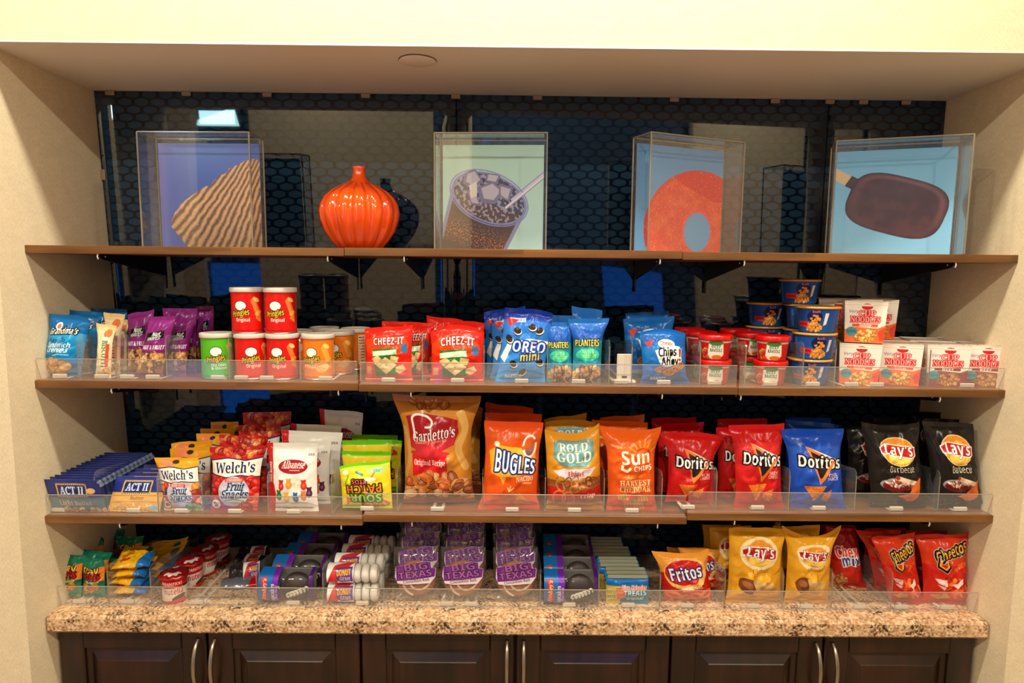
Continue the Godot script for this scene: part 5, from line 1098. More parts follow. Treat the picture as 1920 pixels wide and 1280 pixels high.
func face(kind: String) -> ImageTexture:
	if prints.has(kind):
		return prints[kind]
	var p: Print
	match kind:
		"cremes":
			p = Print.new(150, 236, c8(14, 96, 158), 3)
			p.grad(0, 60, 150, 120, c8(30, 150, 205), c8(24, 130, 196))
			p.text("Grandma's", 70, 70, 22, WHITE, {"skew": 0.25, "rot": -0.06, "wide": 108.0, "out": [[3.5, BLACK]]})
			p.ell(52, 42, 13, 14, WHITE)
			p.ell(52, 43, 8, 9, c8(205, 110, 80))
			p.text("Vanilla", 60, 100, 15, c8(20, 60, 110), {"skew": 0.2})
			p.text("Sandwich", 64, 118, 18, WHITE, {"skew": 0.2, "wide": 98.0})
			p.text("Cremes", 62, 136, 19, WHITE, {"skew": 0.2, "wide": 90.0})
			p.line([50, 148, 80, 143, 112, 147], 4, c8(150, 215, 235))
			p.heap(58, 200, 54, 32, 34, 17, [c8(225, 160, 80), c8(214, 140, 62), c8(236, 178, 100)], 0.8)
			p.poly([95, 236, 110, 205, 150, 190, 150, 236], c8(80, 130, 180))
		"biscotti":
			p = Print.new(64, 206, c8(238, 214, 170), 4)
			p.rect(0, 0, 64, 22, c8(230, 190, 130))
			p.ell(44, 34, 13, 17, c8(222, 120, 66), 0.4)
			p.ell(40, 54, 12, 7, WHITE)
			p.text("BISCOTTI", 28, 112, 20, c8(36, 110, 62), {"serif": true, "rot": PI / 2, "wide": 104.0})
			p.text("ALMOND ORIGINAL", 46, 118, 10, c8(196, 44, 36), {"rot": PI / 2, "wide": 88.0})
			p.rect(44, 74, 11, 88, c8(222, 72, 50))
			p.heap(38, 184, 20, 12, 9, 10, [c8(205, 130, 66), c8(226, 160, 92)], 0.6)
		"nutmix":
			p = Print.new(120, 226, c8(128, 34, 112), 5)
			p.poly([18, 62, 94, 50, 98, 78, 20, 92], BLACK)
			p.text("Nut", 62, 72, 15, WHITE, {"skew": 0.3, "rot": -0.1})
			p.text("HARVEST", 58, 86, 12, WHITE, {"skew": 0.2, "rot": -0.12, "wide": 62.0})
			p.text("NUT & FRUIT", 62, 120, 15, WHITE, {"wide": 98.0})
			p.rect(0, 132, 120, 74, c8(150, 96, 58))
			p.heap(60, 168, 64, 34, 60, 11, [c8(224, 160, 96), c8(205, 132, 72), c8(236, 190, 130), c8(96, 52, 34)])
			p.rect(0, 206, 120, 20, c8(126, 70, 104))
		"can_red", "can_green", "can_orange":
			var bc: Color = {"can_red": c8(214, 22, 14), "can_green": c8(84, 178, 28), "can_orange": c8(236, 122, 22)}[kind]
			p = Print.new(420, 186, bc, 6)
			# the front of the label lies in the middle of the sheet
			p.poly([246, 44, 262, 24, 290, 90, 296, 140, 276, 130], bc.lerp(c8(250, 190, 90), 0.6))
			p.ell(272, 40, 16, 9, c8(240, 205, 120), 0.5)
			p.ell(280, 98, 17, 10, c8(236, 168, 70), -0.4)
			p.ell(282, 116, 16, 8, c8(214, 120, 44), -0.3)
			p.ell(203, 66, 27, 22, c8(60, 20, 12))
			p.ell(203, 66, 24.5, 19.5, WHITE)
			p.text("Pringles", 202, 110, 25, c8(248, 205, 40), {"rot": -0.16, "skew": 0.1, "wide": 80.0, "out": [[3.0, c8(60, 30, 10)]]})
			if kind == "can_red":
				p.text("Original", 212, 134, 15, WHITE, {"wide": 62.0})
			elif kind == "can_green":
				p.text("Sour Cream", 214, 130, 12, WHITE, {"wide": 64.0})
				p.text("& Onion", 214, 144, 12, WHITE, {})
			else:
				p.text("Cheddar", 206, 134, 14, WHITE, {})
				p.ell(258, 134, 26, 16, c8(244, 200, 130), -0.3)
				p.ell(244, 142, 20, 11, c8(238, 176, 96), 0.3)
			p.rect(322, 20, 36, 140, c8(240, 225, 190))
			for i in 9:
				p.rect(326, 28 + i * 14, 28, 5, BLACK)
			p.rect(60, 20, 50, 140, bc.darkened(0.3))
			p.rect(0, 172, 420, 3, bc.darkened(0.35))
		"cheese":
			p = Print.new(180, 206, c8(222, 30, 14), 7)
			p.ell(80, 70, 90, 40, c8(234, 62, 14))
			p.text("CHEEZ-IT", 92, 66, 26, WHITE, {"wide": 118.0, "rot": -0.03, "out": [[2.5, c8(150, 10, 10)]]})
			p.poly([30, 84, 124, 78, 128, 180, 44, 186], c8(44, 112, 44))
			p.poly([30, 92, 124, 84, 125, 102, 31, 110], c8(214, 234, 196))
			p.poly([28, 120, 52, 106, 70, 122, 44, 142], c8(232, 186, 122))
			p.poly([104, 108, 134, 112, 126, 136, 98, 128], c8(232, 186, 122))
			p.poly([82, 112, 126, 142, 84, 178, 46, 144], c8(240, 200, 142))
			p.ell(84, 144, 4, 4, c8(190, 140, 90))
			p.poly([122, 150, 150, 140, 160, 160, 138, 176, 120, 168], c8(236, 184, 130))
			p.rect(142, 66, 24, 32, c8(60, 110, 150))
			p.rect(6, 148, 20, 30, c8(238, 150, 50))
			p.rect(0, 196, 180, 4, c8(240, 200, 190))
		"sandwich_cookie":
			p = Print.new(190, 262, c8(24, 70, 170), 8)
			p.grad(0, 40, 190, 222, c8(36, 110, 205), c8(60, 150, 215))
			p.rect(0, 0, 190, 34, c8(18, 48, 150))
			p.rect(22, 34, 66, 14, c8(226, 226, 230))
			p.text("MINI COOKIES", 55, 45, 9, c8(30, 50, 120), {"wide": 58.0})
			p.poly([10, 34, 60, 40, 24, 66], c8(214, 40, 40))
			p.poly([0, 170, 24, 120, 110, 104, 190, 110, 190, 122, 110, 118, 40, 134, 20, 190], WHITE)
			for e in [[60, 80, 0.3], [118, 66, 0.2], [150, 76, -0.4], [30, 108, 0.6], [58, 196, 0.5], [100, 226, -0.6], [166, 190, 0.4]]:
				p.ell(e[0], e[1] + 3, 17, 13, c8(40, 26, 24), e[2])
				p.ell(e[0], e[1], 17, 12, WHITE, e[2])
				p.ell(e[0] - 2, e[1] - 3, 16, 11, c8(52, 34, 30), e[2])
			p.text("OREO", 112, 152, 38, WHITE, {"rot": 0.04, "wide": 142.0, "out": [[5.0, c8(20, 60, 160)]]})
			p.text("mini", 122, 182, 30, c8(248, 214, 70), {"rot": -0.05, "wide": 84.0, "out": [[3.5, c8(20, 50, 130)]]})
			p.text("NABISCO", 64, 246, 14, WHITE, {"wide": 66.0})
		"trail_nut":
			p = Print.new(150, 244, c8(34, 92, 186), 9)
			p.grad(0, 0, 150, 90, c8(40, 110, 190), c8(30, 80, 180))
			p.rect(0, 84, 150, 160, c8(34, 130, 150))
			p.text("PLANTERS", 70, 104, 25, c8(240, 216, 90), {"wide": 126.0, "out": [[3.5, c8(20, 40, 50)]]})
			p.ell(74, 136, 60, 24, c8(60, 200, 160))
			p.text("NUTS &", 76, 132, 13, c8(190, 240, 150), {"wide": 60.0})
			p.text("CHOCOLATE", 76, 148, 13, c8(190, 240, 150), {"wide": 84.0})
			p.rect(0, 160, 150, 24, c8(40, 150, 190))
			p.heap(76, 212, 72, 32, 70, 13, [c8(190, 112, 64), c8(214, 160, 80), c8(92, 52, 36), c8(200, 130, 80), c8(226, 190, 140)])
		"chip_cookie":
			p = Print.new(180, 214, c8(18, 92, 170), 10)
			p.grad(0, 60, 180, 154, c8(30, 116, 190), c8(22, 92, 168))
			p.poly([14, 44, 46, 36, 30, 70], c8(226, 60, 60))
			p.ell(96, 56, 34, 16, WHITE)
			p.text("Chewy", 96, 62, 16, c8(230, 60, 50), {"wide": 50.0})
			p.poly([48, 78, 120, 60, 152, 62, 158, 116, 148, 130, 74, 142, 60, 116], WHITE)
			p.text("Chips", 96, 98, 29, BLACK, {"wide": 76.0, "rot": -0.05, "bold": false, "skew": 0.15, "out": [[1.2, BLACK]]})
			p.text("Ahoy", 104, 132, 29, BLACK, {"wide": 72.0, "rot": -0.05, "bold": false, "skew": 0.15, "out": [[1.2, BLACK]]})
			p.text("!", 148, 116, 46, c8(200, 30, 40), {"rot": 0.1, "out": [[2.0, WHITE]]})
			for e in [[66, 150, 22, 14], [104, 160, 30, 18], [130, 148, 26, 16], [152, 136, 16, 16]]:
				p.ell(e[0], e[1] + 2, e[2], e[3], c8(90, 48, 26), -0.3)
				p.ell(e[0], e[1], e[2], e[3], c8(196, 122, 66), -0.3)
				for d in 7:
					p.ell(e[0] + p.rng.randf_range(-14, 14), e[1] + p.rng.randf_range(-8, 8), 2.6, 2.0, c8(60, 32, 24))
			p.text("NABISCO", 60, 198, 14, c8(220, 230, 240), {"wide": 60.0})
		"soup_cup":
			p = Print.new(420, 92, c8(236, 222, 200), 11)
			p.rect(120, 16, 200, 76, c8(206, 26, 26))
			p.heap(168, 66, 34, 22, 26, 9, [c8(226, 90, 40), c8(240, 150, 60), c8(200, 40, 30)])
			p.poly([186, 18, 250, 18, 256, 70, 236, 88, 196, 88, 178, 70], c8(246, 240, 222))
			p.ell(218, 16, 32, 11, c8(80, 130, 60))
			p.text("BEEF", 218, 38, 12, c8(60, 110, 50), {"wide": 44.0})
			p.text("RAVIOLI", 218, 56, 15, c8(40, 60, 40), {"wide": 56.0})
			p.ell(222, 80, 24, 10, c8(220, 120, 50))
		"noodle_cup":
			p = Print.new(460, 96, c8(20, 56, 132), 12)
			p.grad(130, 0, 200, 96, c8(24, 74, 160), c8(26, 86, 150))
			p.text("EASY MAC", 148, 48, 12, c8(110, 160, 190), {"rot": -PI / 2, "wide": 76.0})
			p.ell(238, 34, 28, 26, c8(14, 30, 80))
			p.text("Kraft", 244, 18, 10, c8(240, 130, 130), {"wide": 28.0})
			p.heap(238, 40, 20, 12, 20, 6, [c8(240, 160, 50), c8(230, 130, 40)])
			p.heap(234, 74, 34, 18, 60, 6, [c8(240, 150, 44), c8(226, 124, 36), c8(248, 180, 80)])
			p.poly([276, 18, 290, 18, 282, 64, 270, 70], c8(236, 222, 200))
			p.rect(166, 54, 46, 22, c8(222, 40, 40))
			p.text("MACARONI", 189, 69, 8, c8(90, 10, 20), {"wide": 38.0})
			p.rect(40, 14, 60, 70, c8(16, 36, 90))
			for i in 5:
				p.rect(46, 20 + i * 12, 40, 4, c8(80, 90, 150))
		"cup_box_orange", "cup_box_brown":
			var o := kind == "cup_box_orange"
			p = Print.new(146, 160, c8(240, 228, 212), 13)
			p.rect(0, 0, 146, 8, c8(226, 210, 190))
			p.rect(0, 14, 146, 3, c8(222, 204, 184))
			p.ell(76, 22, 19, 12, c8(205, 40, 40))
			p.rect(56, 14, 40, 7, c8(240, 228, 212))
			p.text("Very", 30, 46, 11, c8(180, 120, 160), {"skew": 0.2})
			p.text("CUP", 76, 58, 21, c8(250, 190, 180), {"serif": true, "wide": 58.0, "out": [[2.6, c8(206, 40, 40)]]})
			p.text("NOODLES", 72, 82, 22, c8(250, 190, 180), {"serif": true, "wide": 106.0, "out": [[2.6, c8(206, 40, 40)]]})
			var c := c8(236, 96, 40) if o else c8(140, 50, 44)
			p.rect(26, 88, 92, 11, c)
			p.text("SHRIMP" if o else "BEEF", 72, 98, 9, WHITE, {"wide": 44.0})
			p.poly([0, 110, 40, 100, 118, 104, 146, 92, 146, 160, 0, 160], c8(238, 110, 60) if o else c8(150, 66, 58))
			p.heap(76, 132, 44, 22, 60, 8, [c8(240, 170, 70), c8(226, 136, 50), c8(246, 200, 110), c8(200, 110, 40)] if o else [c8(196, 126, 56), c8(170, 96, 44), c8(216, 150, 80)])
			p.poly([120, 118, 146, 98, 146, 150, 130, 150], c8(226, 70, 44) if o else c8(140, 44, 44))
			p.ell(24, 118, 19, 18, c8(80, 150, 156))
			p.text("NEW", 24, 123, 11, c8(40, 96, 110), {})
		"popcorn_light", "popcorn_butter":
			var li := kind == "popcorn_light"
			p = Print.new(228, 140, c8(8, 32, 124), 14)
			if li:
				p.grad(0, 74, 228, 66, c8(60, 110, 136), c8(70, 130, 156))
				p.heap(114, 138, 120, 16, 50, 12, [c8(226, 170, 96), c8(210, 146, 70), c8(240, 200, 140)])
				p.ell(186, 44, 18, 12, c8(240, 190, 120))
				p.text("Light Butter", 110, 106, 22, c8(236, 200, 130), {"serif": true, "wide": 138.0})
			else:
				p.grad(0, 62, 228, 78, c8(240, 170, 60), c8(246, 184, 84))
				p.text("Butter", 120, 92, 14, c8(120, 60, 20), {"serif": true})
				p.heap(114, 128, 110, 16, 60, 10, [c8(250, 200, 110), c8(240, 174, 70)])
				p.ell(200, 124, 22, 10, c8(140, 190, 210))
			p.rect(44, 14, 128, 56, c8(230, 180, 90))
			p.rect(50, 20, 116, 44, c8(20, 24, 60))
			for i in 15:
				p.ell(48.0 + i * 8.6, 17, 2.0, 2.0, c8(60, 30, 10))
				p.ell(48.0 + i * 8.6, 67, 2.0, 2.0, c8(60, 30, 10))
			p.text("ACT II", 108, 56, 30, WHITE, {"serif": true, "wide": 100.0, "out": [[2.5, c8(40, 80, 190)]]})
		"fruit_mixed", "fruit_red":
			var mi := kind == "fruit_mixed"
			p = Print.new(170, 230, c8(232, 160, 30) if mi else c8(196, 28, 18), 15)
			if mi:
				p.ell(50, 22, 34, 13, c8(240, 130, 90))
				p.ell(84, 18, 14, 8, c8(60, 40, 40))
				p.rect(0, 90, 170, 140, c8(222, 190, 170))
			else:
				p.heap(85, 20, 90, 18, 24, 13, [c8(214, 50, 30), c8(170, 20, 16), c8(230, 110, 40)])
				p.rect(0, 100, 170, 130, c8(190, 40, 36))
			p.poly([0, 48, 60, 40, 120, 48, 170, 40, 170, 104, 110, 96, 60, 104, 0, 92], c8(236, 228, 214))
			p.line([0, 46, 60, 38, 120, 46, 170, 38], 4, c8(30, 40, 90))
			p.line([0, 94, 60, 106, 110, 98, 170, 106], 4, c8(30, 40, 90))
			p.text("Welch's", 86, 90, 37, c8(24, 32, 86), {"serif": true, "rot": -0.02, "wide": 138.0})
			p.heap(24, 150, 24, 40, 14, 15, [c8(216, 60, 40), c8(90, 50, 100), c8(236, 150, 60)] if mi else [c8(220, 40, 30), c8(190, 24, 24)])
			p.heap(146, 160, 24, 50, 20, 15, [c8(216, 70, 40), c8(170, 60, 50), c8(236, 150, 60)] if mi else [c8(220, 40, 30), c8(190, 24, 24), c8(230, 70, 50)])
			p.ell(86, 158, 54, 56, c8(206, 206, 220))
			p.rect(56, 108, 64, 14, c8(220, 70, 56))
			p.text("MIXED FRUIT" if mi else "STRAWBERRY", 88, 119, 9, WHITE, {"wide": 54.0})
			p.text("Fruit", 90, 152, 28, c8(30, 60, 100), {"serif": true, "skew": 0.25, "bold": false, "wide": 62.0, "out": [[0.9, c8(30, 60, 100)]]})
			p.text("Snacks", 88, 180, 28, c8(30, 60, 100), {"serif": true, "skew": 0.25, "bold": false, "wide": 94.0, "out": [[0.9, c8(30, 60, 100)]]})
			p.line([56, 190, 90, 184, 124, 192], 3, c8(60, 120, 90))
			p.ell(22, 204, 20, 20, c8(60, 110, 50))
			p.ell(22, 204, 17, 17, c8(230, 226, 206))
			p.heap(22, 204, 8, 8, 5, 5, [c8(190, 50, 40)])
			p.heap(130, 220, 40, 12, 10, 15, [c8(140, 180, 50), c8(120, 160, 40)] if mi else [c8(214, 40, 30), c8(180, 20, 20)])
		"gummi":
			p = Print.new(200, 264, c8(236, 230, 220), 16)
			p.rect(0, 0, 24, 264, c8(206, 30, 28))
			p.text("GUMMI BEARS", 17, 120, 13, WHITE, {"rot": -PI / 2, "wide": 100.0})
			p.poly([24, 150, 36, 200, 24, 264, 0, 264, 0, 150], c8(206, 30, 28))
			p.ell(108, 86, 60, 27, c8(164, 28, 36))
			p.text("Albanese", 108, 92, 27, WHITE, {"serif": true, "skew": 0.3, "wide": 94.0})
			p.rect(94, 98, 44, 4, c8(220, 160, 160))
			p.text("USA", 178, 46, 9, c8(90, 90, 90), {})
			for b in [[60, 156, c8(206, 40, 30)], [92, 150, c8(230, 150, 50)], [122, 154, c8(238, 226, 190)], [152, 156, c8(226, 60, 30)], [172, 186, c8(86, 44, 74)], [150, 198, c8(216, 130, 80)], [48, 196, c8(40, 130, 56)], [80, 204, c8(240, 180, 60)], [118, 204, c8(40, 110, 160)]]:
				p.ell(b[0], b[1] + 4, 12, 16, b[2])
				p.ell(b[0], b[1] - 12, 9, 8, b[2])
				p.ell(b[0] - 7, b[1] - 18, 3.5, 3.5, b[2])
				p.ell(b[0] + 7, b[1] - 18, 3.5, 3.5, b[2])
				p.ell(b[0], b[1] + 2, 5, 7, b[2].lightened(0.25))
			p.text("net weight five ounces", 104, 252, 8, c8(120, 110, 110), {"wide": 150.0})
		"sour":
			p = Print.new(190, 184, c8(232, 208, 40), 17)
			# the whole bag stands on its head, so everything is drawn turned round
			p.rect(0, 0, 190, 12, c8(110, 210, 20))
			p.rect(0, 170, 190, 14, c8(190, 222, 20))
			p.poly([20, 130, 50, 150, 20, 168], c8(230, 90, 30))
			p.heap(120, 160, 60, 10, 24, 11, [c8(236, 140, 40), c8(226, 90, 40), c8(240, 190, 60)])
			p.ell(140, 30, 34, 10, c8(160, 210, 170))
			p.text("NET", 140, 26, 9, c8(60, 120, 130), {"rot": PI})
			p.ell(22, 30, 12, 10, WHITE)
			p.line([20, 80, 32, 46], 6, c8(90, 180, 40))
			p.line([64, 34, 86, 44], 9, c8(50, 140, 170))
			p.text("KIDS", 74, 62, 17, c8(230, 90, 80), {"rot": PI + 0.05, "wide": 60.0, "out": [[4.0, BLACK]]})
			p.line([120, 56, 132, 36], 7, c8(240, 130, 40))
			p.ell(116, 62, 22, 8, WHITE)
			p.text("PATCH", 90, 84, 32, c8(240, 140, 40), {"rot": PI - 0.05, "wide": 138.0, "out": [[5.0, c8(60, 40, 20)]]})
			p.text("SOUR", 96, 122, 30, c8(150, 214, 40), {"rot": PI - 0.02, "wide": 118.0, "out": [[6.0, c8(50, 80, 20)]]})
		"sour_top":
			p = Print.new(190, 184, c8(232, 208, 40), 18)
			p.rect(0, 0, 190, 14, c8(96, 196, 20))
			p.line([70, 40, 90, 46], 6, c8(60, 150, 40))
			p.ell(36, 56, 18, 8, c8(236, 230, 190))
			p.poly([124, 52, 130, 40, 148, 32, 168, 40, 172, 52], c8(200, 36, 30))
			p.poly([128, 52, 132, 43, 148, 36, 164, 43, 168, 52], c8(220, 60, 40))
			p.ell(112, 44, 5, 9, c8(30, 90, 80), 0.3)
			p.text("SOUR", 84, 100, 28, c8(150, 214, 40), {"wide": 110.0, "out": [[6.0, c8(50, 80, 20)]]})
			p.text("PATCH", 90, 134, 30, c8(240, 140, 40), {"wide": 130.0, "out": [[5.0, c8(60, 40, 20)]]})
			p.rect(0, 168, 190, 16, c8(96, 196, 20))
		"snack_mix":
			p = Print.new(260, 400, c8(206, 132, 44), 19)
			p.grad(0, 0, 260, 70, c8(180, 106, 30), c8(214, 140, 54))
			p.heap(110, 24, 60, 20, 14, 13, [c8(176, 96, 30), c8(190, 110, 40)])
			p.curve([210, 60, 236, 120, 214, 190, 240, 260], 26, c8(228, 176, 96))
			p.curve([10, 120, 24, 220, 6, 290], 16, c8(222, 160, 80))
			p.poly([24, 76, 90, 60, 170, 76, 204, 84, 214, 130, 196, 174, 130, 206, 60, 200, 30, 186], c8(168, 20, 30))
			p.poly([30, 150, 206, 136, 192, 176, 130, 204, 60, 198, 34, 186], c8(206, 44, 54))
			p.text("Gardetto's", 120, 156, 38, WHITE, {"serif": true, "skew": 0.15, "rot": -0.14, "wide": 164.0, "out": [[2.0, c8(120, 10, 20)]]})
			p.curve([50, 150, 46, 110, 46, 80, 66, 66, 96, 70, 114, 88, 110, 108, 92, 110], 8, WHITE)
			p.text("Bakery Snacks", 108, 168, 12, c8(240, 170, 150), {"serif": true, "rot": -0.1, "skew": 0.2})
			p.rect(36, 204, 134, 90, c8(214, 24, 28))
			p.ell(104, 206, 76, 12, c8(206, 44, 54))
			p.text("Original Recipe", 104, 248, 20, WHITE, {"serif": true, "wide": 122.0})
			p.heap(130, 336, 122, 56, 60, 22, [c8(190, 108, 52), c8(150, 76, 40), c8(214, 140, 80), c8(226, 170, 110), c8(200, 90, 34)])
			p.ring(70, 310, 32, 28, 9, c8(206, 120, 50))
			p.ring(150, 318, 30, 22, 9, c8(196, 96, 40))
			p.rect(0, 384, 260, 16, c8(120, 50, 28))
		"horn":
			p = Print.new(230, 340, c8(226, 84, 20), 20)
			p.grad(0, 0, 230, 60, c8(222, 70, 18), c8(232, 96, 28))
			p.poly([18, 110, 60, 86, 140, 96, 214, 110, 218, 190, 160, 200, 96, 204, 84, 236, 66, 206, 30, 190], c8(244, 170, 40))
			p.ring(186, 90, 30, 44, 8, WHITE)
			p.ell(186, 100, 17, 24, c8(140, 90, 90))
			p.poly([150, 96, 210, 60, 216, 72, 160, 106], c8(200, 90, 20))
			p.ell(50, 82, 11, 10, c8(250, 220, 190))
			p.text("BUGLES", 128, 190, 68, WHITE, {"wide": 178.0, "rot": 0.06, "flare": -0.22, "out": [[6.0, c8(30, 50, 120)]]})
			p.text("NACHO", 174, 222, 19, c8(246, 214, 180), {"serif": true, "wide": 72.0, "rot": -0.05})
			p.text("cheese", 184, 234, 9, c8(246, 200, 160), {})
			for e in [[116, 240, 0.1], [104, 246, -0.3], [130, 246, 0.5]]:
				p.line([110, 262, e[0], e[1]], 4, c8(246, 214, 150))
			p.poly([84, 300, 130, 256, 170, 290, 140, 304], c8(206, 98, 26))
			p.poly([60, 276, 120, 262, 130, 286, 80, 292], c8(190, 80, 22))
			p.poly([126, 316, 156, 268, 206, 320], c8(226, 126, 40))
			p.rect(0, 318, 230, 5, c8(200, 62, 14))
		"pretzel":
			p = Print.new(220, 330, c8(222, 150, 36), 21)
			p.grad(0, 0, 220, 330, c8(226, 150, 34), c8(200, 130, 30))
			p.poly([34, 44, 60, 30, 160, 30, 190, 44, 194, 110, 164, 142, 60, 142, 30, 110], c8(36, 76, 96))
			p.line([34, 44, 60, 30, 160, 30, 190, 44, 194, 110, 164, 142, 60, 142, 30, 110, 34, 44], 4, c8(110, 150, 150))
			p.text("ROLD", 112, 76, 34, c8(238, 230, 206), {"serif": true, "wide": 118.0})
			p.text("GOLD", 112, 124, 44, c8(238, 230, 206), {"serif": true, "wide": 144.0})
			p.text("pretzels", 116, 138, 11, c8(120, 190, 200), {"serif": true, "skew": 0.3})
			p.poly([26, 170, 70, 154, 140, 152, 200, 152, 170, 184, 120, 204, 60, 196], c8(228, 206, 214))
			p.text("thins", 116, 186, 24, c8(196, 60, 40), {"serif": true, "wide": 66.0})
			p.rect(0, 206, 220, 90, c8(150, 78, 36))
			for i in 26:
				p.ring(p.rng.randf_range(10, 210), p.rng.randf_range(210, 262), p.rng.randf_range(18, 30), p.rng.randf_range(12, 20), 5, [c8(190, 120, 56), c8(120, 66, 34), c8(160, 96, 46)][i % 3], p.rng.randf() * PI)
			p.poly([0, 236, 220, 216, 220, 262, 120, 284, 0, 284], c8(190, 26, 20))
			p.poly([60, 226, 220, 190, 220, 226, 120, 250, 60, 250], c8(150, 84, 40))
			for i in 12:
				p.ring(p.rng.randf_range(40, 210), p.rng.randf_range(200, 236), 24, 15, 5, [c8(196, 130, 64), c8(120, 66, 34)][i % 2], p.rng.randf() * PI)
			for e in [[46, 276], [82, 280]]:
				p.ring(e[0], e[1], 27, 32, 6, c8(196, 116, 50))
			p.text("Crisp", 160, 274, 17, c8(246, 226, 210), {"serif": true, "skew": 0.3, "rot": -0.15})
			p.grad(0, 312, 220, 18, c8(214, 148, 40), c8(190, 124, 30))
		"sun_chip":
			p = Print.new(210, 310, c8(226, 88, 24), 22)
			p.grad(0, 0, 210, 310, c8(232, 96, 22), c8(218, 78, 26))
			for i in 9:
				var a := PI + 0.35 * i - 0.1
				p.line([150 + cos(a) * 40, 100 + sin(a) * 40, 150 + cos(a) * 66, 100 + sin(a) * 66], 7, c8(238, 140, 40))
			p.ring(150, 102, 36, 36, 6, c8(190, 60, 16))
			p.ell(150, 102, 28, 28, c8(214, 100, 26))
			p.text("Sun", 122, 128, 52, c8(246, 236, 214), {"wide": 130.0, "rot": -0.05})
			p.text("CHIPS", 150, 154, 20, c8(246, 236, 214), {"wide": 86.0, "rot": -0.04})
			p.line([60, 138, 58, 150, 80, 158, 92, 146], 11, c8(246, 236, 214))
			p.text("wholegrain", 44, 70, 11, c8(246, 214, 170), {"wide": 46.0})
			p.text("ORIGINAL", 110, 184, 12, c8(242, 160, 60), {"serif": true, "wide": 80.0})
			p.text("HARVEST", 116, 212, 21, c8(246, 222, 170), {"serif": true, "wide": 138.0, "rot": -0.03})
			p.text("CHEDDAR", 116, 236, 21, c8(246, 222, 170), {"serif": true, "wide": 138.0, "rot": -0.03})
			for e in [[60, 256, 0.2], [110, 276, 0.6], [150, 262, -0.5], [92, 288, 0.9], [132, 292, -0.4]]:
				p.poly([e[0] - 26, e[1] - 8, e[0] + 18, e[1] - 16, e[0] + 26, e[1] + 8, e[0] - 14, e[1] + 16], c8(196, 124, 50))
				for q in 4:
					p.line([e[0] - 20 + q * 12, e[1] - 9, e[0] - 14 + q * 12, e[1] + 10], 4, c8(226, 170, 90))
		"corn_red", "corn_blue":
			var re := kind == "corn_red"
			var bg := c8(196, 20, 20) if re else c8(22, 70, 176)
			p = Print.new(220, 290, bg, 23)
			p.grad(0, 60, 220, 200, bg.lightened(0.08), bg)
			p.poly([70, 60, 186, 116, 108, 196], c8(236, 120, 50))
			p.poly([70, 60, 196, 108, 186, 116], c8(250, 214, 190))
			p.poly([86, 78, 172, 118, 108, 178], c8(40, 26, 24))
			p.text("Doritos", 118, 136, 42, WHITE, {"wide": 186.0, "rot": 0.05, "out": [[5.0, c8(24, 16, 24)]]})
			p.poly([104, 170, 108, 196, 186, 118, 178, 110, 112, 172], c8(238, 130, 50))
			p.text("NACHO" if re else "COOL", 170, 168, 12, c8(240, 200, 190), {"wide": 48.0})
			p.text("CHEESE" if re else "RANCH", 168, 182, 12, c8(240, 200, 190), {"wide": 54.0})
			for e in [[[46, 204], [134, 200], [86, 262]], [[118, 232], [166, 216], [142, 264], [116, 254]]]:
				var q := []
				for v in e:
					q += v
				p.poly(q, c8(222, 116, 34))
				for i in 70:
					var t := [p.rng.randf(), p.rng.randf()]
					if t[0] + t[1] < 1:
						var v0 := Vector2(e[0][0], e[0][1])
						var v: Vector2 = v0 + (Vector2(e[1][0], e[1][1]) - v0) * t[0] + (Vector2(e[2][0], e[2][1]) - v0) * t[1]
						p.ell(v.x, v.y, 2.4, 1.8, [c8(244, 160, 60), c8(190, 80, 24)][i % 2])
		"potato_black", "potato_yellow":
			var bk := kind == "potato_black"
			p = Print.new(214, 320, c8(30, 26, 24) if bk else c8(232, 166, 34), 24)
			if not bk:
				p.grad(0, 0, 214, 320, c8(236, 168, 34), c8(224, 158, 36))
				p.ell(112, 100, 76, 66, c8(248, 226, 170))
			p.ell(112, 98, 68 if bk else 64, 56, c8(248, 214, 150))
			p.ell(112, 98, 64 if bk else 58, 52, c8(236, 150, 40))
			p.ell(112, 124, 46, 22, c8(250, 206, 90))
			p.poly([42, 84, 70, 66, 150, 76, 184, 84, 180, 118, 160, 126, 70, 112, 44, 108], c8(246, 236, 220))
			p.poly([46, 86, 70, 70, 150, 80, 180, 88, 176, 116, 158, 121, 70, 108, 48, 104], c8(186, 26, 34))
			p.text("Lay's", 112, 112, 42, WHITE, {"wide": 116.0, "rot": 0.06, "skew": 0.08, "out": [[1.5, c8(140, 10, 20)]]})
			p.text("Barbecue" if bk else "Classic", 116, 178, 25 if bk else 20, c8(226, 214, 190) if bk else c8(150, 90, 20), {"wide": 104.0 if bk else 74.0, "bold": false, "serif": not bk})
			if bk:
				p.ell(90, 224, 62, 24, c8(150, 140, 130))
				p.ell(90, 228, 56, 22, c8(110, 26, 30))
				p.heap(90, 220, 48, 12, 40, 6, [c8(226, 206, 190), c8(160, 60, 50), c8(200, 150, 130)])
				p.poly([90, 190, 176, 214, 160, 228, 84, 206], c8(222, 190, 160))
				p.ell(92, 198, 8, 8, c8(170, 50, 40))
				p.poly([150, 232, 190, 200, 186, 256, 150, 288, 84, 266, 130, 258], c8(222, 104, 34))
				p.ell(150, 270, 34, 14, c8(210, 92, 30), -0.3)
				p.text("barbecue flavoured", 60, 306, 8, c8(150, 140, 130), {})
			else:
				p.ell(74, 236, 42, 34, c8(120, 66, 34), 0.5)
				p.ell(66, 228, 22, 14, c8(164, 100, 60), 0.5)
				p.poly([84, 206, 170, 222, 186, 250, 150, 266, 104, 262], c8(214, 176, 110))
				p.ell(150, 244, 40, 17, c8(206, 164, 100), 0.1)
				p.ell(140, 262, 50, 10, c8(196, 140, 70), -0.1)
				p.rect(0, 286, 214, 3, c8(196, 130, 30))
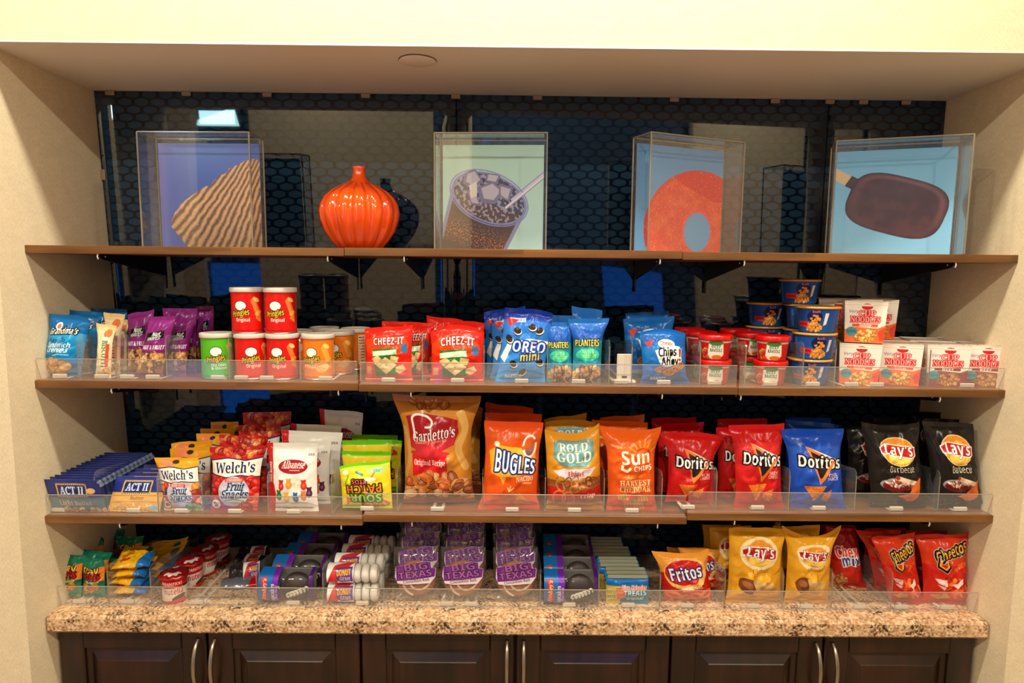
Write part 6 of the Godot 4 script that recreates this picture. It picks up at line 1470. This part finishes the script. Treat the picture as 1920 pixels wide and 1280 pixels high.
		"crunchy_corn":
			p = Print.new(110, 190, c8(20, 110, 84), 25)
			p.grad(0, 120, 110, 70, c8(30, 120, 90), c8(60, 150, 120))
			p.poly([24, 50, 110, 36, 110, 110, 30, 96], c8(226, 130, 40))
			p.text("CORN", 48, 72, 28, c8(246, 214, 70), {"wide": 80.0, "out": [[3.5, c8(90, 40, 10)]]})
			p.text("NUTS", 52, 100, 29, c8(196, 20, 34), {"wide": 82.0, "out": [[3.5, c8(70, 6, 14)]]})
			p.rect(20, 106, 70, 9, c8(160, 180, 110))
			p.heap(50, 136, 34, 24, 26, 11, [c8(226, 140, 50), c8(200, 100, 30), c8(236, 160, 70)])
			p.rect(16, 166, 40, 6, c8(220, 180, 90))
		"yellow_pack":
			p = Print.new(150, 96, c8(240, 180, 20), 26)
			p.poly([90, 96, 130, 40, 150, 30, 150, 96], c8(30, 110, 190))
			p.poly([20, 50, 70, 34, 66, 54, 30, 66], c8(200, 110, 20))
			p.ell(44, 72, 22, 7, c8(200, 60, 40))
			p.ell(122, 26, 12, 14, c8(30, 90, 90))
		"spread_jar":
			p = Print.new(300, 104, c8(234, 226, 210), 27)
			p.rect(60, 0, 180, 36, c8(196, 18, 22))
			p.rect(190, 30, 50, 8, BLACK)
			p.text("BREADSTICKS", 144, 23, 12, WHITE, {"wide": 84.0})
			p.poly([60, 8, 100, 34, 86, 60, 60, 60], c8(226, 130, 50))
			p.text("nutella", 152, 64, 25, c8(214, 50, 46), {"wide": 78.0})
			p.poly([60, 70, 130, 80, 200, 78, 240, 70, 240, 104, 60, 104], c8(226, 214, 196))
			p.ell(172, 80, 28, 11, c8(84, 44, 34), -0.3)
			p.poly([70, 100, 130, 92, 200, 84, 204, 104, 80, 104], c8(214, 50, 44))
		"donut_label":
			p = Print.new(110, 90, c8(240, 236, 228), 28)
			p.poly([0, 90, 30, 20, 80, 0, 110, 0, 60, 60, 40, 90], c8(214, 30, 36))
			p.poly([34, 30, 104, 24, 108, 80, 56, 86, 40, 70], c8(96, 40, 140))
			p.text("DONUT", 70, 58, 22, c8(250, 190, 60), {"wide": 58.0, "rot": -0.1, "out": [[2.0, c8(120, 40, 30)]]})
			p.text("GEMS", 76, 78, 15, c8(220, 216, 226), {"wide": 46.0})
		"cake_label":
			p = Print.new(84, 128, c8(24, 100, 170), 29)
			p.rect(58, 0, 26, 128, c8(106, 36, 150))
			p.poly([12, 18, 36, 14, 42, 110, 16, 114], c8(186, 44, 30))
			p.text("Freshley's", 33, 64, 16, c8(240, 220, 190), {"serif": true, "rot": -PI / 2 + 0.05, "skew": 0.2, "wide": 84.0})
			p.text("Cupcakes", 68, 78, 17, WHITE, {"serif": true, "rot": -PI / 2, "wide": 82.0})
			p.text("creme filled", 80, 76, 8, c8(220, 190, 230), {"rot": -PI / 2})
		"roll_label":
			p = Print.new(160, 120, c8(234, 222, 226), 30)
			p.poly([10, 34, 64, 22, 112, 8, 136, 12, 138, 40, 154, 44, 150, 84, 80, 98, 12, 104], c8(126, 36, 138))
			p.text("BIG", 84, 50, 32, c8(176, 84, 176), {"wide": 92.0, "rot": -0.16, "out": [[3.5, c8(50, 10, 60)]]})
			p.text("TEXAS", 82, 86, 30, c8(186, 92, 184), {"wide": 124.0, "rot": -0.14, "out": [[3.5, c8(50, 10, 60)]]})
			p.text("Cinnamon Roll", 84, 110, 13, c8(110, 60, 60), {"wide": 96.0, "rot": -0.14})
		"crispy":
			p = Print.new(180, 120, c8(16, 110, 140), 31)
			p.grad(0, 0, 180, 34, c8(60, 160, 210), c8(20, 90, 190))
			p.rect(0, 40, 60, 80, c8(196, 170, 70))
			p.text("NEW", 22, 74, 13, c8(120, 110, 40), {})
			p.text("SIZE", 22, 92, 13, c8(120, 110, 40), {})
			p.poly([40, 50, 70, 44, 86, 76, 74, 96, 44, 96], c8(206, 90, 60))
			p.text("Rice Krispies", 116, 56, 18, c8(226, 70, 50), {"skew": 0.2, "wide": 108.0, "out": [[1.6, c8(230, 220, 210)]]})
			p.text("TREATS", 122, 80, 22, c8(206, 220, 216), {"wide": 98.0})
			p.text("original", 120, 100, 14, c8(190, 220, 220), {"skew": 0.2})
		"corn_strip":
			p = Print.new(210, 230, c8(206, 24, 20), 32)
			p.grad(0, 0, 210, 46, c8(236, 150, 50), c8(240, 160, 60))
			p.poly([0, 0, 210, 0, 210, 90, 150, 40, 60, 56, 30, 90, 0, 96], c8(238, 156, 56))
			p.ell(106, 92, 94, 72, c8(246, 190, 100), -0.25)
			p.ell(100, 84, 84, 56, c8(206, 26, 24), -0.25)
			p.text("Fritos", 106, 114, 56, WHITE, {"wide": 148.0, "rot": -0.16, "skew": 0.1, "out": [[5.0, c8(40, 40, 110)]]})
			p.text("ORIGINAL", 124, 164, 17, c8(250, 220, 200), {"wide": 96.0, "rot": -0.16})
			for e in [[40, 196, 0.2], [90, 206, -0.3], [140, 196, 0.4], [180, 190, -0.5], [110, 220, 0.1], [60, 222, -0.2], [170, 218, 0.2]]:
				p.ring(e[0], e[1], 36, 20, 12, c8(226, 126, 44), e[2])
		"square_mix":
			p = Print.new(160, 250, c8(176, 26, 22), 33)
			p.grad(0, 130, 160, 120, c8(206, 44, 26), c8(196, 36, 26))
			p.text("Chex", 74, 112, 44, c8(226, 60, 50), {"wide": 112.0, "rot": -0.08, "out": [[4.0, c8(240, 220, 210)]]})
			p.text("mix", 88, 146, 42, c8(24, 60, 140), {"wide": 96.0, "rot": -0.06, "out": [[4.0, c8(236, 228, 224)]]})
			p.heap(30, 214, 34, 34, 24, 13, [c8(206, 140, 70), c8(180, 96, 44), c8(226, 170, 100)])
		"cheese_puff":
			p = Print.new(200, 270, c8(206, 34, 18), 34)
			p.grad(0, 0, 200, 110, c8(210, 52, 20), c8(216, 60, 22))
			p.text("Cheetos", 116, 80, 38, c8(246, 176, 50), {"wide": 140.0, "rot": -0.3, "skew": 0.1, "out": [[8.5, c8(200, 196, 190)], [6.0, BLACK]]})
			p.line([56, 84, 52, 116, 78, 132, 92, 104], 14, c8(200, 196, 190))
			p.line([56, 84, 52, 116, 78, 132, 92, 104], 10, BLACK)
			p.line([58, 84, 56, 112, 76, 124, 88, 100], 6, c8(246, 176, 50))
			p.text("CRUNCHY", 146, 120, 14, c8(240, 130, 40), {"wide": 64.0, "rot": -0.3})
			p.poly([30, 160, 90, 168, 76, 190, 44, 178], c8(226, 200, 190))
			p.poly([40, 184, 90, 196, 70, 206], c8(226, 206, 200))
			for i in 26:
				var a := p.rng.randf() * PI
				var x := p.rng.randf_range(80, 190)
				var y := p.rng.randf_range(150, 216)
				p.line([x, y, x + cos(a) * 26, y + sin(a) * 26], 11, [c8(240, 90, 30), c8(214, 40, 30), c8(250, 130, 60), c8(190, 24, 24)][i % 4])
			p.poly([110, 186, 150, 160, 164, 168, 128, 200], c8(240, 226, 214))
			p.poly([20, 232, 90, 222, 104, 240, 60, 250], c8(206, 140, 60))
	prints[kind] = p.tex()
	return prints[kind]

# ---------- the four photographs in the display cases ----------
func noise(seed_: int, freq: float, oct := 3) -> FastNoiseLite:
	var n := FastNoiseLite.new()
	n.seed = seed_
	n.frequency = freq
	n.fractal_octaves = oct
	return n

func picture(kind: String) -> ImageTexture:
	var s := 300
	var im := Image.create(s, s, false, Image.FORMAT_RGBA8)
	var n := noise(7, 0.05)
	var n2 := noise(9, 0.02)
	match kind:
		"crisp":
			var out := PackedVector2Array([Vector2(.1, .74), Vector2(.14, .66), Vector2(.2, .58), Vector2(.3, .5), Vector2(.46, .4), Vector2(.5, .41), Vector2(.54, .35), Vector2(.6, .3), Vector2(.66, .28), Vector2(.7, .23), Vector2(.78, .2), Vector2(.85, .16), Vector2(.95, .14), Vector2(1.05, .18), Vector2(1.05, 1.05), Vector2(.3, 1.05), Vector2(.18, .9), Vector2(.1, .8)])
			for y in s:
				for x in s:
					var p := Vector2(x, y) / s
					var c := Color(0.2, 0.34, 0.72).lerp(Color(0.36, 0.44, 0.78), clampf(1.0 - p.y * 1.4, 0, 1))
					c = c.lerp(Color(0.55, 0.52, 0.86), clampf(1.0 - p.x / 0.12, 0, 1) * 0.7)
					if Geometry2D.is_point_in_polygon(p + Vector2(n.get_noise_2d(x, y), 0) * 0.01, out):
						var a := (p - Vector2(1.35, -0.55)).angle()
						var r := a * 150.0 + n2.get_noise_2d(x, y) * 1.6
						var w := clampf(0.62 + 0.6 * sin(r), 0.0, 1.0)
						c = Color(0.44, 0.28, 0.18).lerp(Color(0.9, 0.7, 0.5), w)
						c = c.darkened(clampf((p.y - 0.55) * 0.45, 0, 0.4)).lightened(clampf(n.get_noise_2d(x * 2, y * 2) * 0.3, 0, 0.3))
					im.set_pixel(x, y, c)
		"cola":
			for y in s:
				for x in s:
					var p := Vector2(x, y) / s
					var c := Color(0.66, 0.8, 0.74).lerp(Color(0.72, 0.88, 0.88), p.y)
					var q := (p - Vector2(.46, .5)).rotated(-0.36)
					var along := q.y
					var half: float = 0.39 - maxf(along, 0) * 0.12
					if absf(q.x) < half and along > 0.0 and along < 1.0:
						var t := absf(q.x) / half
						c = Color(0.2, 0.11, 0.08).lerp(Color(0.36, 0.22, 0.14), t * t)
						var g := n.get_noise_2d(x * 3, y * 3)
						if along > 0.24 and along < 0.52 and g > 0.02:
							c = c.lerp(Color(0.86, 0.46, 0.16), clampf(g * 3.0, 0, 1) * (1.0 - absf(along - 0.4) * 5.0))
						if t > 0.9:
							c = Color(0.55, 0.55, 0.72)
					var e := Vector2(q.x / 0.39, q.y / 0.23).length()
					if e < 1.0:
						c = Color(0.16, 0.13, 0.2).lerp(Color(0.3, 0.3, 0.5), clampf(n.get_noise_2d(x * 1.5, y * 1.5) + 0.3, 0, 1))
						if q.y > 0.05:
							c = c.lerp(Color(0.34, 0.18, 0.1), 0.7)
						if n.get_noise_2d(x * 1.2 + 90, y * 1.2) > 0.12:
							c = c.lerp(Color(0.72, 0.7, 0.8), 0.75)
						if e > 0.93:
							c = Color(0.5, 0.52, 0.75)
					var d := p - Vector2(.68, .52)
					var dir := Vector2(0.78, -0.62)
					if absf(d.cross(dir)) < 0.018 and d.dot(dir) > 0.0:
						c = Color(0.82, 0.8, 0.9).lerp(Color(0.5, 0.48, 0.62), clampf(d.cross(dir) / 0.018, 0, 1))
					im.set_pixel(x, y, c)
		"candy":
			for y in s:
				for x in s:
					var p := Vector2(x, y) / s
					var c := Color(0.32, 0.54, 0.76).lerp(Color(0.42, 0.66, 0.86), p.y)
					var e := Vector2((p.x - .72) / .63, (p.y - .78) / .58).length()
					var hole := Vector2((p.x - .71) / .16, (p.y - .8) / .19).length()
					if e < 1.0 and hole > 1.0:
						c = Color(0.86, 0.22, 0.14).lerp(Color(0.9, 0.36, 0.2), clampf(n2.get_noise_2d(x, y) + 0.4, 0, 1))
						if p.y < 0.5 and p.x - 0.45 > (p.y - 0.3) * 1.2 and p.y < 0.3 + (p.x - 0.4) * 0.4:
							c = Color(0.82, 0.12, 0.14)
						if hole < 1.25:
							c = c.lerp(Color(0.95, 0.3, 0.4), (1.25 - hole) * 3.0)
						if e > 0.94:
							c = c.lerp(Color(0.8, 0.1, 0.1), 0.5)
						var g := n.get_noise_2d(x * 4, y * 2.5)
						if g > 0.4:
							c = c.lerp(Color(1, 0.8, 0.7), clampf((g - 0.4) * 4.0, 0, 0.9))
					im.set_pixel(x, y, c)
		"ice":
			for y in s:
				for x in s:
					var p := Vector2(x, y) / s
					var c := Color(0.42, 0.66, 0.82).lerp(Color(0.56, 0.8, 0.94), p.y)
					var d := p - Vector2(0.06, 0.24)
					var st := Vector2(0.86, 0.5)
					if absf(d.cross(st)) < 0.05 and d.dot(st) > -0.1 and d.dot(st) < 0.08:
						c = Color(0.82, 0.7, 0.52)
					elif absf(d.cross(st)) < 0.055 and d.dot(st) >= 0.08 and d.dot(st) < 0.24:
						c = Color(0.26, 0.13, 0.12)
					var q := (p - Vector2(.54, .53)).rotated(-0.3)
					var e := pow(pow(absf(q.x / 0.415), 3.2) + pow(absf(q.y / 0.275), 3.2), 1.0 / 3.2)
					if e < 1.0:
						c = Color(0.27, 0.12, 0.1).lerp(Color(0.36, 0.18, 0.15), clampf(n2.get_noise_2d(x, y) + q.y * 2.0 + 0.3, 0, 1))
						if e > 0.8:
							c = c.lerp(Color(0.5, 0.3, 0.3), clampf(1.0 - absf(e - 0.88) * 9.0, 0, 1) * clampf(0.45 - q.y * 2.0 + q.x * 0.5, 0.1, 0.9))
						if e > 0.93:
							c = c.darkened((e - 0.93) * 4.0)
					im.set_pixel(x, y, c)
	if kind == "cola":
		var p := Print.new(10, 10, Color.WHITE)
		p.im = im
		p.k = 3.0
		for e in [[22, 26, 32, 22, 40, 34, 30, 42, 20, 36], [34, 40, 50, 34, 62, 44, 52, 56, 38, 54], [56, 36, 70, 40, 66, 54, 56, 48], [44, 26, 58, 28, 54, 36, 42, 34], [24, 42, 34, 46, 38, 58, 28, 56]]:
			var q: Array = e.duplicate()
			p.poly(q, Color(0.45, 0.42, 0.58))
			for i in range(0, q.size(), 2):
				q[i] = q[i] * 0.7 + (e[0] + e[4]) * 0.15
				q[i + 1] = q[i + 1] * 0.7 + (e[1] + e[5]) * 0.15
			p.poly(q, Color(0.72, 0.69, 0.76))
		p.poly([26, 38, 34, 34, 34, 48, 28, 50], Color(0.86, 0.82, 0.8))
		p.ring(46, 50, 41, 25, 1.2, Color(0.52, 0.52, 0.78), 0.36)
		p.line([62, 60, 100, 30], 3.2, Color(0.62, 0.58, 0.7))
		p.line([63, 59, 100, 29.4], 1.8, Color(0.88, 0.86, 0.94))
	return ImageTexture.create_from_image(im)

# ---------- naming and placing ----------
var taken := {}
var mats := {}
var prints := {}
var meshes := {}

func numbered(called: String) -> String:
	if not taken.has(called):
		taken[called] = 0
		return called
	taken[called] += 1
	return "%s_%03d" % [called, taken[called]]

func tag(o: Node3D, label: String, category: String, group := "") -> Node3D:
	o.set_meta("label", label)
	o.set_meta("category", category)
	if group:
		o.set_meta("group", group)
	return o

func thing(called: String, label: String, category: String, at := Vector3.ZERO, group := "", turn := Vector3.ZERO) -> Node3D:
	var o := Node3D.new()
	o.name = numbered(called)
	add_child(o, true)
	o.position = at
	o.rotation = turn
	tag(o, label, category, group)
	return o

func part(parent: Node3D, called: String, mesh: Mesh, material: Material, at := Vector3.ZERO, turn := Vector3.ZERO) -> MeshInstance3D:
	var o := MeshInstance3D.new()
	var n := called
	var k := 0
	while parent.has_node(NodePath(n)):
		k += 1
		n = "%s_%03d" % [called, k]
	o.name = n
	o.mesh = mesh
	if material:
		if mesh.get_surface_count() == 1:
			o.material_override = material
		else:
			o.set_surface_override_material(0, material)
	o.position = at
	o.rotation = turn
	o.cast_shadow = GeometryInstance3D.SHADOW_CASTING_SETTING_ON
	parent.add_child(o, true)
	return o

func solo(called: String, label: String, category: String, mesh: Mesh, material: Material, at := Vector3.ZERO, group := "", turn := Vector3.ZERO) -> MeshInstance3D:
	var o := part(self, numbered(called), mesh, material, at, turn)
	tag(o, label, category, group)
	return o

func struct(called: String, label: String, category: String, mesh: Mesh, material: Material, at := Vector3.ZERO) -> MeshInstance3D:
	var o := part(self, called, mesh, material, at)
	tag(o, label, category)
	o.set_meta("kind", "structure")
	return o

# ---------- materials ----------
func mat(key: String, c: Color, rough := 0.5, o := {}) -> StandardMaterial3D:
	if mats.has(key):
		return mats[key]
	var m := StandardMaterial3D.new()
	m.resource_name = key
	m.albedo_color = c
	m.roughness = rough
	m.metallic = o.get("metal", 0.0)
	m.metallic_specular = o.get("spec", 0.5)
	if o.has("coat"):
		m.clearcoat_enabled = true
		m.clearcoat = o.coat
		m.clearcoat_roughness = o.get("coat_rough", 0.1)
	if o.has("tex"):
		m.albedo_texture = o.tex
	if o.has("tri"):
		m.uv1_triplanar = true
		m.uv1_world_triplanar = o.get("world", true)
		m.uv1_scale = o.tri
	if o.has("bump"):
		m.heightmap_enabled = true
		m.heightmap_texture = o.bump
		m.heightmap_scale = o.get("bump_cm", 0.05)
	if o.has("pane"):
		m.transparency = BaseMaterial3D.TRANSPARENCY_ALPHA
	if o.has("emit"):
		m.emission_enabled = true
		m.emission = o.emit
		m.emission_energy_multiplier = o.get("power", 1.0)
	if o.has("back"):
		m.backlight_enabled = true
		m.backlight = o.back
	m.cull_mode = BaseMaterial3D.CULL_DISABLED
	mats[key] = m
	return m

func pane(key: String, c: Color, rough := 0.04) -> StandardMaterial3D:
	return mat(key, c, rough, {"pane": true})

# ---------- shapes ----------
func done(st: SurfaceTool) -> ArrayMesh:
	st.generate_normals()
	return st.commit()

func begin(smooth := true) -> SurfaceTool:
	var st := SurfaceTool.new()
	st.begin(Mesh.PRIMITIVE_TRIANGLES)
	st.set_smooth_group(0 if smooth else -1)
	return st

func tri(st: SurfaceTool, a: Vector3, b: Vector3, c: Vector3) -> void:
	for p in [a, b, c]:
		st.set_uv(Vector2(p.x, p.y))
		st.add_vertex(p)

func quad(st: SurfaceTool, a: Vector3, b: Vector3, c: Vector3, d: Vector3) -> void:
	tri(st, a, b, c)
	tri(st, a, c, d)

# a box from corner to corner with chamfered edges
func add_box(st: SurfaceTool, lo: Vector3, hi: Vector3, bevel := 0.0) -> void:
	var b: float = min(bevel, min(hi.x - lo.x, min(hi.y - lo.y, hi.z - lo.z)) * 0.49)
	var c := (lo + hi) / 2.0
	var h := (hi - lo) / 2.0
	for axis in 3:
		for s in [-1.0, 1.0]:
			var u := (axis + 1) % 3
			var v := (axis + 2) % 3
			var pts := []
			for k in [[-1, -1], [1, -1], [1, 1], [-1, 1]]:
				var p := Vector3.ZERO
				p[axis] = s * h[axis]
				p[u] = k[0] * (h[u] - b)
				p[v] = k[1] * (h[v] - b)
				pts.append(c + p)
			if s > 0:
				quad(st, pts[3], pts[2], pts[1], pts[0])
			else:
				quad(st, pts[0], pts[1], pts[2], pts[3])
	if b <= 0.0:
		return
	for axis in 3:
		var u := (axis + 1) % 3
		var v := (axis + 2) % 3
		for k in [[-1, -1], [1, -1], [1, 1], [-1, 1]]:
			var pts := []
			for e in [[-1, 0], [1, 0], [1, 1], [-1, 1]]:
				var p := Vector3.ZERO
				p[axis] = e[0] * (h[axis] - b)
				p[u] = k[0] * (h[u] - (b if e[1] else 0.0))
				p[v] = k[1] * (h[v] - (0.0 if e[1] else b))
				pts.append(c + p)
			if k[0] * k[1] > 0:
				quad(st, pts[0], pts[1], pts[2], pts[3])
			else:
				quad(st, pts[3], pts[2], pts[1], pts[0])
	for sx in [-1, 1]:
		for sy in [-1, 1]:
			for sz in [-1, 1]:
				var a := c + Vector3(sx * h.x, sy * (h.y - b), sz * (h.z - b))
				var d := c + Vector3(sx * (h.x - b), sy * h.y, sz * (h.z - b))
				var e := c + Vector3(sx * (h.x - b), sy * (h.y - b), sz * h.z)
				if sx * sy * sz > 0:
					tri(st, a, e, d)
				else:
					tri(st, a, d, e)

func box(lo: Vector3, hi: Vector3, bevel := 0.0) -> ArrayMesh:
	var st := begin(false)
	add_box(st, lo, hi, bevel)
	return done(st)

func grid(st: SurfaceTool, nu: int, nv: int, f: Callable, flip := false) -> void:
	var p := []
	for j in nv + 1:
		for i in nu + 1:
			p.append(f.call(float(i) / nu, float(j) / nv))
	for j in nv:
		for i in nu:
			var a: int = j * (nu + 1) + i
			var q := [a, a + nu + 1, a + nu + 2, a, a + nu + 2, a + 1]
			if flip:
				q.reverse()
			for k in q:
				st.set_uv(p[k][1])
				st.add_vertex(p[k][0])

# profile of (radius, height) points turned round the y axis; lobes makes it ribbed
func lathe(profile: Array, n := 32, lobes := 0, depth := 0.0, rows := 0) -> ArrayMesh:
	var st := begin()
	add_lathe(st, profile, n, lobes, depth, rows)
	return done(st)

func add_lathe(st: SurfaceTool, profile: Array, n := 32, lobes := 0, depth := 0.0, _rows := 0) -> void:
	var m := profile.size() - 1
	var y0: float = profile[0].y
	var y1: float = profile[m].y
	grid(st, n, m, func(u, v):
		var q: Vector2 = profile[int(round(v * m))]
		var a: float = (u - 0.5) * TAU
		var r := q.x
		if lobes:
			r *= 1.0 - depth * pow(absf(cos(a * lobes / 2.0)), 6.0) * smoothstep(0.02, 0.06, q.x)
		return [Vector3(sin(a) * r, q.y, cos(a) * r), Vector2(u, 1.0 - (q.y - y0) / max(y1 - y0, 1e-6))])

func add_tube(st: SurfaceTool, pts: Array, r: float, n := 8) -> void:
	var m := pts.size() - 1
	grid(st, n, m, func(u, v):
		var k := int(round(v * m))
		var d: Vector3 = (pts[min(k + 1, m)] - pts[max(k - 1, 0)]).normalized()
		var s := d.cross(Vector3(0.3, 0.2, 0.9)).normalized()
		var t := d.cross(s)
		return [pts[k] + (s * cos(u * TAU) + t * sin(u * TAU)) * r, Vector2(u, v)], true)

func tube(pts: Array, r: float, n := 8) -> ArrayMesh:
	var st := begin()
	add_tube(st, pts, r, n)
	return done(st)

# outline in x and y, pushed from z0 to z1
func add_prism(st: SurfaceTool, outline: PackedVector2Array, z0: float, z1: float) -> void:
	var t := Geometry2D.triangulate_polygon(outline)
	for k in range(0, t.size(), 3):
		var a := outline[t[k]]
		var b := outline[t[k + 1]]
		var c := outline[t[k + 2]]
		if (b - a).cross(c - a) > 0:
			var s := b
			b = c
			c = s
		tri(st, Vector3(a.x, a.y, z1), Vector3(b.x, b.y, z1), Vector3(c.x, c.y, z1))
		tri(st, Vector3(a.x, a.y, z0), Vector3(c.x, c.y, z0), Vector3(b.x, b.y, z0))
	var cw := Geometry2D.is_polygon_clockwise(outline)
	for k in outline.size():
		var a := outline[k]
		var b := outline[(k + 1) % outline.size()]
		if not cw:
			quad(st, Vector3(a.x, a.y, z0), Vector3(a.x, a.y, z1), Vector3(b.x, b.y, z1), Vector3(b.x, b.y, z0))
		else:
			quad(st, Vector3(b.x, b.y, z0), Vector3(b.x, b.y, z1), Vector3(a.x, a.y, z1), Vector3(a.x, a.y, z0))

func prism(outline: PackedVector2Array, z0: float, z1: float) -> ArrayMesh:
	var st := begin(false)
	add_prism(st, outline, z0, z1)
	return done(st)

# ---------- a drawing surface for printed packages ----------
class Print:
	var im: Image
	var k: float
	var w: float
	var h: float
	var rng := RandomNumberGenerator.new()
	static var fonts := {}
	static var glyphs := {}

	func _init(wide: float, high: float, bg: Color, seed_ := 1, q := 1.1) -> void:
		w = wide
		h = high
		k = 2.0 * q
		rng.seed = seed_
		im = Image.create(int(w * k) / 2 * 2, int(h * k) / 2 * 2, false, Image.FORMAT_RGBA8)
		im.fill(bg)

	func fill(contours: Array, c: Color) -> void:
		var lo := INF
		var hi := -INF
		for p in contours:
			for v in p:
				lo = min(lo, v.y)
				hi = max(hi, v.y)
		var y0: int = max(0, int(floor(lo)))
		var y1: int = min(im.get_height() - 1, int(ceil(hi)))
		if y1 < y0:
			return
		var rows := []
		rows.resize(y1 - y0 + 1)
		for i in rows.size():
			rows[i] = PackedFloat32Array()
		for p in contours:
			var n: int = p.size()
			for i in n:
				var a: Vector2 = p[i]
				var b: Vector2 = p[(i + 1) % n]
				if a.y == b.y:
					continue
				if a.y > b.y:
					var t := a
					a = b
					b = t
				var s := (b.x - a.x) / (b.y - a.y)
				var j: int = max(y0, int(ceil(a.y - 0.5)))
				var e: int = min(y1, int(ceil(b.y - 0.5)) - 1)
				while j <= e:
					rows[j - y0].append(a.x + (j + 0.5 - a.y) * s)
					j += 1
		for i in rows.size():
			var r: PackedFloat32Array = rows[i]
			r.sort()
			for q in range(0, r.size() - 1, 2):
				var x0 := int(round(r[q]))
				var x1 := int(round(r[q + 1]))
				if x1 > x0:
					im.fill_rect(Rect2i(x0, y0 + i, x1 - x0, 1), c)

	func poly(pts: Array, c: Color) -> void:
		var p := PackedVector2Array()
		for i in range(0, pts.size(), 2):
			p.append(Vector2(pts[i], pts[i + 1]) * k)
		fill([p], c)

	func rect(x: float, y: float, ww: float, hh: float, c: Color) -> void:
		im.fill_rect(Rect2i(int(x * k), int(y * k), int(ww * k), int(hh * k)), c)

	func oval(cx: float, cy: float, rx: float, ry: float, turn := 0.0, n := 40) -> PackedVector2Array:
		var p := PackedVector2Array()
		for i in n:
			var a := TAU * i / n
			p.append((Vector2(cos(a) * rx, sin(a) * ry).rotated(turn) + Vector2(cx, cy)) * k)
		return p

	func ell(cx: float, cy: float, rx: float, ry: float, c: Color, turn := 0.0) -> void:
		fill([oval(cx, cy, rx, ry, turn)], c)

	func ring(cx: float, cy: float, rx: float, ry: float, t: float, c: Color, turn := 0.0) -> void:
		fill([oval(cx, cy, rx, ry, turn), oval(cx, cy, rx - t, ry - t, turn)], c)

	func line(pts: Array, t: float, c: Color) -> void:
		var p := PackedVector2Array()
		for i in range(0, pts.size(), 2):
			p.append(Vector2(pts[i], pts[i + 1]) * k)
		for o in Geometry2D.offset_polyline(p, t * k / 2.0, Geometry2D.JOIN_ROUND, Geometry2D.END_ROUND):
			fill([o], c)

	# a smooth stroke through the points
	func curve(pts: Array, t: float, c: Color) -> void:
		var n := pts.size() / 2
		var out := []
		var at := func(i: int) -> Vector2:
			i = clampi(i, 0, n - 1)
			return Vector2(pts[i * 2], pts[i * 2 + 1])
		for i in n - 1:
			for q in 8:
				var v: Vector2 = at.call(i).cubic_interpolate(at.call(i + 1), at.call(i - 1), at.call(i + 2), q / 8.0)
				out.append(v.x)
				out.append(v.y)
		out.append(pts[n * 2 - 2])
		out.append(pts[n * 2 - 1])
		line(out, t, c)

	func grad(x: float, y: float, ww: float, hh: float, a: Color, b: Color) -> void:
		var n := int(hh * k)
		for i in n:
			im.fill_rect(Rect2i(int(x * k), int(y * k) + i, int(ww * k), 1), a.lerp(b, float(i) / n))

	# a heap of rounded bits inside an ellipse
	func heap(cx: float, cy: float, rx: float, ry: float, n: int, size: float, cols: Array, squash := 0.7) -> void:
		for i in n:
			var a := rng.randf() * TAU
			var d := sqrt(rng.randf())
			var x := cx + cos(a) * rx * d
			var y := cy + sin(a) * ry * d
			var t := rng.randf() * PI
			var s := size * rng.randf_range(0.75, 1.2)
			var c: Color = cols[rng.randi() % cols.size()]
			ell(x, y, s * 1.1, s * squash * 1.12, c.darkened(0.5), t)
			ell(x, y - s * 0.05, s, s * squash, c, t)
			ell(x - s * 0.15, y - s * 0.22, s * 0.55, s * squash * 0.4, c.lightened(0.25), t)

	static func shape(s: String, serif: bool, bold: bool) -> Array:
		var key := "%s%s%s" % [s, serif, bold]
		if glyphs.has(key):
			return glyphs[key]
		var ts = TextServerManager.get_primary_interface()
		var fk := "%s%s" % [serif, bold]
		if not fonts.has(fk):
			var f := SystemFont.new()
			f.font_names = PackedStringArray(["Droid Serif" if serif else "Droid Sans"])
			f.font_weight = 700 if bold else 400
			fonts[fk] = f
		var rid = fonts[fk].get_rids()[0]
		var pen := 0.0
		var out := []
		for i in s.length():
			var gi = ts.font_get_glyph_index(rid, 64, s.unicode_at(i), 0)
			var d = ts.font_get_glyph_contours(rid, 64, gi)
			var g := []
			if d.has("contours"):
				var first := 0
				for last in d.contours:
					var c := PackedVector2Array()
					for q in range(first, last + 1):
						c.append(Vector2(d.points[q].x + pen, d.points[q].y) / 46.0)
					first = last + 1
					if c.size() > 2:
						g.append(c)
			out.append(g)
			pen += ts.font_get_glyph_advance(rid, 64, gi).x
		glyphs[key] = [out, pen / 46.0]
		return glyphs[key]

	# size is the height of a capital; wide fits the line to that width
	func text(s: String, cx: float, base: float, size: float, c: Color, o := {}) -> void:
		var got := shape(s, o.get("serif", false), o.get("bold", true))
		var wide: float = got[1]
		var sx: float = o.wide / (wide * size) if o.has("wide") else o.get("sx", 1.0)
		var all := []
		for g in got[0]:
			var gg := []
			for p in g:
				var q := PackedVector2Array()
				for v in p:
					var x: float = (v.x - wide / 2.0) * sx
					var y: float = v.y * (1.0 + o.get("flare", 0.0) * x)
					x -= y * o.get("skew", 0.0)
					y += o.get("arc", 0.0) * x * x
					q.append((Vector2(x, y) * size).rotated(o.get("rot", 0.0)) * k + Vector2(cx, base) * k)
				gg.append(q)
			all.append(gg)
		for ol in o.get("out", []):
			for gg in all:
				for p in gg:
					for e in Geometry2D.offset_polygon(p, ol[0] * k, Geometry2D.JOIN_ROUND):
						fill([e], ol[1])
		for gg in all:
			fill(gg, c)

	func tex() -> ImageTexture:
		im.resize(im.get_width() / 2, im.get_height() / 2, Image.INTERPOLATE_BILINEAR)
		return ImageTexture.create_from_image(im)
